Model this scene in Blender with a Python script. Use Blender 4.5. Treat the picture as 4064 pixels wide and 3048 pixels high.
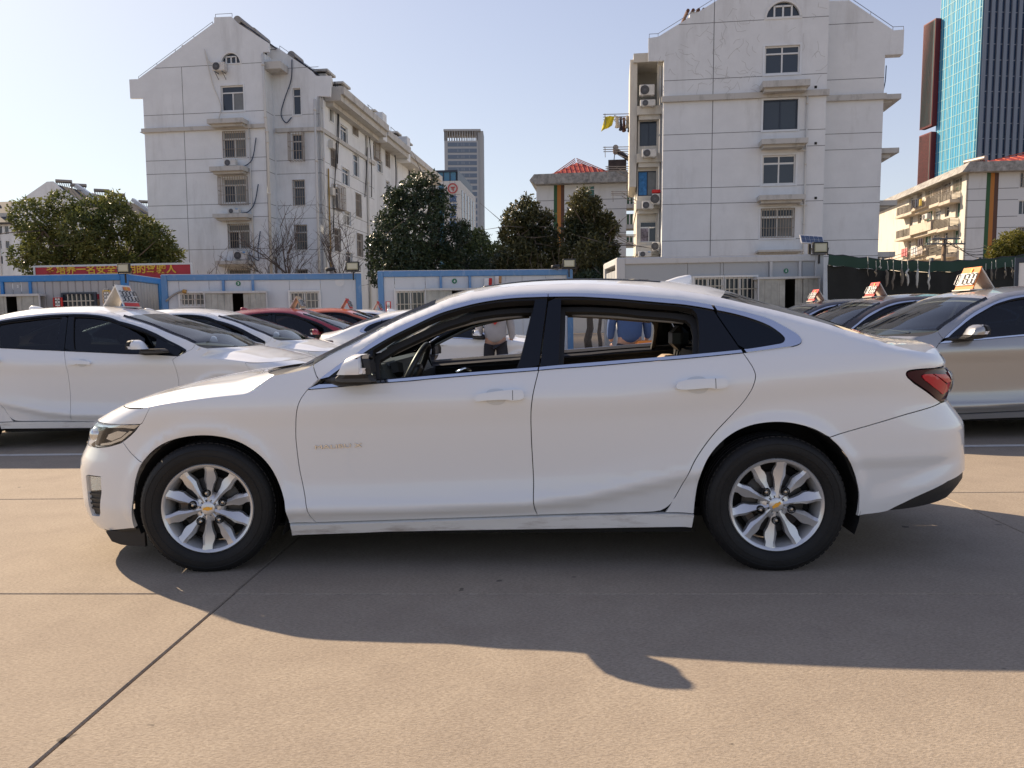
import bpy, bmesh, math, random
import numpy as np
from mathutils import Vector, Matrix
from mathutils.geometry import delaunay_2d_cdt
random.seed(7); RNG = np.random.default_rng(7)
R = math.radians
scene = bpy.context.scene
col = scene.collection
for _o in list(bpy.data.objects): bpy.data.objects.remove(_o)

# ------------------------------------------------------------------ camera
CAM_H, PITCH, ROLL, FPX = 1.24771, .0854750, -.0202683, 2959.8     # focal length in pixels of a 4064 px wide frame
def cam_axes(roll):
    r0 = Vector((1,0,0)); u0 = Vector((0, math.sin(PITCH), math.cos(PITCH)))
    c, s = math.cos(roll), math.sin(roll)
    return r0*c+u0*s, u0*c-r0*s, Vector((0, math.cos(PITCH), -math.sin(PITCH)))
_r, _u, _f = cam_axes(ROLL)
cam = bpy.data.objects.new('camera', bpy.data.cameras.new('camera')); col.objects.link(cam)
cam.matrix_world = Matrix(((_r.x,_u.x,-_f.x,0),(_r.y,_u.y,-_f.y,0),(_r.z,_u.z,-_f.z,CAM_H),(0,0,0,1)))
cam.data.sensor_width = 36; cam.data.lens = 36*FPX/4064
cam.data.clip_start = .05; cam.data.clip_end = 3000
scene.camera = cam

# ------------------------------------------------------------------ light
SUN_DIR = Vector((-1.15, .98, 1.0)).normalized()                  # towards the sun: behind the cars, from the left
SUN_EL = math.asin(SUN_DIR.z); SUN_AZ = math.atan2(SUN_DIR.x, SUN_DIR.y)
world = bpy.data.worlds.new('World'); scene.world = world; world.use_nodes = True
_nt = world.node_tree; _nt.nodes.clear()
_sky = _nt.nodes.new('ShaderNodeTexSky'); _sky.sky_type = 'NISHITA'; _sky.sun_disc = False
_sky.sun_elevation = SUN_EL; _sky.sun_rotation = SUN_AZ
_sky.altitude = 20; _sky.air_density = 1.0; _sky.dust_density = .6; _sky.ozone_density = 1.0
_bg = _nt.nodes.new('ShaderNodeBackground'); _bg.inputs[1].default_value = .10
_out = _nt.nodes.new('ShaderNodeOutputWorld')
# thin bright haze evens the whole dome out: c -> B c/(c+A)
_a = _nt.nodes.new('ShaderNodeVectorMath'); _a.operation = 'ADD'; _a.inputs[1].default_value = (3.7, 6.6, 6.2)
_d = _nt.nodes.new('ShaderNodeVectorMath'); _d.operation = 'DIVIDE'
_m = _nt.nodes.new('ShaderNodeVectorMath'); _m.operation = 'MULTIPLY'; _m.inputs[1].default_value = (7.2, 9.3, 9.2)
_nt.links.new(_sky.outputs[0], _a.inputs[0]); _nt.links.new(_sky.outputs[0], _d.inputs[0]); _nt.links.new(_a.outputs[0], _d.inputs[1])
_nt.links.new(_d.outputs[0], _m.inputs[0]); _nt.links.new(_m.outputs[0], _bg.inputs[0]); _nt.links.new(_bg.outputs[0], _out.inputs[0])
sun = bpy.data.objects.new('sun', bpy.data.lights.new('sun', 'SUN')); col.objects.link(sun)
sun.data.energy = 4.6; sun.data.angle = R(.53); sun.data.color = (1.0, .80, .58)
sun.rotation_euler = SUN_DIR.to_track_quat('Z', 'Y').to_euler()
scene.view_settings.view_transform = 'Standard'; scene.view_settings.look = 'None'
scene.view_settings.exposure = 0.95; scene.view_settings.gamma = 1.0
scene.view_settings.use_curve_mapping = False
try:
    scene.cycles.use_denoising = True
    scene.cycles.max_bounces = 8; scene.cycles.diffuse_bounces = 3; scene.cycles.glossy_bounces = 3
    scene.cycles.transparent_max_bounces = 12; scene.cycles.transmission_bounces = 4
    scene.cycles.caustics_reflective = False; scene.cycles.caustics_refractive = False
except Exception: pass
# ------------------------------------------------------------------ tags
def tag(o, label=None, cat=None, group=None, kind=None):
    if label: o['label'] = label
    if cat: o['category'] = cat
    if group: o['group'] = group
    if kind: o['kind'] = kind
    return o
def empty(name, loc=(0,0,0), rz=0, label=None, cat=None, group=None, lean=0):
    o = bpy.data.objects.new(name, None); col.objects.link(o); o.empty_display_size = .1
    o.location = loc; o.rotation_euler = (0, lean, rz)
    return tag(o, label, cat, group)
def dup(o, parent=None):
    c = o.copy(); col.objects.link(c)
    if parent is not None: c.parent = parent
    for ch in o.children: dup(ch, c)
    return c
# ------------------------------------------------------------------ materials
MATS = {}
def mat(name, color, rough=.6, metal=0, coat=0, coat_rough=.03, spec=.5, var=0, vscale=3.0, bump=0, bscale=60, alpha=None, trans=None, emit=None, dirt=None):
    if name in MATS: return MATS[name]
    m = bpy.data.materials.new(name); m.use_nodes = True; nt = m.node_tree; b = nt.nodes['Principled BSDF']
    c = (*color, 1) if len(color) == 3 else color
    b.inputs['Base Color'].default_value = c; b.inputs['Roughness'].default_value = rough
    b.inputs['Metallic'].default_value = metal; b.inputs['Coat Weight'].default_value = coat
    b.inputs['Coat Roughness'].default_value = coat_rough; b.inputs['Specular IOR Level'].default_value = spec
    m.diffuse_color = c
    tc = None
    def coord():
        nonlocal tc
        if tc is None: tc = nt.nodes.new('ShaderNodeTexCoord')
        return tc.outputs['Object']
    cur = None
    if var:
        n = nt.nodes.new('ShaderNodeTexNoise'); n.inputs['Scale'].default_value = vscale; n.inputs['Detail'].default_value = 6; n.inputs['Roughness'].default_value = .65
        nt.links.new(coord(), n.inputs['Vector'])
        rmp = nt.nodes.new('ShaderNodeMapRange'); rmp.inputs[1].default_value = .3; rmp.inputs[2].default_value = .7
        rmp.inputs[3].default_value = 1-var; rmp.inputs[4].default_value = 1+var
        nt.links.new(n.outputs[0], rmp.inputs[0])
        mul = nt.nodes.new('ShaderNodeVectorMath'); mul.operation = 'SCALE'; mul.inputs[0].default_value = c[:3]
        nt.links.new(rmp.outputs[0], mul.inputs['Scale']); nt.links.new(mul.outputs[0], b.inputs['Base Color']); cur = mul.outputs[0]
    if dirt:                                            # (colour, amount, scale, vertical stretch): streaks and stains
        n = nt.nodes.new('ShaderNodeTexNoise'); n.inputs['Scale'].default_value = dirt[2]; n.inputs['Detail'].default_value = 7; n.inputs['Roughness'].default_value = .7
        mp = nt.nodes.new('ShaderNodeMapping'); mp.inputs['Scale'].default_value = (1, 1, dirt[3])
        nt.links.new(coord(), mp.inputs[0]); nt.links.new(mp.outputs[0], n.inputs['Vector'])
        rmp = nt.nodes.new('ShaderNodeMapRange'); rmp.inputs[1].default_value = .52; rmp.inputs[2].default_value = .78; rmp.inputs[4].default_value = dirt[1]
        nt.links.new(n.outputs[0], rmp.inputs[0])
        mx = nt.nodes.new('ShaderNodeMix'); mx.data_type = 'RGBA'; mx.inputs[6].default_value = c; mx.inputs[7].default_value = (*dirt[0], 1)
        if cur: nt.links.new(cur, mx.inputs[6])
        nt.links.new(rmp.outputs[0], mx.inputs[0]); nt.links.new(mx.outputs[2], b.inputs['Base Color'])
    if bump:
        n = nt.nodes.new('ShaderNodeTexNoise'); n.inputs['Scale'].default_value = bscale; n.inputs['Detail'].default_value = 5
        nt.links.new(coord(), n.inputs['Vector'])
        bp = nt.nodes.new('ShaderNodeBump'); bp.inputs['Strength'].default_value = bump; bp.inputs['Distance'].default_value = .01
        nt.links.new(n.outputs[0], bp.inputs['Height']); nt.links.new(bp.outputs[0], b.inputs['Normal'])
    if trans is not None:                               # glass: part see-through tint, part mirror (no refraction)
        t = nt.nodes.new('ShaderNodeBsdfTransparent'); t.inputs[0].default_value = (*trans, 1)
        g = nt.nodes.new('ShaderNodeBsdfGlossy'); g.inputs['Roughness'].default_value = rough; g.inputs[0].default_value = (1,1,1,1)
        lw = nt.nodes.new('ShaderNodeLayerWeight'); pw = nt.nodes.new('ShaderNodeMath'); pw.operation = 'POWER'; pw.inputs[1].default_value = 5
        fr = nt.nodes.new('ShaderNodeMath'); fr.operation = 'MULTIPLY_ADD'; fr.inputs[1].default_value = .9; fr.inputs[2].default_value = .045
        nt.links.new(lw.outputs['Facing'], pw.inputs[0]); nt.links.new(pw.outputs[0], fr.inputs[0])
        ms = nt.nodes.new('ShaderNodeMixShader'); nt.links.new(fr.outputs[0], ms.inputs[0]); nt.links.new(t.outputs[0], ms.inputs[1]); nt.links.new(g.outputs[0], ms.inputs[2])
        nt.links.new(ms.outputs[0], nt.nodes['Material Output'].inputs[0])
    if emit:
        b.inputs['Emission Color'].default_value = (*emit[0], 1); b.inputs['Emission Strength'].default_value = emit[1]
    MATS[name] = m
    return m
# ------------------------------------------------------------------ meshes
def obj(name, V, Fc, m, parent=None, smooth=False, normals=None, midx=None, kind=None, loc=None):
    me = bpy.data.meshes.new(name); me.from_pydata([tuple(map(float, v)) for v in V], [], [tuple(f) for f in Fc])
    ms = m if isinstance(m, (list, tuple)) else [m]
    for q in ms: me.materials.append(q)
    if midx is not None: me.polygons.foreach_set('material_index', np.array(midx, np.int32))
    if smooth: me.polygons.foreach_set('use_smooth', np.ones(len(me.polygons), bool))
    me.update()
    if normals is not None: me.normals_split_custom_set([tuple(map(float, n)) for n in normals])
    o = bpy.data.objects.new(name, me); col.objects.link(o)
    if parent is not None: o.parent = parent
    if loc is not None: o.location = loc
    if kind: o['kind'] = kind
    return o
class MB:
    def __init__(s): s.V = []; s.F = []; s.M = []; s.m = 0
    def add(s, V, F, T=None):
        k = len(s.V)
        s.V += [tuple(T @ Vector(v)) for v in V] if T is not None else [tuple(v) for v in V]
        s.F += [tuple(i+k for i in f) for f in F]; s.M += [s.m]*len(F); return s
    def box(s, c, d, rz=0, T=None, taper=1.0):
        x, y, z = d[0]/2, d[1]/2, d[2]/2; t = taper
        V = [(-x,-y,-z),(x,-y,-z),(x,y,-z),(-x,y,-z),(-x*t,-y*t,z),(x*t,-y*t,z),(x*t,y*t,z),(-x*t,y*t,z)]
        A = Matrix.Translation(c) @ Matrix.Rotation(rz, 4, 'Z')
        if T is not None: A = T @ A
        return s.add(V, [(0,3,2,1),(4,5,6,7),(0,1,5,4),(1,2,6,5),(2,3,7,6),(3,0,4,7)], A)
    def box2(s, a, b, T=None):                          # two opposite corners
        return s.box([(a[i]+b[i])/2 for i in range(3)], [abs(b[i]-a[i]) for i in range(3)], T=T)
    def bbox(s, a, b, r=.01, T=None):                   # box with chamfered edges
        a, b = [min(a[i],b[i]) for i in range(3)], [max(a[i],b[i]) for i in range(3)]
        r = min(r, min(b[i]-a[i] for i in range(3))*.45)
        V = []; idx = {}
        for sx in (0,1):
            for sy in (0,1):
                for sz in (0,1):
                    P = [(a,b)[k][i] for i, k in enumerate((sx,sy,sz))]; sg = [(1,-1)[k] for k in (sx,sy,sz)]
                    for ax in range(3):
                        p = [P[i]+(0 if i == ax else sg[i]*r) for i in range(3)]
                        idx[sx,sy,sz,ax] = len(V); V.append(p)
        F = []
        def f(l): F.append(tuple(l))
        for k in (0,1):
            f([idx[k,0,0,0],idx[k,1,0,0],idx[k,1,1,0],idx[k,0,1,0]][::1 if k else -1])
            f([idx[0,k,0,1],idx[1,k,0,1],idx[1,k,1,1],idx[0,k,1,1]][::-1 if k else 1])
            f([idx[0,0,k,2],idx[1,0,k,2],idx[1,1,k,2],idx[0,1,k,2]][::1 if k else -1])
        for i in (0,1):
            for j in (0,1):
                e = (i == j)
                f([idx[i,j,0,0],idx[i,j,1,0],idx[i,j,1,1],idx[i,j,0,1]][::-1 if e else 1])
                f([idx[i,0,j,0],idx[i,1,j,0],idx[i,1,j,2],idx[i,0,j,2]][::1 if e else -1])
                f([idx[0,i,j,1],idx[1,i,j,1],idx[1,i,j,2],idx[0,i,j,2]][::-1 if e else 1])
                for k in (0,1):
                    f([idx[i,j,k,0],idx[i,j,k,1],idx[i,j,k,2]][::1 if (i+j+k)%2 else -1])
        return s.add(V, F, T)
    def tube(s, P, r, n=8, cap=True, T=None):
        P = [Vector(p) for p in P]; V = []; F = []
        rr = r if isinstance(r, (list, tuple)) else [r]*len(P)
        prev = None
        for i, p in enumerate(P):
            d = (P[min(i+1,len(P)-1)]-P[max(i-1,0)]).normalized()
            if prev is None:
                a = d.orthogonal().normalized()
            else:
                a = prev-d*prev.dot(d)
                a = a.normalized() if a.length > 1e-6 else d.orthogonal().normalized()
            prev = a; b = d.cross(a)
            for k in range(n):
                t = 2*math.pi*k/n; V.append(p+(a*math.cos(t)+b*math.sin(t))*rr[i])
        for i in range(len(P)-1):
            for k in range(n):
                F.append((i*n+k, i*n+(k+1)%n, (i+1)*n+(k+1)%n, (i+1)*n+k))
        if cap: F += [tuple(range(n))[::-1], tuple(range((len(P)-1)*n, len(P)*n))]
        return s.add(V, F, T)
    def lathe(s, prof, n=48, T=None, closed=False):     # profile (r, y) turned about the y axis
        V = []; F = []; k = len(prof)
        for i in range(n):
            t = 2*math.pi*i/n
            V += [(r*math.cos(t), y, r*math.sin(t)) for r, y in prof]
        for i in range(n):
            j = (i+1)%n
            for a in range(k if closed else k-1):
                b = (a+1)%k; F.append((i*k+a, j*k+a, j*k+b, i*k+b))
        return s.add(V, F, T)
    def prism(s, poly, y0, y1, T=None):                 # polygon in x,z pushed from y0 to y1
        n = len(poly); V = [(x,y0,z) for x,z in poly]+[(x,y1,z) for x,z in poly]
        F = [tuple(range(n)), tuple(range(n,2*n))[::-1]]+[(i,i+n,(i+1)%n+n,(i+1)%n) for i in range(n)]
        return s.add(V, F, T)
    def quad(s, a, b, c, d, T=None): return s.add([a,b,c,d], [(0,1,2,3)], T)
    def ball(s, c, r, nu=12, nv=8, T=None):
        r = r if isinstance(r, (list, tuple)) else (r,r,r); V = []; F = []
        for j in range(nv+1):
            p = math.pi*j/nv
            for i in range(nu):
                t = 2*math.pi*i/nu; V.append((c[0]+r[0]*math.sin(p)*math.cos(t), c[1]+r[1]*math.sin(p)*math.sin(t), c[2]+r[2]*math.cos(p)))
        for j in range(nv):
            for i in range(nu):
                F.append((j*nu+i, (j+1)*nu+i, (j+1)*nu+(i+1)%nu, j*nu+(i+1)%nu))
        return s.add(V, F, T)
    def build(s, name, m, parent=None, smooth=False, kind=None, loc=None):
        return obj(name, s.V, s.F, m, parent, smooth, midx=s.M if isinstance(m, (list,tuple)) else None, kind=kind, loc=loc)
def autosmooth(o, deg=35):
    me = o.data; bm = bmesh.new(); bm.from_mesh(me)
    for e in bm.edges:
        e.smooth = len(e.link_faces) == 2 and e.calc_face_angle(0) < R(deg)
    for f in bm.faces: f.smooth = True
    bm.to_mesh(me); bm.free(); return o
def cr(pts, n=6, closed=False):                         # Catmull-Rom through the points
    P = np.array(pts, float)
    if len(P) < 3: return [tuple(p) for p in P]
    E = np.vstack([2*P[0]-P[1], P, 2*P[-1]-P[-2]]) if not closed else np.vstack([P[-1:], P, P[:2]])
    out = []
    for i in range(1, len(E)-2):
        p0,p1,p2,p3 = E[i-1:i+3]
        d1 = max(np.linalg.norm(p2-p1), 1e-9)
        m1 = (p2-p0)/(np.linalg.norm(p2-p1)+np.linalg.norm(p1-p0)+1e-9)*d1; m2 = (p3-p1)/(np.linalg.norm(p3-p2)+np.linalg.norm(p2-p1)+1e-9)*d1
        for t in np.linspace(0,1,n,endpoint=False):
            out.append((2*t**3-3*t**2+1)*p1+(t**3-2*t**2+t)*m1+(-2*t**3+3*t**2)*p2+(t**3-t**2)*m2)
    if not closed: out.append(P[-1])
    return [tuple(p) for p in out]
def resample(pts, n):
    P = np.array(pts, float); s = np.concatenate([[0], np.cumsum(np.linalg.norm(np.diff(P,axis=0),axis=1))])
    t = np.linspace(0, s[-1], n); return np.stack([np.interp(t, s, P[:,k]) for k in range(P.shape[1])], 1)
def inside(P, loops):
    P = np.asarray(P); r = np.zeros(len(P), bool)
    for L in loops:
        L = np.asarray(L); x, y = P[:,0], P[:,1]; j = len(L)-1
        for i in range(len(L)):
            xi, yi, xj, yj = L[i,0], L[i,1], L[j,0], L[j,1]
            if yi != yj:
                r ^= ((yi > y) != (yj > y)) & (x < (xj-xi)*(y-yi)/(yj-yi)+xi)
            j = i
    return r
def densify(L, step):
    out = []; n = len(L)
    for i in range(n):
        a, b = np.array(L[i]), np.array(L[(i+1)%n]); d = np.linalg.norm(b-a)
        if d < 1e-5: continue
        k = max(1, int(math.ceil(d/step)))
        out += [a+(b-a)*t/k for t in range(k)]
    return np.array(out)
def area2(L): L = np.asarray(L); x, y = L[:,0], L[:,1]; return (x*np.roll(y,-1)-np.roll(x,-1)*y).sum()
def inset(L, g):
    L = np.asarray(L); sg = 1 if area2(L) > 0 else -1
    d = np.roll(L,-1,0)-np.roll(L,1,0); n = np.stack([-d[:,1], d[:,0]],1)*sg
    return L+g*n/(np.linalg.norm(n,axis=1,keepdims=True)+1e-9)
def triangulate(loops, step):
    D = [densify(L, step) for L in loops]
    B = np.vstack(D); lo, hi = B.min(0), B.max(0)
    gx, gy = np.meshgrid(np.arange(lo[0]+step/2, hi[0], step), np.arange(lo[1]+step/2, hi[1], step*.87)); gx[1::2] += step/2
    G = np.stack([gx.ravel(), gy.ravel()], 1); G = G[inside(G, D)]
    if len(G):
        dm = np.full(len(G), 9.)
        for k in range(0, len(B), 256): dm = np.minimum(dm, np.sqrt(((G[:,None]-B[None,k:k+256])**2).sum(2)).min(1))
        G = G[dm > step*.5]
    pts = [Vector(p) for p in B]+[Vector(p) for p in G]; E = []; k = 0; bl = []
    for L in D:
        n = len(L); E += [(k+i, k+(i+1)%n) for i in range(n)]; bl.append(list(range(k,k+n))); k += n
    v, e, f, ov, oe, of = delaunay_2d_cdt(pts, E, [], 0, 1e-6)
    V = np.array([tuple(p) for p in v]); F = [t for t in f if len(t) == 3]
    C = np.array([(V[t[0]]+V[t[1]]+V[t[2]])/3 for t in F]); ok = inside(C, D)
    F = [t for t, k_ in zip(F, ok) if k_]
    F = [t if area2(V[list(t)]) > 0 else t[::-1] for t in F]
    omap = {}
    for i, l in enumerate(ov):
        for q in l: omap[q] = i
    bl = [[omap.get(i, i) for i in L] for L in bl]
    return V, F, bl
# ---- the white saloon's side surface: q runs along the body (m, 0 = front hub), z up; y = depth from the near side
YC = 0.905
XS, XR = -0.18, 3.12           # where the plan starts to curve round the nose / the tail
AF0, AR0 = 0.76, 0.86
def _plan(A, B, n):
    t = np.linspace(0, math.pi/2, 400)
    px = A*np.sin(t)**(2/n); py = B*(1-np.cos(t)**(2/n))
    s = np.concatenate([[0], np.cumsum(np.hypot(np.diff(px), np.diff(py)))])
    return s, px/A, py
PF = _plan(AF0, YC, 2.5); PR = _plan(AR0, YC, 2.7)
QF, QR = XS-PF[0][-1], XR+PR[0][-1]      # q at the middle of nose and tail
NOSE_Z = [(.10,.66),(.15,.73),(.175,.77),(.25,.80),(.48,.805),(.54,.797),(.63,.737),(.70,.717),(.74,.687),(.775,.61),(.815,.52),(.852,.42),(.886,.34)]
TAIL_Z = [(.15,.70),(.25,.76),(.306,.815),(.38,.879),(.5,.867),(.67,.859),(.73,.81),(.803,.748),(.83,.757),(.867,.777),(.9,.782),(.925,.775),(.955,.735),(1.03,.732),(1.05,.72),(1.07,.70),(1.09,.66),(1.10,.6)]
def lin(z, tab):
    return np.interp(z, [a for a,_ in tab], [b for _,b in tab])
def smooth(z, tab, w=.02):
    return (lin(z-w,tab)+2*lin(z,tab)+lin(z+w,tab))/4
SHOULDER = [(-.9,.80),(0,.835),(.7,.845),(1.4,.855),(2.0,.865),(2.4,.89),(2.8,.935),(3.2,.965),(3.6,.985),(4.2,.99)]
LOWC = [(-.5,.33),(.5,.33),(1.0,.335),(1.6,.355),(1.9,.385),(2.3,.47),(2.7,.56),(4.,.56)]
BELT = [(0,.95),(.4,.955),(1.5,.985),(2.5,1.03),(3.2,1.06)]
def section(q, z):
    q = np.asarray(q, float); z = np.asarray(z, float)
    zs = lin(q, SHOULDER); zl = lin(q, LOWC)
    k = np.clip((2.75-q)/1.2, 0, 1)*np.clip((q+.3)/.7, 0, 1)      # the lower crease dies out towards the wheels
    pts_z = [0*z+.08, 0*z+.17, zl-.07, zl-.012, zl+.045, zl+.14, zs-.12, zs-.03, zs+.005, zs+.05, zs+.15, zs+.30, zs+.46, zs+.6]
    pts_y = [.10+0*z, .055+0*z, .022+0*z, -.012*k+.004*(1-k), .006*k+.002*(1-k), .020*k+0*z, .000+0*z, -.017+0*z, -.0195+0*z, -.011+0*z, .030+0*z, .105+0*z, .195+0*z, .29+0*z]
    out = np.zeros_like(z*q)
    Z = np.array([np.broadcast_to(a, out.shape) for a in pts_z]); Y = np.array([np.broadcast_to(a, out.shape) for a in pts_y])
    zz = np.broadcast_to(z, out.shape)
    i = np.clip((zz[None] >= Z).sum(0)-1, 0, len(Z)-2)
    def g(A, j): return np.take_along_axis(A, np.clip(j, 0, len(Z)-1)[None], 0)[0]
    z0, z1 = g(Z,i), g(Z,i+1); y0, y1 = g(Y,i), g(Y,i+1)
    m0 = (g(Y,i+1)-g(Y,i-1))/(g(Z,i+1)-g(Z,np.maximum(i-1,0))+1e-9); m1 = (g(Y,i+2)-g(Y,i))/(g(Z,i+2)-g(Z,i)+1e-9)
    h = z1-z0; t = np.clip((zz-z0)/h, -.5, 1.5)
    return (2*t**3-3*t**2+1)*y0+(t**3-2*t**2+t)*h*m0+(-2*t**3+3*t**2)*y1+(t**3-t**2)*h*m1
U_ALL = [(.56,1.045),(.637,1.091),(.736,1.14),(.803,1.176),(.886,1.222),(.981,1.269),(1.073,1.306),(1.154,1.340),(1.225,1.368),(1.33,1.396),(1.454,1.414),(1.578,1.424),(1.737,1.429),(1.899,1.429),(2.049,1.42),(2.187,1.409),(2.288,1.398),(2.389,1.384),(2.526,1.358),(2.605,1.339),(2.73,1.306),(2.868,1.269),(2.953,1.244),(3.046,1.217),(3.111,1.195),(3.197,1.17),(3.317,1.144),(3.355,1.135),(3.432,1.109),(3.476,1.095),(3.536,1.078),(3.59,1.064),(3.697,1.047),(3.854,1.031)]
ARCH = [(0.0, .335, .392), (2.829, .335, .392)]
def surf(q, z, off=0.0):
    """point(s) of the near body side; off pushes outwards"""
    q = np.asarray(q, float); z = np.asarray(z, float); q, z = np.broadcast_arrays(q, z)
    y = section(q, z)
    for ax, az, ar in ARCH:                                        # rolled-out lips round the wheel arches
        d = np.hypot(q-ax, z-az)
        y = y - .016*np.exp(-((d-.40)/.035)**2)*(z > .1)
    zf = lin(q, [(3.2,.30),(3.3,.36),(3.85,.50),(4.6,.50)])           # the tail bumper steps out below its crease
    y = y - .022*np.clip((q-3.25)/.3, 0, 1)*(lambda u: u*u*(3-2*u))(np.clip((zf+.06-z)/.09, 0, 1))*np.clip((z-.2)/.12, 0, 1)
    zu = lin(q, U_ALL)                                                # rail rolls over to the roof
    y = y + .035*np.clip((z-(zu-.05))/.05, 0, 1.3)**2*np.clip((q-.6)/.3, 0, 1)*(z > 1.0)
    x = np.array(q, float)
    f = q < XS
    s = np.clip(XS-q, 0, PF[0][-1]); px = np.interp(s, PF[0], PF[1]); py = np.interp(s, PF[0], PF[2])
    x = np.where(f, XS-px*smooth(z, NOSE_Z), x); y = np.where(f, y*(1-py/YC)+py, y)
    r = q > XR
    s = np.clip(q-XR, 0, PR[0][-1]); px = np.interp(s, PR[0], PR[1]); py = np.interp(s, PR[0], PR[2])
    x = np.where(r, XR+px*smooth(z, TAIL_Z), x); y = np.where(r, y*(1-py/YC)+py, y)
    y = y + .16*np.clip((q-2.35)/1.3, 0, 1)**1.5*np.clip((z-1.06)/.35, 0, 1)   # the cabin narrows towards the tail
    P = np.stack([x, y, z], -1)
    if off:
        P = P + off*surfn(q, z)
    return P
def surfn(q, z):
    e = .004
    a = surf(q+e, z)-surf(q-e, z); b = surf(q, z+e)-surf(q, z-e)
    n = np.cross(a, b); return n/np.linalg.norm(n, axis=-1, keepdims=True)
# ------------------------------------------------------------------ survey: points of the photograph (2212 px wide) onto surfaces of the place
KPX = 4064/2212; EYE = Vector((0,0,CAM_H))
def ray(px, py, roll=ROLL):
    r_, u_, f_ = cam_axes(roll)
    return (r_*((px*KPX-2032)/FPX)-u_*((py*KPX-1524)/FPX)+f_)
def at_y(px, py, y): d = ray(px, py); return EYE+d*(y/d.y)
def at_z(px, py, z): d = ray(px, py); return EYE+d*((z-CAM_H)/d.z)
PLUMB = -.005                                           # the lot falls away a little to the left: true verticals stand askew to it
GRAV = Matrix.Translation(EYE) @ Matrix.Rotation(PLUMB-ROLL, 4, 'Y') @ Matrix.Translation(-EYE)
def gray(px, py): return ray(px, py, PLUMB)
def gat_y(px, py, y): d = gray(px, py); return EYE+d*(y/d.y)
def plumb(name, p, rz=0, label=None, cat=None, group=None):
    o = empty(name, (0,0,0), 0, label, cat, group)
    o.matrix_world = GRAV @ Matrix.Translation(p) @ Matrix.Rotation(rz, 4, 'Z'); return o
class Face:
    """upright surface of a thing whose root stands at p turned by rz; u runs along it, d outwards, z up (local to the root)"""
    def __init__(s, p, rz, o=(0,0), du=(1,0), dn=(0,-1), lean=True):
        s.M = Matrix.Translation(p) @ Matrix.Rotation(rz, 4, 'Z'); s.I = s.M.inverted()
        s.o, s.du, s.dn, s.lean = Vector((*o,0)), Vector((*du,0)), Vector((*dn,0)), lean
    def __call__(s, u, z, d=0): v = s.o+s.du*u+s.dn*d; return (v.x, v.y, z)
    def px(s, x, y):
        e = s.I @ EYE; r = (s.I.to_3x3() @ (gray(x, y) if s.lean else ray(x, y)))
        t = (s.o-e).dot(s.dn)/r.dot(s.dn); q = e+r*t
        return ((q-s.o).dot(s.du), q.z)
    def shift(s, d): 
        f = Face.__new__(Face); f.M, f.I, f.du, f.dn, f.lean = s.M, s.I, s.du, s.dn, s.lean; f.o = s.o+s.dn*d; return f
    def rect(s, x0, y0, x1, y1):
        a = s.px(x0, y0); b = s.px(x1, y0); c = s.px(x1, y1); d = s.px(x0, y1)
        return min((a[0]+d[0])/2,(b[0]+c[0])/2), (c[1]+d[1])/2, max((a[0]+d[0])/2,(b[0]+c[0])/2), (a[1]+b[1])/2
    def box(s, mb, u0, z0, u1, z1, d0, d1):
        A = [s(u,z,d) for d in (d0,d1) for u,z in ((u0,z0),(u1,z0),(u1,z1),(u0,z1))]
        F = [(0,3,2,1),(4,5,6,7),(0,1,5,4),(1,2,6,5),(2,3,7,6),(3,0,4,7)]
        if s.du.cross(s.dn).z > 0: F = [f[::-1] for f in F]
        return mb.add(A, F)
def rect_loop(u0, z0, u1, z1): return [(u0,z0),(u1,z0),(u1,z1),(u0,z1)]
def arch_loop(u0, z0, u1, z1, n=12):
    c = (u0+u1)/2; r = (u1-u0)/2
    return [(c+r*math.cos(math.pi*k/n), z0+(z1-z0)*math.sin(math.pi*k/n)) for k in range(n+1)]
def wall(face, name, outer, holes, m, root, reveal=.14, kind=None):
    V2, F, bl = triangulate([outer]+holes, 1e4)
    V = [face(u,z) for u,z in V2]; F = [list(t) for t in F]
    flip = face.du.cross(face.dn).z > 0
    for k, L in enumerate(bl):
        b = len(V); n = len(L); V += [face(*V2[i], d=-reveal) for i in L]; ccw = area2(V2[L]) > 0
        for a in range(n):
            f = [L[(a+1)%n], L[a], b+a, b+(a+1)%n]; F.append(f if ccw else f[::-1])
    if flip: F = [f[::-1] for f in F]
    return obj(name, V, F, m, root, kind=kind)
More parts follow.
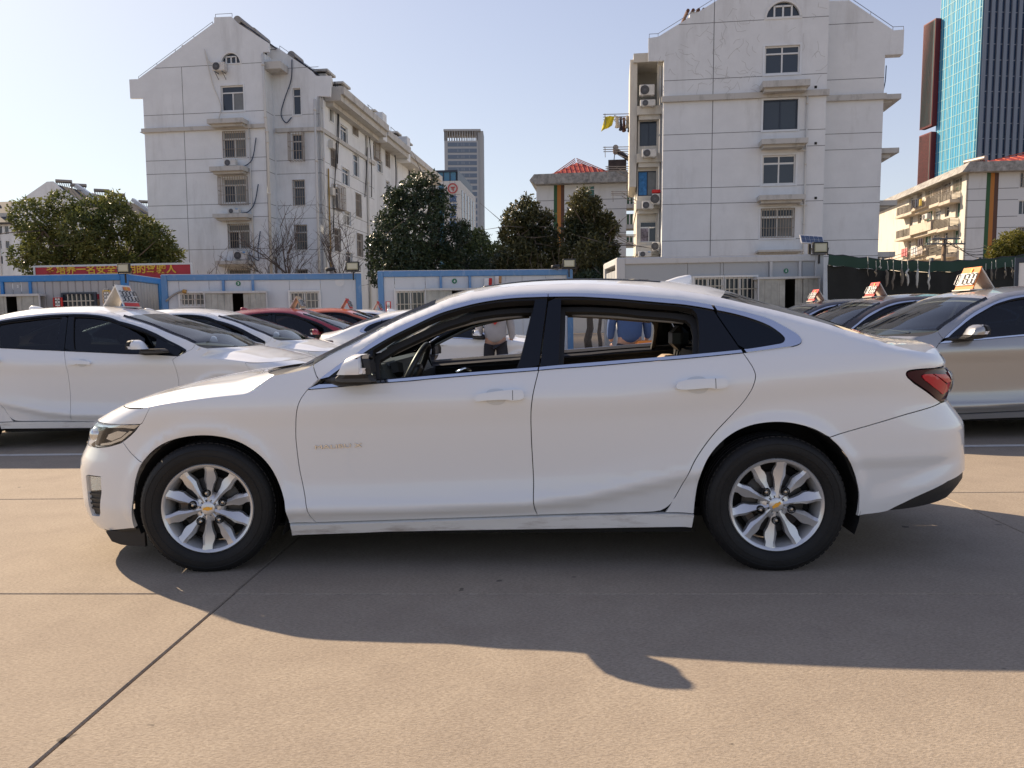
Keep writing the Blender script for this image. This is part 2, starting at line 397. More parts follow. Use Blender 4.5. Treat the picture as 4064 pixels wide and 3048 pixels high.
# ------------------------------------------------------------------ body panels
def panel(name, loops, m, parent, step=.035, off=0.0, lip=.014, gap=.0022, far=False, S=None, N=None, lipmat=None):
    S = S or surf; N = N or surfn
    loops = [densify(L, step) for L in loops]
    if gap: loops = [inset(L, gap if i == 0 else -gap) for i, L in enumerate(loops)]
    V2, F, bl = triangulate(loops, step)
    q, z = V2[:,0], V2[:,1]
    n = N(q, z); P = S(q, z)+n*off
    V = list(P); NV = list(n); faces = [list(t) for t in F]; ln = [[n[i] for i in t] for t in F]; mi = [0]*len(F)
    if lip:
        for k, L in enumerate(bl):
            sg = area2(V2[L]) > 0
            base = len(V)
            m_ = len(L)
            for i in L: V.append(P[i]-n[i]*lip)
            for i in L: V.append(P[i])
            for a in range(m_):
                b = (a+1)%m_
                f = [base+m_+b, base+m_+a, base+a, base+b]
                if not sg: f = f[::-1]
                A = np.cross(V[f[1]]-V[f[0]], V[f[2]]-V[f[0]]); l = np.linalg.norm(A)
                A = A/l if l > 1e-12 else n[L[a]]
                faces.append(f); ln.append([A]*4); mi.append(1 if lipmat else 0)
    V = np.array(V); ln = [x for t in ln for x in t]
    if far:
        V = V.copy(); V[:,1] = 2*YC-V[:,1]
        faces = [f[::-1] for f in faces]; k = 0; out = []
        for f in faces:
            out += [np.array([x[0],-x[1],x[2]]) for x in ln[k:k+len(f)][::-1]]; k += len(f)
        ln = out
    return obj(name, V, faces, [m, lipmat] if lipmat else m, parent, True, ln, mi if lipmat else None)
def both(name, loops, m, parent, **k):
    return panel(name, loops, m, parent, **k), panel(name, loops, m, parent, far=True, **k)
def sheet(name, P, m, parent, flip=False, thick=0, smooth=True):
    """smooth grid of points P[u,v], mirrored over the middle of the car when it spans only half"""
    nu, nv = P.shape[:2]; V = P.reshape(-1,3); F = []
    for i in range(nu-1):
        for j in range(nv-1):
            f = (i*nv+j, (i+1)*nv+j, (i+1)*nv+j+1, i*nv+j+1); F.append(f[::-1] if flip else f)
    return obj(name, V, F, m, parent, smooth)
def mirror_grid(P):                                     # P[u,v]: v from near edge to the middle line
    Q = P[:, ::-1].copy(); Q[...,1] = 2*YC-Q[...,1]
    return np.concatenate([P, Q[:,1:]], 1)
def coons(E, C, Fr, Re, crown=1.0):
    """patch between near edge E(u), middle line C(u), front Fr(v) and rear Re(v); crown>1 swells the cross-section"""
    nu, nv = len(E), len(Fr); u = np.linspace(0,1,nu)[:,None,None]; v = np.linspace(0,1,nv)[None,:,None]
    E, C, Fr, Re = E[:,None], C[:,None], Fr[None], Re[None]
    P = (1-v)*E+v*C+(1-u)*Fr+u*Re-((1-u)*(1-v)*E[0,0]+(1-u)*v*C[0,0]+u*(1-v)*E[-1,0]+u*v*C[-1,0])
    if crown != 1.0:
        w = (1-(1-v)**crown)-v; P = P.copy()
        P[...,2] += ((C-E)[...,2]*w[...,0])*np.sin(np.clip(u,.0,1)*math.pi)[...,0]**.35
    return P
def edge3(pts): 
    a = np.array(pts); return surf(a[:,0], a[:,1])
def fy(x, tab): return float(np.interp(x, [a for a,_ in tab], [b for _,b in tab]))
# outlines of the white saloon on its side surface (q, z in metres)
W = dict(
 dlo_top=[(.559,.94),(.623,.991),(.697,1.045),(.766,1.089),(.812,1.122),(.874,1.164),(.974,1.219),(1.076,1.264),(1.185,1.303),(1.263,1.330),(1.368,1.353),(1.473,1.366),(1.579,1.374),(1.733,1.377),(1.9,1.374),(2.046,1.366),(2.148,1.356),(2.25,1.345),(2.36,1.333),(2.45,1.320),(2.52,1.306),(2.60,1.289),(2.691,1.266),(2.771,1.242),(2.817,1.225),(2.862,1.2),(2.906,1.171),(2.935,1.15),(2.948,1.133),(2.951,1.119),(2.943,1.107),(2.925,1.099),(2.905,1.094)],
 dlo_bot=[(2.905,1.094),(2.827,1.085),(2.73,1.074),(2.671,1.068),(2.568,1.059),(2.47,1.051),(2.365,1.043),(2.194,1.033),(1.996,1.019),(1.763,1.006),(1.681,1.0),(1.48,.988),(1.346,.980),(1.143,.967),(1.061,.960),(.864,.949),(.721,.938),(.541,.925)],
 in_top=[(.599,.948),(.699,1.023),(.81,1.096),(.845,1.119),(.943,1.175),(1.078,1.239),(1.127,1.262),(1.195,1.29),(1.299,1.318),(1.369,1.334),(1.474,1.350),(1.579,1.358),(1.733,1.360),(1.9,1.357),(1.942,1.354),(2.079,1.343),(2.214,1.328),(2.348,1.313),(2.397,1.308),(2.495,1.291),(2.554,1.278),(2.625,1.262),(2.689,1.244),(2.751,1.222),(2.812,1.193),(2.855,1.159),(2.874,1.135),(2.873,1.122),(2.865,1.112),(2.85,1.106)],
 in_bot=[(2.85,1.106),(2.764,1.093),(2.667,1.081),(2.374,1.058),(2.195,1.047),(1.763,1.02),(1.678,1.013),(1.48,1.002),(1.143,.980),(.866,.960),(.72,.950),(.599,.948)],
 win_f=[(.868,.972),(.853,1.054),(.856,1.112),(.943,1.167),(1.078,1.229),(1.127,1.251),(1.196,1.279),(1.299,1.309),(1.369,1.324),(1.474,1.339),(1.579,1.346),(1.668,1.347),(1.657,1.294),(1.635,1.202),(1.611,1.106),(1.584,1.016),(1.48,1.007),(1.345,1.0)],
 win_r=[(1.804,1.347),(1.8,1.243),(1.792,1.126),(1.786,1.030),(1.863,1.032),(1.997,1.040),(2.195,1.053),(2.36,1.063),(2.461,1.068),(2.472,1.163),(2.475,1.223),(2.470,1.262),(2.452,1.286),(2.381,1.299),(2.214,1.317),(2.079,1.333),(1.942,1.344)],
 shut_b=[(1.738,1.376),(1.717,1.238),(1.699,1.104),(1.685,1.0),(1.667,.929),(1.656,.88),(1.646,.8),(1.645,.676),(1.649,.545),(1.652,.449),(1.650,.359),(1.657,.31),(1.668,.279)],
 shut_f=[(.541,.925),(.511,.882),(.494,.84),(.481,.784),(.471,.7),(.471,.616),(.478,.514),(.497,.409),(.526,.281),(.546,.245)],
 door_bot=[(.546,.247),(.803,.254),(1.047,.261),(1.392,.27),(1.668,.279)],
 door_bot_r=[(1.668,.279),(1.908,.284),(2.111,.286),(2.232,.289),(2.279,.297),(2.312,.316),(2.338,.348)],
 shut_r=[(2.546,1.299),(2.586,1.222),(2.629,1.145),(2.671,1.068),(2.693,1.03),(2.711,.995),(2.719,.962),(2.713,.929),(2.697,.887),(2.659,.826),(2.601,.76),(2.542,.697),(2.49,.632),(2.439,.555),(2.40,.475),(2.364,.40),(2.338,.348)],
 hood_edge=[(-.322,.849),(-.198,.861),(-.078,.876),(.088,.894),(.215,.904),(.250,.910),(.275,.925),(.305,.952),(.366,.997)],
 fender_top=[(.366,.997),(.443,1.009),(.514,1.026),(.556,1.045)],
 pil_cut=[(.556,1.045),(.568,1.015),(.579,.992),(.59,.974),(.571,.953),(.541,.925)],
 cap=[(-.322,.849),(-.325,.816),(-.337,.772),(-.349,.763)],
 headl=[(-.349,.763),(-.376,.725),(-.451,.67),(-.489,.657),(-.555,.641),(-.659,.628)],
 bseam=[(-.451,.67),(-.399,.618),(-.353,.587),(-.315,.57)],
 arch_f=[(-.404,.217),(-.376,.373),(-.358,.459),(-.337,.524),(-.315,.57),(-.265,.625),(-.205,.663),(-.12,.691),(-.007,.703),(.1,.693),(.187,.666),(.251,.627),(.304,.578),(.344,.519),(.373,.451),(.397,.382),(.410,.319),(.412,.25)],
 arch_r=[(2.436,.283),(2.446,.388),(2.465,.489),(2.5,.567),(2.555,.636),(2.625,.69),(2.699,.721),(2.774,.734),(2.849,.735),(2.924,.723),(2.999,.698),(3.066,.658),(3.12,.607),(3.163,.544),(3.196,.478),(3.218,.398),(3.231,.318),(3.237,.264)],
 rseam=[(3.070,.660),(3.28,.716),(3.492,.762),(3.778,.796)],
 tail=[(3.785,.8),(3.655,.847),(3.53,.902),(3.497,.926),(3.483,.942),(3.482,.953),(3.490,.965),(3.515,.972),(3.606,.975),(3.749,.973)],
 rb_low=[(3.707,.409),(3.546,.361),(3.432,.305),(3.387,.281),(3.237,.264)],
)
U_I = {k: i for i, k in enumerate(['scr','roof','back','boot'])}
U_PTS = [U_ALL[0:8], U_ALL[7:20], U_ALL[19:27], U_ALL[26:]]
def uset(m, k): return [p for p in m if p]
paint_white = mat('white_car_paint', (.77,.78,.785), rough=.38, coat=1.0, coat_rough=.02, spec=.5)
gloss_black = mat('gloss_black_trim', (.008,.010,.014), rough=.10, spec=.35)
satin_black = mat('satin_black_plastic', (.018,.018,.019), rough=.55, bump=.15, bscale=300)
dark_void = mat('dark_underbody', (.012,.012,.012), rough=.9)
chrome = mat('chrome_trim', (.78,.80,.83), rough=.10, metal=1)
rubber = mat('tyre_rubber', (.010,.010,.0105), rough=.62, spec=.35, bump=.25, bscale=90, var=.25, vscale=9)
alloy = mat('alloy_silver', (.66,.66,.66), rough=.30, metal=.55, coat=.6)
steel_dark = mat('brake_iron', (.10,.095,.09), rough=.55, metal=.8, dirt=((.16,.07,.03),.7,12,1))
nut_steel = mat('nut_steel', (.55,.52,.47), rough=.35, metal=1)
gold = mat('emblem_gold', (.72,.46,.10), rough=.25, metal=.9)
trim_dark = mat('cabin_trim_dark', (.022,.022,.023), rough=.6)
trim_grey = mat('cabin_headliner', (.20,.185,.165), rough=.9)
leather_beige = mat('beige_leather', (.42,.33,.25), rough=.5, bump=.1, bscale=200)
leather_black = mat('black_leather', (.02,.02,.02), rough=.42)
clear_lens = mat('clear_lamp_lens', (1,1,1), rough=.02, trans=(.93,.95,.97))
lamp_chrome = mat('lamp_reflector', (.62,.63,.65), rough=.15, metal=1)
lamp_dark = mat('lamp_dark_inner', (.03,.03,.035), rough=.2, metal=.4)
red_lens = mat('red_lamp_lens', (.48,.010,.025), rough=.10, spec=.35)
red_dark = mat('smoked_red_lens', (.035,.003,.012), rough=.06, spec=.25)
tint_glass = mat('tinted_glass', (.02,.03,.035), rough=.015, trans=(.10,.12,.13))
screen_glass = mat('windscreen_glass', (.02,.03,.035), rough=.01, trans=(.62,.70,.70))
mirror_glass = mat('mirror_glass', (.75,.82,.9), rough=.01, metal=1)
amber = mat('amber_lens', (.75,.30,.04), rough=.15, coat=.8)

def wheel_parts(steer, emblem, simple=False):
    """one wheel, hub at the origin, outer face towards -y"""
    w = empty('wheel'); rt, rr = .3375, .229
    b = MB(); b.lathe([(rr-.012,.03),(rr-.002,.004),(.255,-.012),(.29,-.017),(.315,-.010),(rt-.006,.012),(rt,.035),(rt,.06),(rt-.009,.062),(rt-.009,.07),(rt,.072),(rt,.10),(rt-.009,.102),(rt-.009,.11),(rt,.112),(rt,.14),(rt-.009,.142),(rt-.009,.15),(rt,.152),(rt,.185),(rt-.010,.205),(.29,.225),(rr-.01,.20)], 96)
    if not simple:
        for k in range(72):                                # shoulder tread blocks
            T = Matrix.Rotation(2*math.pi*k/72, 4, 'Y'); b.box((rt-.0075,.032,0), (.0125,.034,.020), T=T)
    o = b.build('tyre', rubber, w, True); autosmooth(o, 50)
    if not simple:
        b = MB(); b.lathe([(.268,-.0160),(.271,-.0185),(.274,-.0172)], 96); b.lathe([(.300,-.0150),(.302,-.0172),(.305,-.0150)], 96)
        b.build('sidewall_rib', rubber, w, True)
    b = MB(); b.lathe([(rr-.006,.20),(rr-.03,.17),(rr-.035,.08),(rr-.024,.03),(rr-.012,.012),(rr-.018,.006),(rr-.014,.0005),(rr-.004,-.004),(rr+.001,.003),(rr-.002,.02)], 96)
    autosmooth(b.build('rim', alloy, w, True), 40)
    b = MB(); b.lathe([(.0,.035),(.040,.030),(.045,.014),(.060,.018),(.072,.030),(.078,.05)], 60)
    autosmooth(b.build('hub', alloy, w, True), 40)
    for k in range(10):                                    # faceted blades: broad at two thirds, folded along a ridge
        pair = 1 if k % 2 else -1
        rows = []
        for r, wl, wr, zc, ed, tw in [(.034,.009,.009,.010,.020,0),(.060,.013,.013,.010,.026,0),(.090,.014,.014,.009,.030,.0),(.118,.019,.018,.008,.034,.002),(.146,.030,.027,.006,.034,.004),(.166,.030,.025,.004,.030,.004),(.190,.023,.021,.002,.020,.002),(.207,.025,.023,.0005,.012,0),(.219,.034,.030,.0005,.008,0)]:
            if pair < 0: wl, wr = wr, wl
            rows.append([(-wl,ed+.022,r),(-wl,ed*.8,r),(pair*wl*.34,zc,r),(wr,ed*.55 if pair>0 else ed*.8,r),(wr,ed+.022,r)])
        V = [p for row in rows for p in row]; F = []
        for i in range(len(rows)-1):
            for j in range(4): F.append((i*5+j, i*5+j+1, (i+1)*5+j+1, (i+1)*5+j))
        F.append((0,1,2,3,4)[::-1])
        T = Matrix.Rotation(2*math.pi*k/10+R(4), 4, 'Y'); b = MB(); b.add(V, F, T)
        o = b.build('spoke', alloy, w, True); autosmooth(o, 12)
    for k in range(5):
        a = 2*math.pi*k/5+R(22); x, z = .078*math.cos(a), .078*math.sin(a); T = Matrix.Translation((x,0,z))
        if not simple:
            b = MB(); b.lathe([(.0175,.004),(.0165,.028),(.0,.030)], 20, T); b.lathe([(.0175,.004),(.021,.010),(.022,.03)], 20, T)
            b.build('lug_pocket', dark_void, w, True)
        b = MB(); b.lathe([(0,.006),(.006,.0065),(.0105,.010),(.0105,.028)], 6, T)
        b.build('lug_nut', nut_steel, w)
    b = MB(); b.lathe([(0,.0045),(.030,.005),(.034,.008),(.036,.024)], 40)
    autosmooth(b.build('centre_cap', alloy, w, True), 40)
    if emblem:
        b = MB(); b.prism([(-.024,-.006),(-.009,-.006),(-.008,-.009),(.008,-.009),(.009,-.006),(.021,-.006),(.024,.006),(.009,.006),(.008,.009),(-.008,.009),(-.009,.006),(-.021,.006)], .0052, .001)
        b.build('emblem', gold, w)
    b = MB(); b.lathe([(.06,.075),(.150,.075),(.152,.078),(.152,.098),(.06,.1)], 60); b.build('brake_disc', steel_dark, w, True)
    b = MB(); b.lathe([(.19,.11),(.0,.112)], 40); b.build('brake_shield', dark_void, w, True)
    b = MB(); b.bbox((-.165,.055,-.07),(-.10,.12,.07), .015); b.build('brake_caliper', steel_dark, w)
    return w
def text_mesh(name, s, size, m, parent=None, depth=.003, T=None, align='LEFT', sx=1.0, bold=0.0):
    cu = bpy.data.curves.new(name, 'FONT'); cu.body = s; cu.size = size; cu.extrude = depth; cu.align_x = align; cu.offset = bold
    cu.resolution_u = 3
    o = bpy.data.objects.new(name, cu); col.objects.link(o)
    dg = bpy.context.evaluated_depsgraph_get(); me = bpy.data.meshes.new_from_object(o.evaluated_get(dg))
    bpy.data.objects.remove(o); bpy.data.curves.remove(cu)
    M_ = Matrix.Diagonal((sx,1,1,1)); me.transform((T if T is not None else Matrix())@M_)
    me.materials.clear(); me.materials.append(m); me.name = name
    o = bpy.data.objects.new(name, me); col.objects.link(o)
    if parent is not None: o.parent = parent
    return o
def upright(p, rz=0): return Matrix.Translation(p) @ Matrix.Rotation(rz, 4, 'Z') @ Matrix.Rotation(math.pi/2, 4, 'X')   # text standing, facing -y
def band(top, bot, q0, q1, q0b, q1b, n=14):
    """strip between two upper curves given as functions of q"""
    a = [(q, fy(q, top)) for q in np.linspace(q0, q1, n)]; b = [(q, fy(q, bot)) for q in np.linspace(q1b, q0b, n)]
    return a+b

def white_saloon():
    root = empty('parked_car', (-1.553177, 3.707975, 0), -.0560082, 'large white saloon with silver ten-spoke wheels and lowered windows in the middle of the lot', 'car')
    P = paint_white; c = {k: cr(v, 4) if k not in ('win_f','win_r') else v for k, v in W.items()}
    rv = lambda k: c[k][::-1]
    # --- side panels
    fend = c['hood_edge']+c['fender_top'][1:]+c['pil_cut'][1:]+c['shut_f'][1:]+[(.412,.247)]+rv('arch_f')
    i0 = min(range(len(fend)), key=lambda i: abs(fend[i][0]+.315)+abs(fend[i][1]-.57))
    fend = fend[:i0+1]+rv('bseam')[1:]+[p for p in rv('headl') if p[0] > -.449]+rv('cap')[1:-1]
    both('front_fender', [fend], P, root)
    fd = [p for p in rv('dlo_bot') if p[0] <= 1.675]+[(1.6845,1.0)]+[p for p in c['shut_b'] if p[1] < .99]+rv('door_bot')[1:]+rv('shut_f')[1:-1]
    d1 = both('front_door', [fd], P, root)
    rd = [(1.6865,1.0005)]+[p for p in rv('dlo_bot') if 1.695 <= p[0] <= 2.66]+[(2.6705,1.0675)]+[p for p in c['shut_r'] if p[1] < 1.055]+rv('door_bot_r')[1:]+[p for p in rv('shut_b')[1:] if p[1] < .99]
    d2 = both('rear_door', [rd], P, root)
    so = [(q,z+.0022) for q,z in U_ALL]+[(3.856,1.0),(3.856,.978),(3.749,.975)]+c['tail'][::-1][1:]+[(3.779,.7985)]+c['rseam'][::-1][1:]
    ar = [p for p in rv('arch_r')]; i0 = min(range(len(ar)), key=lambda i: abs(ar[i][0]-3.068)+abs(ar[i][1]-.658))
    so += ar[i0+1:]+[(2.30,.285)]+c['door_bot_r'][::-1][1:-14:2]+[p for p in rv('shut_r')[1:] if p[1] < 1.055]+[(2.671,1.0675)]
    so = [p for p in so if not (p[1] < .287 and 2.20 < p[0] < 2.29)]
    so += [p for p in rv('dlo_bot')[::-1] if p[0] > 2.671]+rv('dlo_top')[1:]+rv('pil_cut')[1:-1]
    both('side_panel', [so], P, root, step=.026)
    # --- rocker
    sill = [(.413,.240),(.546,.242),(1.047,.256),(1.668,.274),(1.908,.280),(2.30,.2835),(2.436,.281),(2.431,.214),(1.8,.208),(1.25,.203),(.9,.198),(.76,.192),(.413,.181)]
    sm = mat('rocker_white_grimy', (.78,.775,.75), rough=.42, coat=.7, dirt=((.20,.12,.07),.8,2.2,6))
    both('side_sill', [sill], sm, root, off=.012, lip=.07)
    # --- bumpers
    fb = [(-.315,.57)]+[p for p in rv('bseam')[1:]]+[p for p in c['headl'] if p[0] < -.452]+[(-.9,.622),(QF,.62),(QF,.155),(-1.1,.155),(-.85,.165),(-.617,.180)]+[p for p in c['arch_f'] if p[0] < -.3155 and p[1] < .569]
    fogr = [(-.735,.470),(-.70,.478),(-.582,.482),(-.586,.40),(-.60,.36),(-.622,.285),(-.64,.262),(-.735,.250)]
    panel('front_bumper', [fb, fogr], P, root, lip=.02); panel('front_bumper', [fb, fogr], P, root, lip=.02, far=True)
    both('bumper_vent', [[(-.745,.385),(-.588,.405),(-.60,.36),(-.622,.285),(-.64,.262),(-.745,.250)]], satin_black, root, off=-.018, lip=0)
    for k in range(4):
        z = .285+k*.027; both('vent_slat', [[(-.74,z),(-.615+k*.006,z+.012),(-.615+k*.006,z+.022),(-.74,z+.01)]], satin_black, root, off=-.010, lip=.008, gap=0)
    both('daytime_lamp', [[(-.738,.385),(-.588,.407),(-.584,.478),(-.70,.474),(-.738,.466)]], lamp_chrome, root, off=-.012, lip=0, step=.02)
    for k in range(9):
        z = .393+k*.0088; both('lamp_rib', [[(-.736,z),(-.589,z+.012),(-.589,z+.017),(-.736,z+.005)]], clear_lens, root, off=-.009, lip=.004, gap=0)
    both('daytime_lamp_lens', [[(-.738,.383),(-.586,.405),(-.582,.481),(-.70,.477),(-.738,.469)]], clear_lens, root, off=.001, lip=0)
    both('upper_grille', [[(-1.02,.60),(QF,.60),(QF,.46),(-1.06,.47)]], satin_black, root, off=.004)
    both('lower_grille', [[(-.98,.43),(QF,.42),(QF,.22),(-1.02,.24)]], satin_black, root, off=.004)
    both('grille_trim', [[(-1.0,.62),(QF,.615),(QF,.60),(-1.01,.605)]], chrome, root, off=.009)
    both('bumper_lip', [[(-.404,.222),(-.617,.186),(-.85,.172),(QF,.165),(QF,.135),(-.85,.14),(-.617,.158),(-.41,.20)]], satin_black, root, off=-.008, lip=.03)
    for yy in (.11,1.68):
        b = MB(); b.prism([(-.61,.182),(-.40,.20),(-.40,.100),(-.46,.102),(-.53,.110),(-.58,.128)], yy, yy+.02); b.build('air_deflector', satin_black, root)
    rb = c['rseam']+[(3.95,.798),(QR,.80),(QR,.42),(3.9,.43)]+c['rb_low']+[p for p in rv('arch_r') if p[0] > 3.07 and p[1] < .659]
    both('rear_bumper', [rb], P, root, step=.022)
    both('rear_valance', [[(3.387,.279),(3.432,.303),(3.546,.359),(3.707,.407),(3.9,.428),(QR,.418),(QR,.27),(3.9,.29),(3.812,.296),(3.658,.290),(3.526,.284)]], satin_black, root, off=-.010, lip=.02)
    # --- nose and lamps
    cap = c['cap']+[(-.43,.761),(-.60,.757),(-.80,.755),(QF,.75),(QF,.842),(-.8,.842),(-.532,.839),(-.40,.843)]
    both('nose_panel', [cap[::-1]], P, root)
    hl = [p for p in c['headl']]+[(-.85,.622),(-.98,.64),(-1.02,.70),(-1.0,.752),(-.80,.753),(-.6,.755),(-.43,.759)]
    for far in (False, True):
        h = panel('headlight', [hl], lamp_dark, root, off=-.035, lip=0, far=far)
        panel('headlight_bezel', [[(-.36,.757),(-.43,.756),(-.62,.751),(-.85,.748),(-.85,.735),(-.62,.737),(-.47,.741),(-.39,.735)]], lamp_chrome, h, off=-.012, lip=.015, gap=0, far=far)
        panel('headlight_bezel', [[(-.40,.722),(-.47,.675),(-.56,.65),(-.66,.638),(-.66,.648),(-.56,.662),(-.48,.687),(-.42,.724)]], lamp_chrome, h, off=-.014, lip=.015, gap=0, far=far)
        panel('headlight_reflector', [[(-.45,.715),(-.52,.72),(-.60,.70),(-.62,.675),(-.56,.668),(-.49,.69)]], lamp_chrome, h, off=-.022, lip=.01, gap=0, far=far)
        panel('headlight_divider', [[(-.62,.742),(-.66,.742),(-.72,.64),(-.68,.636)]], gloss_black, h, off=-.008, lip=.02, gap=0, far=far)
        b = MB(); q = surf(-.78,.69,-.03); b.ball((q[0],q[1] if not far else 2*YC-q[1],q[2]), .042); b.build('projector', lamp_chrome, h, True)
        panel('headlight_lens', [hl], clear_lens, h, off=.002, lip=.012, far=far)
    both('badge_bar', [[(QF+.13,.70),(QF,.70),(QF,.655),(QF+.10,.655)]], gold, root, off=.004, lip=.01)
    tl = [(3.785,.803),(3.655,.850),(3.533,.905),(3.50,.928),(3.486,.943),(3.485,.953),(3.492,.963),(3.515,.970),(3.606,.973),(3.749,.971),(4.02,.955),(4.05,.90),(3.98,.83)]
    ti = [(3.768,.838),(3.638,.884),(3.582,.919),(3.570,.935),(3.575,.947),(3.60,.951),(3.671,.949),(3.80,.935),(3.86,.90),(3.84,.85)]
    for far in (False, True):
        t = panel('tail_light', [cr(tl,3,True)], red_dark, root, off=.004, lip=.016, step=.02, far=far)
        panel('red_lens', [[(3.768,.842),(3.65,.886),(3.588,.92),(3.577,.935),(3.582,.945),(3.602,.949),(3.66,.947),(3.74,.905),(3.775,.893)]], red_lens, t, off=.0085, lip=.006, step=.02, gap=0, far=far)
        panel('red_lens', [[(3.672,.946),(3.80,.935),(3.842,.90),(3.785,.895),(3.745,.909)]], red_lens, t, off=.011, lip=.007, step=.02, gap=0, far=far)
        panel('red_lens', [[(3.775,.842),(3.782,.89),(3.846,.894),(3.835,.85)]], red_lens, t, off=.007, lip=.005, step=.02, gap=0, far=far)
        panel('reversing_lens', [[(3.855,.945),(3.99,.94),(4.0,.89),(3.94,.84),(3.87,.86)]], lamp_chrome, t, off=.010, lip=.007, step=.02, gap=0, far=far)
    # --- bonnet
    nu, nv = 34, 16
    Ee = resample(edge3(c['hood_edge']), nu)
    Cc = resample(cr([(-.64,YC,.842),(-.56,YC,.876),(-.46,YC,.905),(-.32,YC,.936),(-.15,YC,.965),(.02,YC,.988),(.10,YC,.994)],5), nu)
    qf = np.linspace(-.322, QF, 120); Fr = surf(qf, np.interp(qf, [QF,-.6,-.322], [.842,.841,.849])); Fr = resample(Fr, nv)
    t = np.linspace(0,1,nv)[:,None]; Re = Ee[-1]*(1-t)+Cc[-1]*t; Re[:,0] = Ee[-1,0]+(Cc[-1,0]-Ee[-1,0])*(1-(1-t[:,0])**2)
    Pn = coons(Ee, Cc, Fr, Re, 2.6); u = np.linspace(0,1,nu)[:,None]; v = np.linspace(0,1,nv)[None]
    Pn[...,2] += .010*np.exp(-((v-.30)/.07)**2)*np.sin(u*math.pi)**.6 - .006*np.exp(-((v-.12)/.06)**2)*np.sin(u*math.pi)
    G = mirror_grid(Pn); G = np.concatenate([G[:,:1]-[0,0,.02], G, G[:,-1:]-[0,0,.02]], 1)
    sheet('bonnet', G, P, root, True)
    # --- cowl and windscreen
    nv = 14; t = np.linspace(0,1,nv)
    Ue = [resample(edge3(cr(p,4)), 24) for p in U_PTS]
    sb = np.stack([.556-.30*(1-(1-t)**2.0), Ue[0][0,1]+(YC-Ue[0][0,1])*t, 1.045-.05*np.sin(t*math.pi/2)],1)
    st = np.stack([1.152-.06*(1-(1-t)**2), Ue[0][-1,1]+(YC-Ue[0][-1,1])*t, Ue[0][-1,2]+(1.376-Ue[0][-1,2])*(1-(1-t)**2)],1)
    cm = np.linspace(0,1,24)[:,None]*(st[-1]-sb[-1])+sb[-1]; cm[:,2] += .012*np.sin(np.linspace(0,1,24)*math.pi)
    G = mirror_grid(coons(Ue[0], cm, sb, st)); ws = sheet('windscreen', G, screen_glass, root, True)
    E0 = G[:, :2].copy(); w_ = G[:,2:3]-G[:,:1]; w_ = w_/np.linalg.norm(w_,axis=2,keepdims=True)
    for k, (ed, sg) in enumerate(((G[:,0],1),(G[:,-1],-1))):
        inn = ed+np.array([.0,.03*sg,.020]); s_ = np.stack([ed+[0,0,.004], inn+[0,0,.004]],1); sheet('screen_border', s_, gloss_black, ws, k == 0)
    rear_edge = mirror_grid(Re[None])[0]; base = mirror_grid(sb[None])[0]
    nn = len(rear_edge); base = resample(base, nn); s_ = np.stack([rear_edge-[0,0,.012], (rear_edge+base)/2-[0,0,.025], base+[0,0,-.006]],0)
    sheet('cowl', s_, satin_black, root, True)
    for a, bq in (((.43,.45,.99),(.37,1.06,1.02)),((.35,1.0,.985),(.42,1.58,1.03))):
        b = MB(); b.tube([a, (a[0]+.05,a[1]-.04,a[2]+.035), ((a[0]+bq[0])/2+.06,(a[1]+bq[1])/2,a[2]+.055), (bq[0]+.07,bq[1],bq[2]+.03)], [.011,.010,.008,.006]); b.box((a[0],a[1],a[2]+.005),(.05,.05,.035)); b.build('wiper', satin_black, root)
    # --- roof
    E1 = Ue[1]; n1 = len(E1); cx = cr([(1.092,1.376),(1.2,1.408),(1.30,1.428),(1.46,1.449),(1.672,1.466),(1.922,1.467),(2.212,1.458),(2.382,1.448),(2.599,1.422),(2.735,1.398)],5)
    C1 = resample([(x,YC,z) for x,z in cx], n1)
    rt = np.stack([E1[-1,0]+(C1[-1,0]-E1[-1,0])*(1-(1-t)**2), E1[-1,1]+(YC-E1[-1,1])*t, E1[-1,2]+(C1[-1,2]-E1[-1,2])*(1-(1-t)**2)],1)
    Pn = coons(E1, C1, st, rt, 2.0); G = mirror_grid(Pn)
    sheet('roof', G, P, root, True)
    Gs = Pn[4:19]; Gs = mirror_grid(Gs)[:, 4:-4]+[0,0,.003]
    Gs = np.concatenate([Gs[:1]-[0,0,.012], Gs, Gs[-1:]-[0,0,.012]],0); Gs = np.concatenate([Gs[:,:1]-[0,0,.012], Gs, Gs[:,-1:]-[0,0,.012]],1)
    sheet('sunroof', Gs, gloss_black, root, True)
    Gh = G[:, 1:-1]-[0,0,.045]; sheet('headliner', Gh, trim_grey, root, False)
    # --- rear window and boot
    E2 = Ue[2]; cb = cr([(2.735,1.398),(2.92,1.325),(3.093,1.277),(3.28,1.215),(3.48,1.148)],6); C2 = resample([(x,YC,z) for x,z in cb], len(E2))
    rb_ = np.stack([E2[-1,0]+(C2[-1,0]-E2[-1,0])*(1-(1-t)**2), E2[-1,1]+(YC-E2[-1,1])*t, E2[-1,2]+(C2[-1,2]-E2[-1,2])*t],1)
    sheet('rear_window', mirror_grid(coons(E2, C2, rt, rb_, 1.6)), mat('rear_glass', (.02,.02,.02), rough=.02, trans=(.05,.06,.06)), root, True)
    E3 = Ue[3]; cb = cr([(3.48,1.148),(3.60,1.124),(3.74,1.103),(3.845,1.092)],6); C3 = resample([(x,YC,z) for x,z in cb], len(E3))
    ql = np.linspace(3.854, QR, 80); tt = (ql-3.854)/(QR-3.854); lip = resample(surf(ql, 1.031+.061*np.sin(np.clip(tt*1.5,0,1)*math.pi/2)), nv)
    lip[-1] = C3[-1]
    G = mirror_grid(coons(E3, C3, rb_, lip, 1.5)); sheet('boot_lid', G, P, root, True)
    lp = mirror_grid(lip[None])[0]; dn = []
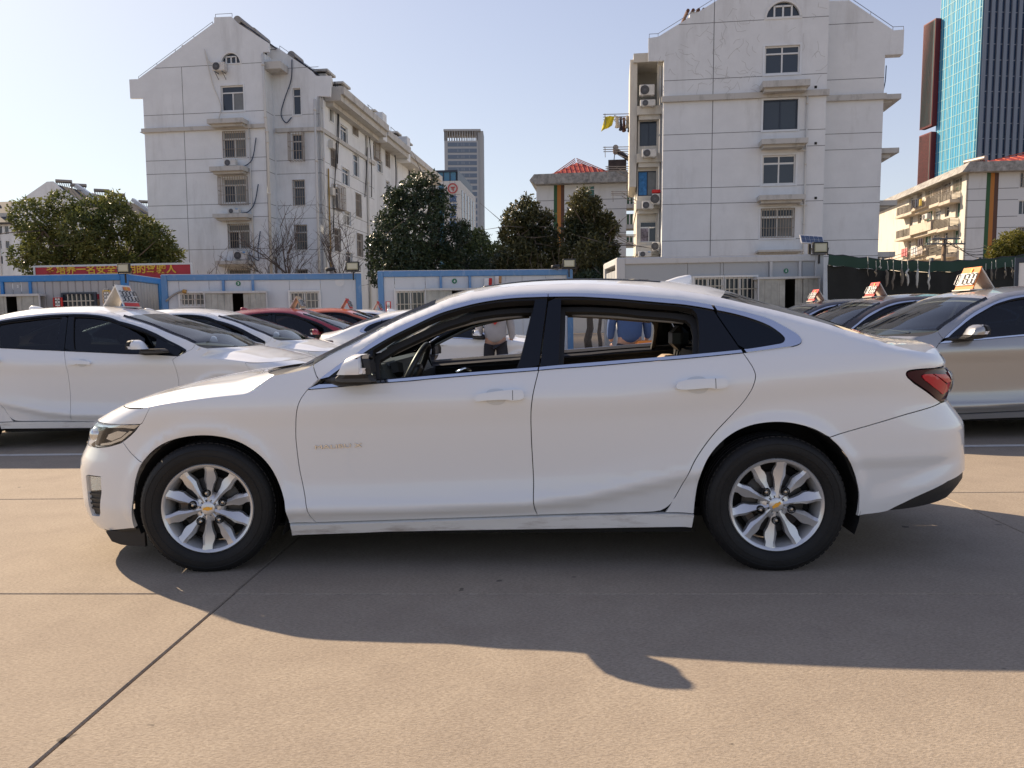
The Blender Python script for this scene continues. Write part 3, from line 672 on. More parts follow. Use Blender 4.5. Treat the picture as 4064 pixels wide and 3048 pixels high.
    for z in (0, .5, 1):
        a = surf(resample(np.stack([ql,ql],1), nv)[:,0], 1.0-z*.045); dn.append(mirror_grid(a[None])[0])
    sheet('boot_panel', np.stack([lp, lp+[.006,0,-.012]]+dn, 0), P, root, False)
    both('boot_panel', [[(3.99,.955),(QR,.955),(QR,.80),(3.93,.80),(4.0,.83),(4.06,.90),(4.03,.955)]], P, root, lip=.02)
    prof = [(2.40,1.448,1.450),(2.45,1.444,1.468),(2.50,1.438,1.484),(2.55,1.430,1.493),(2.575,1.426,1.494),(2.585,1.424,1.488),(2.588,1.423,1.43)]; G = []
    for i, (x, z0, z1) in enumerate(prof):
        w_ = .034*min(1,(i+.6)/2); G.append([(x+.012*math.cos(a)*(i > 4), YC+w_*math.copysign(abs(math.cos(a))**.8, math.cos(a)), z0-.012+(z1-z0+.012)*max(0,math.sin(a))**.8) for a in np.linspace(0,math.pi,11)])
    sheet('roof_aerial', np.array(G), P, root, True)
    # --- window surround
    T, B, IT, IB = c['dlo_top'], c['dlo_bot'][::-1], c['in_top'], c['in_bot'][::-1]
    T1 = [p for i, p in enumerate(T) if p[0] < 2.945 and p[1] > 1.14]; IT1 = [p for p in IT if p[0] < 2.868 and p[1] > 1.14 or p[0] < 1.2]; T1 = [p for p in T if p[0] < 1.2]+[p for p in T1 if p[0] >= 1.2]
    ck = dict(off=.006, lip=.010, gap=0)
    both('window_trim', [band(T1, IT1, .60, 1.735, .645, 1.735, 40)], chrome, root, **ck); both('window_trim', [band(T1, IT1, 1.739, 2.5445, 1.739, 2.5565, 24)], chrome, root, **ck)
    both('window_trim', [[(.546,.928)]+band(IB, B, .60, 1.684, .56, 1.680, 24)], chrome, root, **ck); both('window_trim', [band(IB, B, 1.690, 2.662, 1.687, 2.668, 24)], chrome, root, **ck)
    q_ = [p for p in T if p[0] > 2.551 ]+[p for p in rv('dlo_bot')[::-1][1:] if p[0] > 2.677]+[(2.677,1.0835)]+[p for p in rv('in_bot') if p[0] > 2.69]+[p for p in rv('in_top')[1:] if p[0] > 2.566]
    both('window_trim', [q_], chrome, root, **ck)
    fr_ = [(.612,.953)]+[p for p in IT if .62 < p[0] < 1.735]+[p for p in c['shut_b'] if 1.012 < p[1] < 1.358]+[p for p in rv('in_bot')[::-1] if .61 < p[0] < 1.676]
    k_ = dict(off=-.004, lip=.045, gap=.002)
    both('door_frame', [fr_, c['win_f']], gloss_black, root, lipmat=satin_black, **k_)
    rr_ = [p for p in IT if 1.741 < p[0] < 2.557]+[(2.5585,1.2745)]+[p for p in c['shut_r'] if 1.084 < p[1] < 1.272]+[(2.664,1.081)]+[p for p in c['in_bot'] if 1.692 < p[0] < 2.66]+[(q+.004,z) for q,z in rv('shut_b') if 1.02 < z < 1.356]
    both('door_frame', [rr_, c['win_r']], gloss_black, root, lipmat=satin_black, **k_)
    qq_ = [p for p in IT if p[0] > 2.562]+[p for p in c['in_bot'] if p[0] > 2.68]+[(q+.003,z) for q,z in rv('shut_r') if 1.09 < z < 1.27]
    both('quarter_window', [qq_], mat('quarter_glass', (.006,.009,.014), rough=.03, spec=.35), root, off=-.003, gap=.001)
    for lp_ in (c['win_f'], c['win_r']):
        c0 = np.mean(np.array(lp_),0); inn = [(q, z-.022 if z > 1.09 else z) for q, z in lp_]
        inn = [(q+(.02 if q < c0[0] else -.02)*(1 if z > 0 else 0), z) for q, z in inn]
        both('body_opening', [[(q,z) for q,z in np.array(lp_)+ (np.array(lp_)-c0)*.03], inn], trim_dark, root, off=-.075, lip=.03, gap=0)
        q0, q1 = (.93,1.60) if c0[0] < 1.7 else (1.86,2.42)
        qs = np.linspace(q0,q1,16); b1 = surf(qs, np.array([fy(q, IT1) for q in qs])-.034, -.112)
        for far in (0,1):
            b = MB(); b.tube([(x, 2*YC-y if far else y, z) for x,y,z in b1], .008, 6); b.build('door_seal', trim_grey, root, True)
    # --- handles, mirrors
    for lp_, cup in (([(1.377,.871),(1.387,.886),(1.43,.893),(1.517,.902),(1.604,.903),(1.613,.891),(1.612,.868),(1.556,.860),(1.53,.864),(1.427,.861),(1.383,.859)],[(1.43,.897),(1.44,.91),(1.47,.916),(1.504,.914),(1.52,.903),(1.522,.856),(1.503,.841),(1.469,.838),(1.44,.847),(1.43,.858)]),
                     ([(2.342,.914),(2.351,.929),(2.408,.94),(2.532,.945),(2.570,.945),(2.581,.931),(2.578,.911),(2.531,.903),(2.501,.906),(2.395,.899),(2.347,.902)],[(2.393,.94),(2.406,.952),(2.433,.96),(2.468,.959),(2.488,.949),(2.499,.941),(2.495,.9),(2.478,.884),(2.448,.879),(2.418,.885),(2.395,.899)])):
        for far in (False, True):
            dd = (d1 if lp_[0][0] < 2 else d2)[1 if far else 0]
            h = panel('door_handle', [cr(lp_,3,True)], P, dd, off=.030, lip=.030, gap=0, step=.02, far=far)
            panel('handle_cup', [cr(cup,3,True)], mat('handle_cup_shade', (.62,.63,.635), rough=.4, coat=.5), dd, off=.0012, lip=0, gap=0, step=.02, far=far)  # flat patch; the shade inside the cup is put into its grey
            x1 = lp_[4][0]-.045; panel('handle_joint', [[(x1,lp_[3][1]),(x1+.0025,lp_[3][1]),(x1+.0025,lp_[8][1]-.002),(x1,lp_[8][1]-.002)]], dark_void, dd, off=.0308, lip=0, gap=0, far=far)
    for far in (0, 1):
        mm = MB()
        def sect(z, x0, x1, y0, y1, r=.02):              # rounded slab of the mirror housing at height z
            return [(x0+.03,y1,z),(x0,(y0*.4+y1*.6),z),(x0+.02,y0+.02,z),(x0+.06,y0,z),(x1-.012,y0,z),(x1,y0+.012,z),(x1,y1,z)]
        def shell(rows):
            V = []; n = len(rows[0])
            for r_ in rows: V += r_
            F = []
            for i in range(len(rows)-1):
                for j in range(n): F.append((i*n+j, i*n+(j+1)%n, (i+1)*n+(j+1)%n, (i+1)*n+j))
            F += [tuple(range(n))[::-1], tuple(range((len(rows)-1)*n, len(rows)*n))]
            if far: V = [(x,2*YC-y,z) for x,y,z in V]; F = [f[::-1] for f in F]
            return V, F
        mr = obj('door_mirror', *shell([sect(.962,.70,.885,-.05,.03),sect(.972,.70,.888,-.13,.0),sect(.99,.712,.890,-.185,-.02),sect(1.008,.735,.891,-.195,-.025)]), satin_black, root); autosmooth(mr, 30)
        cp = obj('mirror_cap', *shell([sect(1.0085,.722,.862,-.198,-.025),sect(1.03,.738,.866,-.204,-.025),sect(1.058,.752,.866,-.202,-.028),sect(1.082,.772,.860,-.190,-.035),sect(1.098,.80,.852,-.165,-.05),sect(1.102,.825,.848,-.13,-.07)]), P, mr); autosmooth(cp, 30)
        ms = obj('mirror_bezel', *shell([sect(1.0085,.85,.894,-.197,-.025),sect(1.05,.85,.892,-.202,-.025),sect(1.083,.84,.882,-.190,-.035),sect(1.097,.835,.872,-.16,-.05),sect(1.099,.835,.868,-.13,-.07)]), satin_black, mr); autosmooth(ms, 30)
        sgm = obj('turn_signal', *shell([sect(1.012,.812,.886,-.2085,-.15),sect(1.024,.818,.886,-.211,-.15),sect(1.040,.832,.884,-.211,-.15)]), mat('signal_lens', (.75,.73,.72), rough=.15, coat=1), mr); autosmooth(sgm, 30)
        V = [(.893,-.03,1.0),(.893,-.18,1.0),(.892,-.19,1.05),(.884,-.175,1.082),(.884,-.05,1.085)]
        if far: V = [(x,2*YC-y,z) for x,y,z in V]
        obj('mirror_pane', V, [(0,1,2,3,4)], mirror_glass, mr)
        b = MB(); A = [(.63,.03,.955),(.70,.0,.956),(.80,-.02,.958),(.86,.0,.96)]
        b.tube([(x,2*YC-y if far else y,z+.01) for x,y,z in A], [.012,.024,.026,.02]); b.build('mirror_arm', satin_black, mr, True)
    # --- badge
    tb = text_mesh('model_badge', 'MALIBU X', .030, chrome, root, .0022, sx=1.33)
    me = tb.data; w0 = max(v.co.x for v in me.vertices); 
    for v in me.vertices:
        q = .562+v.co.x/w0*.240; z = .6255+v.co.y*.95+.010*(v.co.x/w0); p = surf(q, z); n = surfn(q, z); v.co = Vector(p+n*(v.co.z+.0025))
    # --- dark shell behind the joints, wheel housings, floor
    low = [(-.42,.60),(-.45,.70),(-.33,.83),(.2,.88),(.55,.94),(1.7,.99),(2.66,1.055),(2.95,1.08),(3.4,1.02),(3.75,.99),(3.7,.80),(3.25,.69),(3.09,.66)]+rv('arch_r')[8:]+[(2.43,.23),(.42,.20)]+[p for p in rv('arch_f') if p[1] > .58 or p[0] > 0]
    both('gap_backing', [low], dark_void, root, off=-.022, lip=0, gap=0)  # added sheet, coloured black so that the panel gaps look shaded
    pil = [(.60,1.04),(.76,1.13),(1.0,1.255),(1.2,1.34),(1.55,1.405),(1.9,1.41),(2.3,1.38),(2.6,1.315),(3.0,1.20),(3.2,1.12),(2.96,1.09)]+rv('dlo_top')[1:]
    both('pillar_inner', [pil], trim_dark, root, off=-.03, lip=.05, gap=-.002)
    for ax, r0 in ((0.0,.392),(2.829,.408)):
        for far in (0,1):
            b = MB(); V = []; n = 24
            for k in range(n+1):
                a = R(-22)+R(222)*k/n
                for y in (.03,.36): V.append((ax+(r0+.004)*math.cos(a), y, .325+r0*math.sin(a)))
            F = [(2*k,2*k+1,2*k+3,2*k+2) for k in range(n)]
            F.append(tuple(range(1,2*n+2,2)))
            if far: V = [(x,2*YC-y,z) for x,y,z in V]
            b.add(V, F); b.build('wheel_arch', dark_void, root)
    b = MB(); b.box2((.40,.10,.17),(2.44,1.71,.20)); b.box2((-.72,.25,.17),(.40,1.56,.185)); b.box2((2.44,.25,.24),(3.3,1.56,.26)); b.build('underbody', dark_void, root)
    # --- cabin
    b = MB(); b.box2((.55,.16,.50),(.92,1.65,.93)); b.build('dashboard', trim_dark, root)
    b = MB(); 
    V = [(.50,.17,.97),(.78,.20,1.035),(.86,.24,1.03),(.92,.22,.90),(.55,.17,.85)]; W_ = [(x,2*YC-y,z) for x,y,z in V]
    b.add(V+W_, [(0,1,6,5),(1,2,7,6),(2,3,8,7),(3,4,9,8),(0,4,3,2,1),(5,6,7,8,9)]); b.build('dashboard_top', mat('dash_top', (.05,.055,.05), rough=.5), root, False)
    b = MB(); b.tube([(.80,.19,.935),(.845,.17,.985),(.87,.165,1.01)], .004); b.build('dash_trim', chrome, root, True)
    b = MB(); b.tube([(.88,.44,.95),(.86,.46,1.0)],[.06,.07]); b.bbox((.80,.33,.96),(.875,.60,1.035), .02); b.build('instrument_hood', trim_dark, root)
    T_ = Matrix.Translation((.985,.46,.955)) @ Matrix.Rotation(R(-64), 4, 'Y')
    b = MB(); b.tube([(.185*math.cos(a),.185*math.sin(a),0) for a in np.linspace(0,2*math.pi,33)], .017, 8, False, T_); b.bbox((-.08,-.07,-.03),(.07,.07,.03),.02,T_); b.box((0,.11,0),(.04,.16,.02),T=T_); b.box((0,-.11,0),(.04,.16,.02),T=T_); b.build('steering_wheel', leather_black, root, True)
    def seat(x, y, nm, beige, w=.26):
        st_ = MB(); 
        rows = []
        for h, d, ww in ((0,.14,w),(.25,.15,w),(.45,.13,w*.95),(.58,.10,w*.82),(.615,.06,w*.6)):
            xx = x+.10+h*.36; zz = .42+h*.94
            rows.append([(xx-d*.35,y-ww,zz),(xx-d*.6,y-ww*.75,zz),(xx-d*.45,y,zz),(xx-d*.6,y+ww*.75,zz),(xx-d*.35,y+ww,zz),(xx+d*.4,y+ww*.9,zz),(xx+d*.5,y,zz),(xx+d*.4,y-ww*.9,zz)])
        V = [p for r_ in rows for p in r_]; n = 8; F = []
        for i in range(len(rows)-1):
            for j in range(n): F.append((i*n+j, i*n+(j+1)%n, (i+1)*n+(j+1)%n, (i+1)*n+j))
        F.append(tuple(range(4*n,5*n)))
        st_.add(V, F); st_.bbox((x-.40,y-w,.30),(x+.12,y+w,.46),.05)
        s0 = st_.build(nm, beige, root, True); autosmooth(s0, 50)
        hb = MB(); hx = x+.10+.78*.36; hb.bbox((hx-.055,y-.13,1.03),(hx+.05,y+.13,1.19),.045); hb.tube([(hx-.02,y-.05,.98),(hx,y-.05,1.06)],.006); hb.tube([(hx-.02,y+.05,.98),(hx,y+.05,1.06)],.006); hb.build('headrest', leather_black, s0)
    seat(1.36,.46,'front_seat',leather_black); seat(1.36,1.35,'front_seat',leather_black)
    seat(2.20,.48,'rear_seat',leather_beige,.30); seat(2.20,1.33,'rear_seat',leather_beige,.30)
    b = MB(); b.box2((2.58,.25,.85),(3.2,1.56,1.045)); b.box2((2.56,.2,.4),(2.62,1.61,.9)); b.build('parcel_shelf', trim_dark, root)
    card = [(.58,.945),(1.66,.995),(1.66,.3),(.6,.3)]; both('door_card', [card], trim_dark, root, off=-.085, lip=.0, gap=0); card = [(1.67,.998),(2.60,1.055),(2.45,.3),(1.67,.3)]; both('door_card', [card], trim_dark, root, off=-.085, lip=0, gap=0)
    for q0, q1 in ((.62,1.66),(1.68,2.60)):
        qs = np.linspace(q0,q1,10); zz = np.interp(qs,[.6,1.66,2.6],[.965,1.008,1.06])
        a0 = surf(qs, zz, -.018); a1 = surf(qs, zz, -.06); a2 = surf(qs, zz-.03, -.10); G = np.stack([a0,a1+[0,0,.008],a2],0)
        for far in (0,1):
            g = G.copy(); 
            if far: g[...,1] = 2*YC-g[...,1]
            sheet('door_ledge', g, trim_dark, root, bool(far))
    b = MB(); b.tube([(1.26,.19,.985),(1.30,.21,1.005),(1.33,.23,.99)], .008); b.build('door_lock', chrome, root, True)
    # --- wheels
    wf = wheel_parts(0, True)
    for x, y, rz, far, tw in ((0,-.0,.127,0,0),(2.829,-.0,0,0,R(-33)),(0,2*YC,.127,1,0),(2.829,2*YC,0,1,0)):
        w = wf if (x == 0 and not far) else dup(wf)
        w.parent = root; w.location = (x, y, .3275)
        w.rotation_euler = (0, tw, rz+(math.pi if far else 0))
        w.rotation_mode = 'XYZ'
    return root
saloon = white_saloon()
# ------------------------------------------------------------------ the lot
def concrete_material():
    m = bpy.data.materials.new('worn_concrete'); m.use_nodes = True; nt = m.node_tree; b = nt.nodes['Principled BSDF']
    g = nt.nodes.new('ShaderNodeNewGeometry'); L = nt.links.new
    def noise(scale, detail=5, rough=.6, vec=None):
        n = nt.nodes.new('ShaderNodeTexNoise'); n.inputs['Scale'].default_value = scale; n.inputs['Detail'].default_value = detail; n.inputs['Roughness'].default_value = rough
        L(vec or g.outputs['Position'], n.inputs['Vector']); return n.outputs[0]
    def rng(src, a, b_, c, d):
        r = nt.nodes.new('ShaderNodeMapRange'); r.inputs[1].default_value = a; r.inputs[2].default_value = b_; r.inputs[3].default_value = c; r.inputs[4].default_value = d; L(src, r.inputs[0]); return r.outputs[0]
    def mixc(fac, A, B, mode='MIX'):
        x = nt.nodes.new('ShaderNodeMix'); x.data_type = 'RGBA'; x.blend_type = mode
        for i, v in ((6,A),(7,B)):
            if isinstance(v, tuple): x.inputs[i].default_value = (*v,1)
            else: L(v, x.inputs[i])
        if isinstance(fac, float): x.inputs[0].default_value = fac
        else: L(fac, x.inputs[0])
        return x.outputs[2]
    mp = nt.nodes.new('ShaderNodeMapping'); mp.inputs['Rotation'].default_value = (0,0,.5); mp.inputs['Scale'].default_value = (1,2.6,1); L(g.outputs['Position'], mp.inputs[0])
    c = mixc(rng(noise(.55,6,.6), .3,.7,0,1), (.345,.290,.228), (.405,.345,.272))
    c = mixc(rng(noise(3.2,7,.7), .35,.7,0,.65), c, (.275,.228,.182))
    c = mixc(rng(noise(1.1,8,.75), .60,.76,0,.55), c, (.19,.165,.14))          # old stains
    fine = noise(62,4,.7, mp.outputs[0]); c = mixc(rng(fine, .36,.60,.55,0), c, (.150,.118,.085))
    c = mixc(rng(noise(150,3,.6), .62,.74,0,.5), c, (.46,.40,.33))
    c = mixc(rng(noise(9,2,.5), .735,.76,0,.7), c, (.07,.06,.05))            # small dark spots
    L(c, b.inputs['Base Color']); b.inputs['Roughness'].default_value = .93; b.inputs['Specular IOR Level'].default_value = .25
    bp = nt.nodes.new('ShaderNodeBump'); bp.inputs['Strength'].default_value = .55; bp.inputs['Distance'].default_value = .006
    ad = nt.nodes.new('ShaderNodeMath'); ad.operation = 'MULTIPLY_ADD'; L(noise(14,5,.6, mp.outputs[0]), ad.inputs[0]); ad.inputs[1].default_value = .8; L(fine, ad.inputs[2])
    L(ad.outputs[0], bp.inputs['Height']); L(bp.outputs[0], b.inputs['Normal'])
    return m
concrete = concrete_material()
joint_dirt = mat('joint_dirt', (.045,.038,.032), rough=1, bump=.4, bscale=40)
b = MB(); b.quad((-1200,-600,-.035),(1200,-600,-.035),(1200,1600,-.035),(-1200,1600,-.035)); ground = b.build('ground', joint_dirt, kind='structure')
lot = tag(empty('pavement', (0,0,0), -.056), kind='structure')
SU, SV, GAP = 4.13, 1.91, .0025
b = MB(); b.bbox((GAP,GAP,-.05),(SU-GAP,SV-GAP,0), .006); slab0 = None
for i in range(-3, 4):
    for j in range(-1, 11):
        u, v = -1.51+i*SU, 1.40+j*SV
        if slab0 is None: s_ = slab0 = b.build('concrete_slab', concrete, lot)
        else: s_ = slab0.copy(); col.objects.link(s_)
        s_.location = (u, v, RNG.uniform(-.0012,.0012))
bb = MB()                                                # beyond the slabs one can tell apart: plain yard
u0, u1, v0, v1 = -1.51-3*SU, -1.51+4*SU, 1.40-SV, 1.40+10*SV+SV*0
for x0,y0,x1,y1 in ((-160,-120,u0,160),(u1,-120,160,160),(u0,-120,u1,v0),(u0,v1+SV,u1,160)):
    bb.quad((x0,y0,-.004),(x1,y0,-.004),(x1,y1,-.004),(x0,y1,-.004))
bb.build('yard', concrete, lot)
line_paint = mat('worn_line_paint', (.55,.53,.49), rough=.85, dirt=((.26,.22,.17),.9,5,1))
for a, b_ in (((-9.5,7.62),(-4.0,7.33)),((3.9,6.83),(9.0,6.56)),):
    a, b_ = Vector((*a,0)), Vector((*b_,0)); d = (b_-a).normalized(); n = Vector((-d.y,d.x,0))*.05; q = MB()
    q.quad(*[tuple(p+Vector((0,0,.004))) for p in (a-n,b_-n,b_+n,a+n)]); q.build('parking_line', line_paint, kind='structure')
# ------------------------------------------------------------------ building kit
render_white = mat('white_render', (.70,.725,.74), rough=.9, var=.06, vscale=.9, dirt=((.33,.33,.32),.55,.55,.18), bump=.12, bscale=14)
render_white2 = mat('cracked_render', (.69,.705,.71), rough=.9, var=.05, vscale=1.1, dirt=((.36,.35,.33),.5,.7,.22), bump=.12, bscale=14)
joint_grey = mat('render_joint', (.17,.175,.18), rough=.95)
ledge_mat = mat('concrete_ledge', (.50,.49,.46), rough=.9, dirt=((.15,.14,.12),.8,2.2,.4))
frame_white = mat('white_window_frame', (.68,.68,.66), rough=.5)
frame_dark = mat('dark_blue_window_frame', (.018,.028,.05), rough=.4)
glass_dark = mat('window_glass_dark', (.035,.045,.06), rough=.06, spec=.5)
glass_curtain = mat('window_with_curtain', (.16,.165,.16), rough=.3, var=.25, vscale=2)
glass_green = mat('window_glass_green', (.02,.10,.07), rough=.1)
bars_rust = mat('window_bars', (.30,.25,.20), rough=.7)
steel_grey = mat('steel_bracket', (.16,.16,.17), rough=.6, metal=.5)
pipe_pvc = mat('drain_pipe_plastic', (.60,.58,.53), rough=.55)
cable_black = mat('black_cable', (.02,.02,.025), rough=.6)
cable_blue = mat('dark_blue_cable', (.03,.05,.09), rough=.6)
tile_dark = mat('dark_roof_tile', (.060,.058,.060), rough=.85, var=.35, vscale=5, bump=.6, bscale=9)
ac_white = mat('ac_casing', (.60,.59,.56), rough=.5, dirt=((.33,.28,.22),.6,3,.4)); ac_dark = mat('ac_grille', (.045,.045,.045), rough=.6); ac_blue = mat('ac_badge', (.05,.25,.55), rough=.4)
tank_steel = mat('solar_tank', (.28,.25,.22), rough=.45, metal=.5); tube_blue = mat('solar_tubes', (.02,.03,.06), rough=.15)
def window(face, r, root, style='slide', frame=None, glass=None, cage=0, depth=.13, sill=True, bars=0, sur=.07):
    """window in a wall opening r=(u0,z0,u1,z1): moulded surround and frame; panes and bars are its own parts"""
    u0,z0,u1,z1 = r; fm = frame or frame_white; w, h = u1-u0, z1-z0; mb = MB(); mb.m = 0
    if sur:
        face.box(mb, u0-sur,z1,u1+sur,z1+sur,-.01,.03); face.box(mb, u0-sur,z0-sur,u0,z1,-.01,.03); face.box(mb, u1,z0-sur,u1+sur,z1,-.01,.03); face.box(mb, u0,z0-sur,u1,z0,-.01,.045)
    mb.m = 1; t = max(.045, min(.07, w*.05)); d0, d1 = -depth, -depth+.06
    for a in ((u0,z0,u1,z0+t),(u0,z1-t,u1,z1),(u0,z0+t,u0+t,z1-t),(u1-t,z0+t,u1,z1-t)): face.box(mb, *a, d0, d1)
    zt = z0+h*.70; cells = []
    if style == 'slide': face.box(mb, u0+t,zt,u1-t,zt+t,d0,d1); face.box(mb, (u0+u1)/2-t/2,z0+t,(u0+u1)/2+t/2,zt,d0,d1-.01); cells = [(u0,zt,u1,z1),(u0,z0,(u0+u1)/2,zt),((u0+u1)/2,z0,u1,zt)]
    elif style == 'slide4': face.box(mb, u0+t,zt,u1-t,zt+t,d0,d1); face.box(mb, (u0+u1)/2-t/2,z0+t,(u0+u1)/2+t/2,z1-t,d0,d1-.01); cells = [(u0,zt,(u0+u1)/2,z1),((u0+u1)/2,zt,u1,z1),(u0,z0,(u0+u1)/2,zt),((u0+u1)/2,z0,u1,zt)]
    elif style == 'two': face.box(mb, (u0+u1)/2-t/2,z0+t,(u0+u1)/2+t/2,z1-t,d0,d1-.01); cells = [(u0,z0,(u0+u1)/2,z1),((u0+u1)/2,z0,u1,z1)]
    elif style == 'three': 
        for k in (1,2): face.box(mb, u0+w*k/3-t/2,z0+t,u0+w*k/3+t/2,z1-t,d0,d1-.01)
        cells = [(u0+w*k/3,z0,u0+w*(k+1)/3,z1) for k in range(3)]
    elif style == 'tall': face.box(mb, u0+t,zt,u1-t,zt+t,d0,d1); cells = [(u0,zt,u1,z1),(u0,z0,u1,zt)]
    else: cells = [(u0,z0,u1,z1)]
    win = mb.build('window', [render_white, fm], root)
    for i, c in enumerate(cells):
        q = MB(); face.box(q, c[0]+.01,c[1]+.01,c[2]-.01,c[3]-.01,-depth+.005,-depth+.025)
        q.build('pane', glass[i % len(glass)] if isinstance(glass, (list,tuple)) else (glass or glass_dark), win)
    if bars or cage:
        q = MB(); dd = .05 if not cage else .38; e = .0 if not cage else .10; n = max(4, int(w/.13)); s_ = .011
        a0, a1, b0, b1 = u0-e, u1+e, z0-e, z1+e*.5
        for k in range(n+1): uu = a0+(a1-a0)*k/n; face.box(q, uu-s_,b0,uu+s_,b1,dd-s_,dd+s_)
        for zz in ([b0, b0+(b1-b0)*.33, b0+(b1-b0)*.66, b1]): face.box(q, a0,zz-s_,a1,zz+s_,dd-s_*1.4,dd+s_*.6)
        if cage:
            for uu in (a0,a1):
                for k in range(3): face.box(q, uu-s_,b0,uu+s_,b1,dd*k/3-s_,dd*k/3+s_)
                for zz in (b0,(b0+b1)/2,b1): face.box(q, uu-s_,zz-s_,uu+s_,zz+s_,0,dd)
            for k in range(n+1): uu = a0+(a1-a0)*k/n; face.box(q, uu-s_,b0-s_,uu+s_,b0+s_,0,dd)
        q.build('grille', bars_rust, win)
    if glass is glass_curtain: pass
    return win
def ledge(face, r, root, d=.75):
    u0,z0,u1,z1 = r; mb = MB(); h = z1-z0; face.box(mb, u0,z0+h*.35,u1,z1,-.01,d); face.box(mb, u0+.12,z0,u1-.12,z0+h*.35,-.01,d-.2)
    return mb.build('ledge', ledge_mat, root)
def line_h(face, u0, u1, z, root, t=.028): mb = MB(); face.box(mb, u0,z-t/2,u1,z+t/2,-.004,.004); return mb.build('wall_joint', joint_grey, root)
def line_v(face, u, z0, z1, root, t=.028): mb = MB(); face.box(mb, u-t/2,z0,u+t/2,z1,-.005,.005); return mb.build('wall_joint', joint_grey, root)
def pipe(face, pts, root, r=.06, m=None, name='drain_pipe', d=.09):
    mb = MB(); P = [face(u,z,d) for u,z in pts]; mb.tube(P, r, 8)
    if name == 'drain_pipe':
        for a, b_ in zip(P[:-1], P[1:]):
            L_ = (Vector(b_)-Vector(a)).length
            for k in range(int(L_/2.9)+1):
                c = Vector(a).lerp(Vector(b_), min(1,(k*2.9+.6)/max(L_,.1))); mb.tube([c-Vector((0,0,.05)), c+Vector((0,0,.05))], r*1.3, 8)
    return mb.build(name, m or pipe_pvc, root, True)
AC0 = None
def ac_unit(face, r, label, cat='air conditioner', d0=.18, bracket=False, group='air conditioner units on the flats', badge=False):
    """outdoor unit: its own thing, standing on a ledge or hung from the wall"""
    u0,z0,u1,z1 = r; w, h = u1-u0, z1-z0; o = Vector(face((u0+u1)/2, z0, d0))
    root = empty('air_conditioner', (0,0,0), 0, label, cat, group); ang = math.atan2(face.du.y, face.du.x)
    root.matrix_world = (GRAV if face.lean else Matrix()) @ face.M @ Matrix.Translation(o) @ Matrix.Rotation(ang, 4, 'Z')
    if face.du.cross(face.dn).z > 0: root.matrix_world = root.matrix_world @ Matrix.Rotation(math.pi, 4, 'Z')
    b = MB(); b.bbox((-w/2,-.34,.03),(w/2,0,h), .03); b.box((-w*.3,-.17,.015),(.08,.3,.03)); b.box((w*.3,-.17,.015),(.08,.3,.03)); b.build('casing', ac_white, root)
    c = (-w*.16,-.343,h*.52); b = MB(); rr = h*.40
    b.lathe([(0,-.004),(rr,-.004),(rr,.01)], 24, Matrix.Translation(c)); b.build('fan_opening', ac_dark, root)
    b = MB(); T = Matrix.Translation((c[0],-.352,c[2]))
    for k in (1,.72,.45): b.lathe([(rr*k-.008,-.004),(rr*k+.008,-.004),(rr*k+.008,.006),(rr*k-.008,.006)], 24, T, True)
    for k in range(12): a = math.pi*k/12; b.box((0,0,0), (2*rr,.008,.010), T=T @ Matrix.Rotation(a, 4, 'Y'))
    b.lathe([(0,-.01),(rr*.2,-.008),(rr*.2,.004)], 12, T); b.build('fan_grille', ac_white if False else steel_grey, root)
    if badge: b = MB(); b.box2((w*.24,-.35,h*.80),(w*.44,-.338,h*.93)); b.build('badge', ac_blue, root)
    if bracket:
        for x in (-w*.3, w*.3):
            b = MB(); b.box2((x-.02,-.36,-.03),(x+.02,d0*1.0,0)); b.tube([(x,-.34,-.02),(x,d0,-.34)], .018, 6); b.build('bracket', steel_grey, root)
    return root
def solar_heater(root_face_pt, M, label, w=1.5, rz=0, group='solar water heaters on the roofs', size=1.0):
    root = empty('solar_water_heater', (0,0,0), 0, label, 'solar heater', group); root.matrix_world = M @ Matrix.Translation(root_face_pt) @ Matrix.Rotation(rz, 4, 'Z')
    b = MB(); b.tube([(-w/2,.45,1.05),(w/2,.45,1.05)], .24, 14); o = b.build('tank', tank_steel, root); autosmooth(o, 40)
    for k in range(9): x = -w/2+.1+k*(w-.2)/8; b = MB(); b.tube([(x,.35,.98),(x,-.85,.12)], .038, 6); b.build('glass_tube', tube_blue, root, True)
    b = MB()
    for x in (-w/2+.12, w/2-.12): b.tube([(x,.6,0),(x,.5,1.0)], .022, 5); b.tube([(x,-.9,.02),(x,.6,0)], .022, 5); b.tube([(x,-.9,.05),(x,.42,.9)], .022, 5)
    b.build('frame', steel_grey, root); return root
def rail_line(pts, root, face, d, r=.014): 
    mb = MB(); P = [face(u,z+.16,d) for u,z in pts]; mb.tube(P, r, 5)
    for a, b_ in zip(P[:-1],P[1:]):
        n = max(1,int((Vector(b_)-Vector(a)).length/1.2))
        for k in range(n+1): c = Vector(a).lerp(Vector(b_), k/n); mb.tube([c, c-Vector((0,0,.18))], r, 4)
    return mb.build('lightning_rail', steel_grey, root)
GRID = -.136                                             # the flats stand on one street grid
def poly_px(face, pts): return [face.px(x,y) for x,y in pts]
def prism_part(name, face, loop, d0, d1, m, root):
    mb = MB(); n = len(loop); V = [face(u,z,d1) for u,z in loop]+[face(u,z,d0) for u,z in loop]
    ccw = area2(loop) > 0; fr = tuple(range(n)) if ccw else tuple(range(n))[::-1]; mb.add(V, [fr, tuple(i+n for i in fr[::-1])]+[((i+1)%n,i,i+n,(i+1)%n+n) if ccw else (i,(i+1)%n,(i+1)%n+n,i+n) for i in range(n)])
    return mb.build(name, m, root)

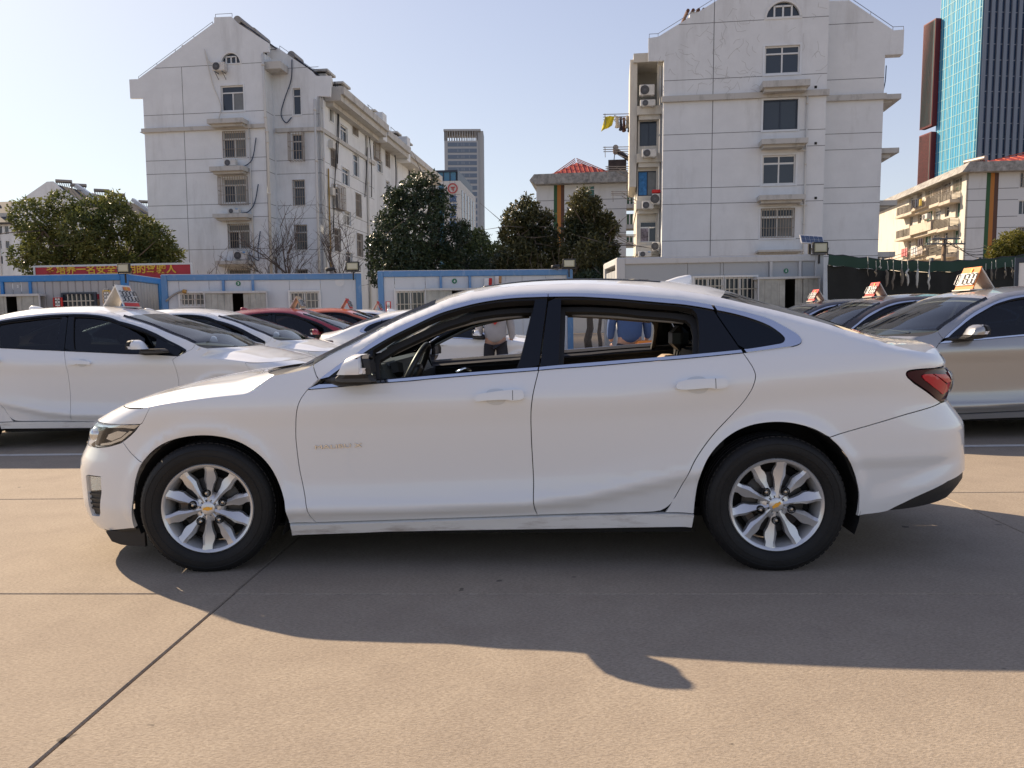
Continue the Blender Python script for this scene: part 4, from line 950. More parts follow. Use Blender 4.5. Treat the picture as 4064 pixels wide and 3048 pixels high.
# ------------------------------------------------------------------ left block of flats
def flats_left():
    p = gat_y(322, 480, 45); p.z = 0
    root = plumb('apartment_block', p, GRID, 'tall white apartment block with a stepped gable and a long receding window front', 'building')
    A = Face(p, GRID); W_ = render_white
    up = [(313,213),(284,213),(281.7,172),(300.6,171),(465,49.3),(465,37.7),(502,36),(514,48.6),(582.7,93.3),(583.5,112),(566,113)]
    PA = poly_px(A, up); uL = A.px(320,400)[0]; uR = A.px(579,400)[0]; PA[0] = (uL, PA[0][1]); PA[-1] = (uR, PA[-1][1])
    outA = [(uL,0)]+PA+[(uR,0)]
    win = [A.rect(480,185,529,240), A.rect(484.5,284,533.5,341), A.rect(484,385,535,439), A.rect(496,484,542,538), A.rect(496,581,545,640)]
    win = [(u0,z0,u1,z1 if i < 4 else z1) for i,(u0,z0,u1,z1) in enumerate(win)]
    at = A.rect(480,115,521,139.5); arch = arch_loop(*at)
    wall(A, 'wall', outA, [rect_loop(*w) for w in win]+[arch], W_, root)
    B = A.shift(-1.15); PB = poly_px(B, [(583,92),(603,103.6),(675,153),(685,164),(717.5,164),(715.7,209),(690,208)])
    uB0 = uR-.3; uB1 = B.px(697,400)[0]; PB[-1] = (uB1, PB[-1][1]); outB = [(uB0,0),(uB0,PB[0][1])]+PB[1:]+[(uB1,0)]
    wb = [B.rect(635,191,652,248), B.rect(633.5,290,656.5,345), B.rect(636,389,661,444), B.rect(640,486,666,540), B.rect(643,582,668,640)]
    wall(B, 'wall', outB, [rect_loop(*w) for w in wb], W_, root)
    # return between the two planes, left flank, right front
    S = Face(p, GRID, (uR,0), (0,1), (1,0)); wall(S, 'wall', [(0,0),(1.15,0),(1.15,PA[-1][1]),(0,PA[-1][1])], [], W_, root, .0)
    D = 18.0; Lf = Face(p, GRID, (uL,0), (0,1), (-1,0)); wall(Lf, 'wall', [(0,0),(D,0),(D,PA[0][1]),(0,PA[0][1])], [], W_, root, 0)
    Rf = Face(p, GRID, (uB1,1.15), (0,1), (1,0)); zE = PB[-1][1]
    z2 = lambda u,v: (( 1000+u/1.508)/KPX, (v/1.508)/KPX)
    def rz(u0,v0,u1,v1, f=Rf): a, b_ = z2(u0,v0), z2(u1,v1); return f.rect(*a, *b_)
    L1 = Rf.px(*z2(728,690))[0]
    rw = [(rz(474,850,510,1000),1,0,glass_dark),(rz(488,1120,530,1245),0,1,glass_dark),(rz(497,1370,533,1505),1,0,glass_dark),(rz(468,600,492,728),0,0,glass_curtain),
          (rz(535,755,577,850),0,0,glass_dark),(rz(545,1010,588,1108),0,0,glass_dark),(rz(557,1265,597,1348),0,0,glass_curtain),(rz(567,1510,605,1590),0,0,glass_dark),
          (rz(605,680,637,810),1,0,glass_curtain),(rz(612,925,645,1055),0,0,glass_dark),(rz(625,1160,657,1298),1,0,glass_curtain),(rz(633,1400,667,1535),1,0,glass_dark)]
    rw = [w for w in rw if w[0][2] < L1 and w[0][0] > .1]
    wall(Rf, 'wall', [(0,0),(L1,0),(L1,zE),(0,zE)], [rect_loop(*w[0]) for w in rw], W_, root)
    for w, ba, ca, gl in rw: window(Rf, w, root, 'tall' if w[2]-w[0] < 1.1 else 'slide', glass=gl, bars=ba, cage=ca)
    for i, w in enumerate(win): window(A, w, root, 'slide', bars=i in (1,3,4), cage=i == 2, glass=[glass_dark, glass_dark, glass_curtain] if i in (0,) else [glass_curtain, glass_dark])
    for i, w in enumerate(wb): window(B, w, root, 'tall', bars=i >= 2, cage=i == 1)
    # arched attic window
    mb = MB(); c = (at[0]+at[2])/2; r = (at[2]-at[0])/2; k_ = (at[3]-at[1])/r
    ring = [A(c+(r+.09)*math.cos(t), at[1]+(r+.09)*k_*math.sin(t), .03) for t in np.linspace(0,math.pi,17)]+[A(c+r*math.cos(t), at[1]+r*k_*math.sin(t), .03) for t in np.linspace(0,math.pi,17)]
    mb.add(ring, [(i,i+1,18+i,17+i) for i in range(16)])
    w3 = r*.52; 
    for uu in (c-w3,c,c+w3): A.box(mb, uu-.035,at[1]+.05,uu+.035,at[1]+(at[3]-at[1])*.72,-.13,-.05)
    A.box(mb, at[0],at[1],at[2],at[1]+.06,-.13,.03); A.box(mb, c-w3,at[1]+(at[3]-at[1])*.66,c+w3,at[1]+(at[3]-at[1])*.76,-.13,-.05)
    wn = mb.build('window', frame_white, root); q = MB(); q.add([A(c+r*math.cos(t), at[1]+r*k_*math.sin(t), -.12) for t in np.linspace(0,math.pi,17)], [tuple(range(17))]); q.build('pane', glass_dark, wn)
    # ledges, band, joints
    for rr in ((464,263,540,278),(469,364.5,541,379),(476,465,549,478),(481,565,552,577)): ledge(A, A.rect(*rr), root)
    zb = A.px(430,278)[1]; mb = MB()
    A.box(mb, uL-.12,zb-.13,uR+.1,zb+.10,-.02,.14); B.box(mb, uR+.12,zb-.13,uB1+.12,zb+.10,-.02,.14); Rf.box(mb, 0,zb-.13,L1,zb+.1,-.02,.14); mb.build('string_course', ledge_mat, root)
    for i, y in enumerate((144.5,246.5,345.5,374.5,443.5,472,540)):
        z = A.px(400,y)[1]
        a, e = (A.px(318,144)[0] if i == 0 else uL), uR
        hit = [w for w in win if w[1]-.1 < z < w[3]+.1]
        segs = [(a if i else A.px(338,144)[0], hit[0][0]-.08),(hit[0][2]+.08,e)] if hit else [(a if i else A.px(338,144)[0], e)]
        if i == 0: segs = [(A.px(338,144)[0], at[0]-.1),(at[2]+.1,e)]
        for s0, s1 in segs: line_h(A, s0, s1, z, root)
        hitb = [w for w in wb if w[1]-.1 < z < w[3]+.1]
        for s0, s1 in ([(uR+.1,hitb[0][0]-.08),(hitb[0][2]+.08,uB1)] if hitb else [(uR+.1,uB1)]):
            line_h(B, s0, s1, z, root)
        line_h(S, .02, 1.13, z, root)
        if i > 1:
            us = [0]; 
            for w, *_ in sorted(rw, key=lambda w: w[0][0]):
                if w[1]-.05 < z < w[3]+.05: us += [w[0]-.08, w[2]+.08]
            us.append(L1)
            for s0, s1 in zip(us[::2], us[1::2]):
                if s1 > s0: line_h(Rf, s0, s1, z, root)
    ua, ub = A.px(393,145), A.px(415,600); line_v(A, (ua[0]+ub[0])/2, 0, zb-.13, root); line_v(A, (ua[0]+ub[0])/2, zb+.1, ua[1], root)
    # pipes and cables
    pipe(A, [A.px(571,118),A.px(578,270),A.px(581,285),A.px(592,640)], root, .075); pipe(A, [A.px(541,276),A.px(556,640)], root, .04)
    mb = MB(); pp = B.px(691,215); pipe(B, [(uB1-.25,pp[1]),(uB1-.25,0)], root, .075); pipe(Rf, [(.25,zE),(.25,0)], root, .05)
    uu = Rf.px(*z2(688,900))[0]; pipe(Rf, [(min(uu,L1-.3),zE),(min(uu,L1-.3),0)], root, .09)
    pipe(Rf, [Rf.px(*z2(455,1010)), (Rf.px(*z2(455,1010))[0], .5)], root, .05, mat('rusty_gas_pipe', (.34,.22,.06), rough=.7), 'gas_pipe')
    ck = dict(name='cable')
    for pts in ([(490,490),(508,620),(503,860),(490,1100),(482,1400)],[(505,500),(515,700),(507,980)],[(692,640),(690,760),(682,1000),(672,1180)],[(690,650),(700,830),(712,1010),(712,1180)],[(640,700),(675,730),(720,700),(732,680)]): pipe(Rf, cr([Rf.px(*z2(*q)) for q in pts],4), root, .035, cable_black, d=.12, **ck)
    pipe(B, cr([B.px(*z2(*q)) for q in ((250,360),(245,480),(205,600),(185,690),(215,738),(248,705))],5), root, .03, cable_blue, d=.1, **ck)
    z1 = lambda u,v: ((u/1.508)/KPX, (v/1.508)/KPX)
    for pts in ([(1237,300),(1262,370),(1300,395)],[(1240,320),(1290,520),(1335,640),(1320,725)],[(1545,828),(1520,960),(1470,1000),(1440,998)],[(1558,1105),(1535,1220),(1500,1268),(1460,1278)],[(1570,1385),(1555,1500),(1560,1560),(1505,1525)]): pipe(A, cr([A.px(*z1(*q)) for q in pts],4), root, .03, cable_blue if pts[0][0] > 1400 else pipe_pvc, d=.12, **ck)
    for v in (600,730,870,1010,1150,1290): 
        q = Rf.px(*z2(470,v)); mb = MB(); Rf.box(mb, q[0]-.2,q[1]-.2,q[0]+.2,q[1]+.25,0,.3); 
        if v in (870,1150,600): mb.build('pipe_box', pipe_pvc, root)
    # roof: two slopes, eaves, chimneys
    ridge = A.px(484,36); eL = A.px(300,172); eR = B.px(690,166); t = .25
    for nm, a, b_ in (('roof', ridge, eL), ('roof', ridge, eR)):
        mb = MB(); V = []
        for d in (-.4 if b_ is eL else -1.4, -D): V += [A(a[0],a[1]-t,d), A(b_[0],b_[1]-t,d), A(b_[0],b_[1]-t-.2,d), A(a[0],a[1]-t-.2,d)]
        f = [(0,1,5,4),(1,2,6,5),(2,3,7,6),(3,0,4,7),(0,3,2,1),(4,5,6,7)]; mb.add(V, f if b_ is eL else [x[::-1] for x in f]); mb.build(nm, tile_dark, root)
    mb = MB(); Rf.box(mb, .8,zE-.05,L1+.0,zE+.30,0,1.0); Rf.box(mb, .8,zE+.30,L1,zE+.75,.15,1.2); Rf.box(mb, 1.0,zE-.3,L1,zE-.05,0,.45); mb.build('eaves', ledge_mat, root)
    mb = MB(); S.box(mb, .1,PA[-2][1]-.9,1.1,PA[-2][1]-.5,0,1.0); mb.build('eaves', ledge_mat, root)
    for (u,v,w) in ((465,462,70),(560,535,66)):
        x, y = z2(u,v); q = Rf.px(x,y); ch = MB(); uu = q[0]+.9; Rf.box(ch, uu-.55,zE+.5,uu+.55,q[1]+.35,-1.3,-.3); Rf.box(ch, uu-.7,q[1]+.45,uu+.7,q[1]+.58,-1.45,-.15)
        c_ = ch.build('chimney', ledge_mat, root); q2 = MB(); Rf.box(q2, uu-.5,q[1]+.33,uu+.5,q[1]+.46,-1.25,-.35); q2.build('chimney_pot', dark_void, c_)
    rail_line([A.px(300,171),A.px(460,52)], root, A, -.1); rail_line([A.px(466,36),A.px(502,34)], root, A, -.1)
    rail_line([B.px(605,104),B.px(675,153),B.px(715,163)], root, B, -.1)
    mb = MB(); q = A.px(425,85); mb.tube([A(q[0],q[1]-.3,-2), A(q[0]+.02,q[1]+1.2,-2)], .03, 5); mb.build('aerial_mast', steel_grey, root)
    # second and third sections, stepping down the street
    e2 = Rf.px(*z2(890,890))[0]+.3; e3 = Rf.px(*z2(1106,1010))[0]
    for k, (x0, L2) in enumerate(((1.15+L1, e2-L1),(1.15+e2, e3-e2))):
        Rf2 = Face(p, GRID, (uB1+(-.35 if k == 0 else -.55),x0), (0,1), (1,0)); z_ = zE
        ws = []
        if k == 0:
            for q in ((708,825,745,940),(755,960,785,1030),(803,885,828,1000),(712,1040,735,1150),(808,1085,828,1145),(718,1290,742,1400),(815,1300,835,1400)):
                w = rz(*q, f=Rf2); ws.append(w)
        else:
            for q in ((940,985,960,1060),(985,1010,1000,1070),(1010,1030,1022,1080)): ws.append(rz(*q, f=Rf2))
        ws = [w for w in ws if .1 < w[0] and w[2] < L2-.1]
        wall(Rf2, 'wall', [(0,0),(L2,0),(L2,z_),(0,z_)], [rect_loop(*w) for w in ws], W_, root)
        for i, w in enumerate(ws): window(Rf2, w, root, 'tall', cage=(i == 0 and k == 0), bars=i == 2)
        G2 = Face(p, GRID, (uB1-8,x0), (1,0), (0,-1)); uE = 8-(.35 if k == 0 else .55); wall(G2, 'wall', [(0,0),(uE,0),(uE,z_+1.6),(uE-1.0,z_+1.6),(0,z_+5.5)], [], W_, root, 0)
        mb = MB(); G2.box(mb, uE-1.0,z_-.2,uE+1.1,z_+1.7,-.9,.06); mb.build('gable_horn', W_, root)
        mb = MB(); Rf2.box(mb, .9,z_-.05,L2,z_+.3,0,1.0); Rf2.box(mb, .9,z_+.3,L2,z_+.75,.15,1.2); mb.build('eaves', ledge_mat, root)
        mb = MB(); V = []
        for d in (.5, L2): V += [Rf2(d,z_+.8,.9), Rf2(d,z_+5.2,-7.5)]
        mb.add(V, [(0,1,3,2)]); mb.build('roof', tile_dark, root)
        for s0 in ((2.2,) if k == 0 else (1.5,5.0)):
            ch = MB(); Rf2.box(ch, s0-.5,z_+.6,s0+.5,z_+2.1,-1.0,-.1); Rf2.box(ch, s0-.65,z_+2.25,s0+.65,z_+2.37,-1.15,.05); c_ = ch.build('chimney', ledge_mat, root); q2 = MB(); Rf2.box(q2, s0-.45,z_+2.08,s0+.45,z_+2.27,-.95,-.15); q2.build('chimney_pot', dark_void, c_)
            mb = MB(); mb.tube([Rf2(s0-.7,z_+2.7,-.5),Rf2(s0+.7,z_+2.7,-.5)], .02, 4); mb.tube([Rf2(s0-.6,z_+2.3,-.5),Rf2(s0-.6,z_+2.7,-.5)], .02, 4); mb.tube([Rf2(s0+.6,z_+2.3,-.5),Rf2(s0+.6,z_+2.7,-.5)], .02, 4); mb.build('lightning_rail', steel_grey, root)
        pipe(Rf2, [(.35,z_),(.35,0)], root, .08)
        pts = [(s_, z_+.6-.15*i, ) for i, s_ in enumerate((L2-1.2,L2-1.0,L2-1.1,L2-.9))]; pipe(Rf2, cr([(L2-1.5,z_+.6),(L2-1.1,z_-1.0),(L2-1.3,z_-3.5),(L2-1.2,z_-6)],4), root, .05, cable_black, d=1.1 if False else .25, name='cable')
    # things hung on it
    ac_unit(A, A.rect(469,139,495,159), 'white outdoor air conditioner under the arched attic window of the left flats', bracket=True, d0=.1)
    ac_unit(A, A.rect(495,348,520,363.5), 'small outdoor air conditioner on the second ledge from the top of the left flats')
    ac_unit(A, A.rect(503,453,527,464.5), 'small outdoor air conditioner on the third ledge from the top of the left flats', badge=True)
    ac_unit(A, A.rect(516,544,543,564), 'outdoor air conditioner with a black fan on the lowest ledge of the left flats', badge=True)
    M = GRAV @ A.M
    q = A.px(398,86); solar_heater(Vector(A(q[0],q[1]-1.05,-1.0)), M, 'solar water heater silhouetted on the left roof slope of the left flats', 1.7, 0)
    q = A.px(520,50); solar_heater(Vector(A(q[0],q[1]-.62,-1.5)), M, 'solar water heater beside the flat gable top of the left flats', 1.8, math.pi/2)
    q = A.px(552,74); solar_heater(Vector(A(q[0],q[1]-.62,-1.6)), M, 'solar water heater halfway down the right slope of the left flats', 1.8, math.pi/2)
    q = B.px(637,121); solar_heater(Vector(B(q[0],q[1]-.75,-1.3)), M, 'pale solar water heater low on the right slope of the left flats', 1.3, math.pi/2)
    q = Lf; mb = MB(); a = A.px(313,272); 
    rk = empty('drying_rack', (0,0,0), 0, 'empty steel drying rack sticking out of the left edge of the left flats', 'drying rack'); rk.matrix_world = GRAV @ A.M
    for d in (-1.5,-2.6): mb.tube([A(uL,a[1],d),A(uL-1.3,a[1]+.05,d),A(uL,a[1]-.55,d)], .025, 5)
    mb.tube([A(uL-1.25,a[1]+.05,-1.5),A(uL-1.25,a[1]+.05,-2.6)], .02, 5); mb.build('rack_bars', steel_grey, rk)
    return root
flats_left()

# ------------------------------------------------------------------ right block of flats
def flats_right():
    p = gat_y(1434, 345, 38.5); p.z = 0
    root = plumb('apartment_block', p, GRID, 'large white apartment block with cracked upper render and glazed balconies on its left', 'building')
    A = Face(p, GRID); W_ = render_white2; zz = lambda u,v: ((2350+u/1.5084)/KPX, (v/1.5084)/KPX); z5 = lambda u,v: ((3200+u/1.5081)/KPX, (v/1.5081)/KPX)
    uL = A.px(1434,345)[0]; uR = A.px(1785,300)[0]; rr = lambda a,b,c,d: A.rect(*zz(a,b), *zz(c,d))
    e = A.px(1403,82); e2 = A.px(1404,132); e3 = A.px(1424,79); e4 = A.px(1546,3.6); pk = A.px(1690,-84)
    win = [rr(1040,272,1250,440), rr(1030,595,1238,776), rr(1026,928,1224,1102), rr(1016,1248,1216,1422)]
    at = rr(1052,8,1252,105)
    B = A.shift(-1.1); uR2 = B.px(1907,330)[0]
    outA = [(uL,0),(uL,e2[1]),(e[0],e2[1]),e,e3,e4,pk,(uR,pk[1]-.5),(uR,0)]
    wall(A, 'wall', outA, [rect_loop(*w) for w in win]+[arch_loop(*at)], W_, root)
    f1, f2, f3 = B.px(1837,0), B.px(1933,65), B.px(1956,63); f4 = B.px(1955,116)
    outB = [(uR-.3,0),(uR-.3,pk[1]-1.5),f1,f2,f3,(f3[0],f4[1]),(uR2,f4[1]),(uR2,0)]
    wall(B, 'wall', outB, [], W_, root, .5)
    S = Face(p, GRID, (uR,0), (0,1), (1,0)); wall(S, 'wall', [(0,0),(1.1,0),(1.1,pk[1]-1),(0,pk[1]-1)], [], W_, root, 0)
    D = 16.; R2 = Face(p, GRID, (uR2,1.1), (0,1), (1,0)); wall(R2, 'wall', [(0,0),(D,0),(D,f4[1]),(0,f4[1])], [], W_, root, 0)
    Lf = Face(p, GRID, (uL,0), (0,1), (-1,0)); wall(Lf, 'wall', [(0,0),(D,0),(D,e2[1]),(0,e2[1])], [], W_, root, 0)
    for i, w in enumerate(win): window(A, w, root, ['slide4','two','slide4','slide4'][i], frame=frame_dark if i == 1 else None, bars=i == 3, glass=[glass_dark, glass_dark, glass_dark, glass_curtain] if i == 3 else glass_dark, sur=.09)
    c = (at[0]+at[2])/2; r = (at[2]-at[0])/2; k_ = (at[3]-at[1])/r; mb = MB()
    ring = [A(c+(r+.11)*math.cos(t), at[1]+(r+.11)*k_*math.sin(t), .03) for t in np.linspace(0,math.pi,17)]+[A(c+r*math.cos(t), at[1]+r*k_*math.sin(t), .03) for t in np.linspace(0,math.pi,17)]
    mb.add(ring, [(i,i+1,18+i,17+i) for i in range(16)]); w3 = r*.52
    for uu in (c-w3,c,c+w3): A.box(mb, uu-.04,at[1]+.05,uu+.04,at[1]+(at[3]-at[1])*.78,-.13,-.05)
    A.box(mb, at[0]-.1,at[1]-.06,at[2]+.1,at[1]+.05,-.13,.03); A.box(mb, c-w3,at[1]+(at[3]-at[1])*.70,c+w3,at[1]+(at[3]-at[1])*.80,-.13,-.05)
    wn = mb.build('window', frame_white, root); q = MB(); q.add([A(c+r*math.cos(t), at[1]+r*k_*math.sin(t), -.12) for t in np.linspace(0,math.pi,17)], [tuple(range(17))]); q.build('pane', glass_dark, wn)
    for b_ in ((1010,508,1288,565),(1003,850,1276,896),(990,1180,1260,1224),(985,1503,1250,1520)): ledge(A, rr(*b_), root, .8)
    zb = A.px(*zz(730,582))[1]; mb = MB(); A.box(mb, uL-.1,zb-.16,uR+.1,zb+.12,-.02,.15); B.box(mb, uR+.12,zb-.16,uR2+.1,zb+.12,-.02,.15); mb.build('string_course', ledge_mat, root)
    for i, v in enumerate((135,470,797,893,1122,1217,1438,1535)):
        z = A.px(*zz(730,v))[1]; hit = [w for w in win if w[1]-.1 < z < w[3]+.1]; s0 = A.px(*zz(525,150))[0] if i == 0 else uL
        if i == 0: segs = [(s0, at[0]-.12),(at[2]+.12, uR)]
        else: segs = [(s0, hit[0][0]-.1),(hit[0][2]+.1,uR)] if hit else [(s0,uR)]
        for a, b_ in segs: line_h(A, a, b_, z, root)
        line_h(B, uR+.1, uR2 if i else B.px(1890,40)[0], z, root)
    ua, ub = A.px(*zz(745,10)), A.px(*zz(707,1530)); um = (ua[0]+ub[0])/2; line_v(A, um, 0, zb-.16, root, .035); line_v(A, um, zb+.12, ua[1], root, .035)
    q0 = A.px(*zz(1294,545)); pipe(A, [q0,(q0[0],0)], root, .045)
    for v in (568,900,1228):
        a, b_ = A.px(*zz(1235,v)), A.px(*zz(1290,v)); pipe(A, [(a[0],b_[1]),(b_[0],b_[1])], root, .035, name='overflow_pipe')
    for v in (520,857,1185):
        q = A.px(*zz(1345,v)); mb = MB(); A.box(mb, q[0]-.06,q[1]-.06,q[0]+.06,q[1]+.06,-.01,.012); mb.build('wall_vent', dark_void, root)
    q1 = S.px(*z5(135,560)); pipe(B, [(uR+.25,zb+.4),(uR+.12,zb-.2)], root, .08)
    # crazed render above the band: fine raised cracks, one part
    rg = np.random.default_rng(4); mb = MB()
    for _ in range(150):
        u, z = rg.uniform(uL-.2, at[0]-.3) if rg.random() < .75 else rg.uniform(at[0]-.2, uR-.1), rg.uniform(zb+.3, e3[1]+3.5); P = [(u,z)]
        lim = e3[1]+max(0,(u-e3[0]))*.62-.3
        if z > lim or any(w[0]-.5 < u < w[2]+.5 and w[1]-.5 < z < w[3]+.5 for w in win+[at]): continue
        a = rg.uniform(0,6.28)
        for k in range(rg.integers(2,5)):
            a += rg.normal()*.9; P.append((P[-1][0]+math.cos(a)*.22, P[-1][1]+math.sin(a)*.22))
        for (x0,y0),(x1,y1) in zip(P[:-1],P[1:]):
            n_ = np.array([-(y1-y0),x1-x0]); n_ = n_/(np.linalg.norm(n_)+1e-9)*.009
            mb.quad(A(x0-n_[0],y0-n_[1],.004),A(x1-n_[0],y1-n_[1],.004),A(x1+n_[0],y1+n_[1],.004),A(x0+n_[0],y0+n_[1],.004))
    mb.build('render_cracks', mat('crack', (.50,.50,.49), rough=1), root, kind='stuff')
    # roof
    eR = f2
    for a, b_ in ((pk, e3), (pk, f2)):
        mb = MB(); V = []
        for d in (-.4 if b_ is e3 else -1.6, -D): V += [A(a[0],a[1]-.3,d), A(b_[0],b_[1]-.3,d), A(b_[0],b_[1]-.5,d), A(a[0],a[1]-.5,d)]
        f = [(0,1,5,4),(1,2,6,5),(2,3,7,6),(3,0,4,7),(0,3,2,1),(4,5,6,7)]; mb.add(V, f if a[0] > b_[0] else [x[::-1] for x in f]); mb.build('roof', tile_dark, root)
    rail_line([A.px(1405,79),A.px(1424,78),A.px(1546,2)], root, A, -.1); rail_line([B.px(1837,-2),B.px(1933,63),B.px(1956,62)], root, B, -.1)
    dm = A.px(*zz(605,85)); dt = A.px(*zz(608,12)); mb = MB(); A.box(mb, dm[0],dm[1]-1,dm[0]+2.6,dt[1],-4.5,-1.2); dk = mb.build('dormer', W_, root)
    for k in range(10): mb = MB(); a = A(dm[0]-.1+k*.26,dt[1]+.05,-1.1); mb.tube([a,(a[0],a[1]+3.2,a[2]+.6)], .09, 6); mb.build('roof_tile', mat('red_brown_tile', (.11,.05,.035), rough=.8), dk)
    # ledges of the far front seen past the right edge
    for (u0,v0,u1,v1) in ((487,555,525,600),(460,880,512,935),(450,1195,497,1240),(445,1505,490,1530)):
        za = B.px(*z5(u0,v0))[1]; z1_ = B.px(*z5(u0,v1))[1]; ud = B.px(*z5(u1,v0))[0]; mb = MB(); R2.box(mb, .2,za-.25,2.6,za,-.01,.9); R2.box(mb, .4,z1_,2.4,za-.25,-.01,.55); mb.build('ledge', ledge_mat, root)
    pipe(B, cr([B.px(*z5(*q)) for q in ((552,330),(545,430),(530,500),(512,632))],4), root, .025, cable_blue, d=-1.5, name='cable')
    # stack of glazed balconies on the left flank
    Cb = A.shift(-1.6); u0, u1 = Cb.px(1379,345)[0], uL-.10; cream = mat('balcony_render', (.60,.57,.50), rough=.85, dirt=((.30,.25,.19),.6,1.4,.3)); floors = []
    zt = Cb.px(1400,134)[1]; hs = [Cb.px(1400,y)[1] for y in (238,340,440,537)]; tops = [zt]+[h for h in hs]
    mb = MB(); Cb.box(mb, u0-.25,zt-.1,u1+.2,zt+.35,-6,.35); mb.build('balcony_roof', cream, root)
    mb = MB(); Cb.box(mb, u0-.42,zt-6.4,u0-.05,zt+.1,-3.2,.2); mb.build('balcony_screen', cream, root)
    bw = [Cb.rect(1384,262,1423,315), Cb.rect(1380,369,1421,423), Cb.rect(1384,478,1424,523)]
    for k, y in enumerate((238,340,440,537)):
        z = Cb.px(1400,y)[1]; mb = MB(); Cb.box(mb, u0-.05,z-.32,u1+.1,z+.12,-6,.42); Cb.box(mb, u0+.05,z-.55,u1,z-.32,-6,.30); mb.build('balcony_slab', cream, root)
    mb = MB(); Cb.box(mb, u1-.14,0,u1+.16,zt,-.3,.12); mb.build('balcony_post', cream, root)
    holes = [rect_loop(*w) for w in bw]; zb0 = hs[0]-.5
    wall(Cb, 'balcony_wall', [(u0,0),(u1-.1,0),(u1-.1,hs[0]-.3),(u0,hs[0]-.3)], holes, cream, root)
    wl = Face(p, GRID, (u0,1.6), (0,1), (-1,0)); wall(wl, 'balcony_wall', [(0,0),(6,0),(6,hs[0]),(0,hs[0])], [], cream, root, 0)
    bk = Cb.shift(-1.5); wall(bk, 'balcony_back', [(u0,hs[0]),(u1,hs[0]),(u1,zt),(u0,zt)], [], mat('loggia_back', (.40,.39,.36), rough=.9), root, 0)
    curtain_blue = mat('blue_cloth', (.05,.20,.45), rough=.8, var=.4, vscale=4); laundry = mat('hung_clothes', (.25,.22,.25), rough=.9, var=.9, vscale=5)
    window(Cb, bw[0], root, 'two', frame=frame_dark, glass=glass_dark, sur=0); window(Cb, bw[1], root, 'two', frame=frame_dark, glass=[curtain_blue, glass_curtain], sur=0); window(Cb, bw[2], root, 'slide', glass=[glass_dark, laundry, glass_dark], sur=0)
    pipe(Cb, [(u1+.02,zt-.3),(u1+.0,0)], root, .06, d=.22)
    Cl = Cb.shift(.05)
    ac_unit(Cl, Cl.rect(1383,190,1415,214), 'outdoor air conditioner high in the open loggia of the right flats, upper of the pair', d0=.28); ac_unit(Cl, Cl.rect(1384,222,1417,237), 'outdoor air conditioner in the open loggia of the right flats, lower of the pair', d0=.28)
    ac_unit(Cl, Cl.rect(1388,328,1419,346), 'outdoor air conditioner on the slab below the topmost blue balcony window', d0=.36); ac_unit(Cl, Cl.rect(1388,439,1413,456), 'outdoor air conditioner with a cage front below the balcony window with blue cloth', d0=.36)
    ac_unit(Cl, Cl.rect(1409,424,1426,447), 'narrow outdoor air conditioner with a red cloth on top, right flats', d0=.55); ac_unit(Cl, Cl.rect(1380,545,1408,558), 'outdoor air conditioner with a blue sticker just above grey container five', d0=.36, badge=True)
    ac_unit(Cl, Cl.rect(1410,526,1425,545), 'narrow outdoor air conditioner above the one with the blue sticker', d0=.5)
    q = Cl.px(1418,420); mb = MB(); o = Vector(Cl(q[0],q[1],.7)); mb.bbox((-.22,-.15,-.05),(.22,.15,.12),.04); rc = mb.build('red_cloth', mat('red_cloth', (.55,.03,.03), rough=.8)); rc.matrix_world = GRAV @ A.M @ Matrix.Translation(o); tag(rc, 'small red cloth bundle lying on the narrow air conditioner of the right flats', 'cloth')
    # drying racks poking out to the left, with washing on the top one
    fl = mat('drying_rack_steel', (.20,.19,.19), rough=.5, metal=.6)
    racks = [(1305,1372,249,256,'drying rack with washing, highest on the left flank of the right flats',1),(1305,1372,320,336,'empty drying rack level with the rooftop water heater',0),(1310,1372,362,366,'empty drying rack just under the rooftop level of the striped house',0),(1322,1372,416,424,'empty drying rack in front of the striped house, third from the bottom',0),(1312,1372,509,513,'empty drying rack above the brownish magnolia crown',0),(1320,1372,556,562,'lowest empty drying rack of the right flats',0)]
    for x0,x1,y0,y1,lb,full in racks:
        f = A.shift(-3.2); a, b_ = f.px(x0,y0), f.px(x1,y1); rk = empty('drying_rack', (0,0,0), 0, lb, 'drying rack', 'drying racks on the right flats'); rk.matrix_world = GRAV @ A.M; mb = MB()
        for d in (0,-.55,-1.1): mb.tube([f(b_[0]+1.2,a[1],d), f(a[0],a[1]+.05,d)], .022, 5)
        mb.tube([f(a[0]+.1,a[1]+.05,.1), f(a[0]+.1,a[1]+.05,-1.2)], .022, 5); mb.tube([f(a[0]+.1,a[1],0), f(a[0]+.12,a[1]-.5,0)], .018, 5)
        for d in (0,-1.1): mb.tube([f(a[0]+.6,a[1]-.02,d), f(b_[0]+1.2,a[1]-1.1,d)], .02, 5)
        mb.build('rack_bars', fl, rk)
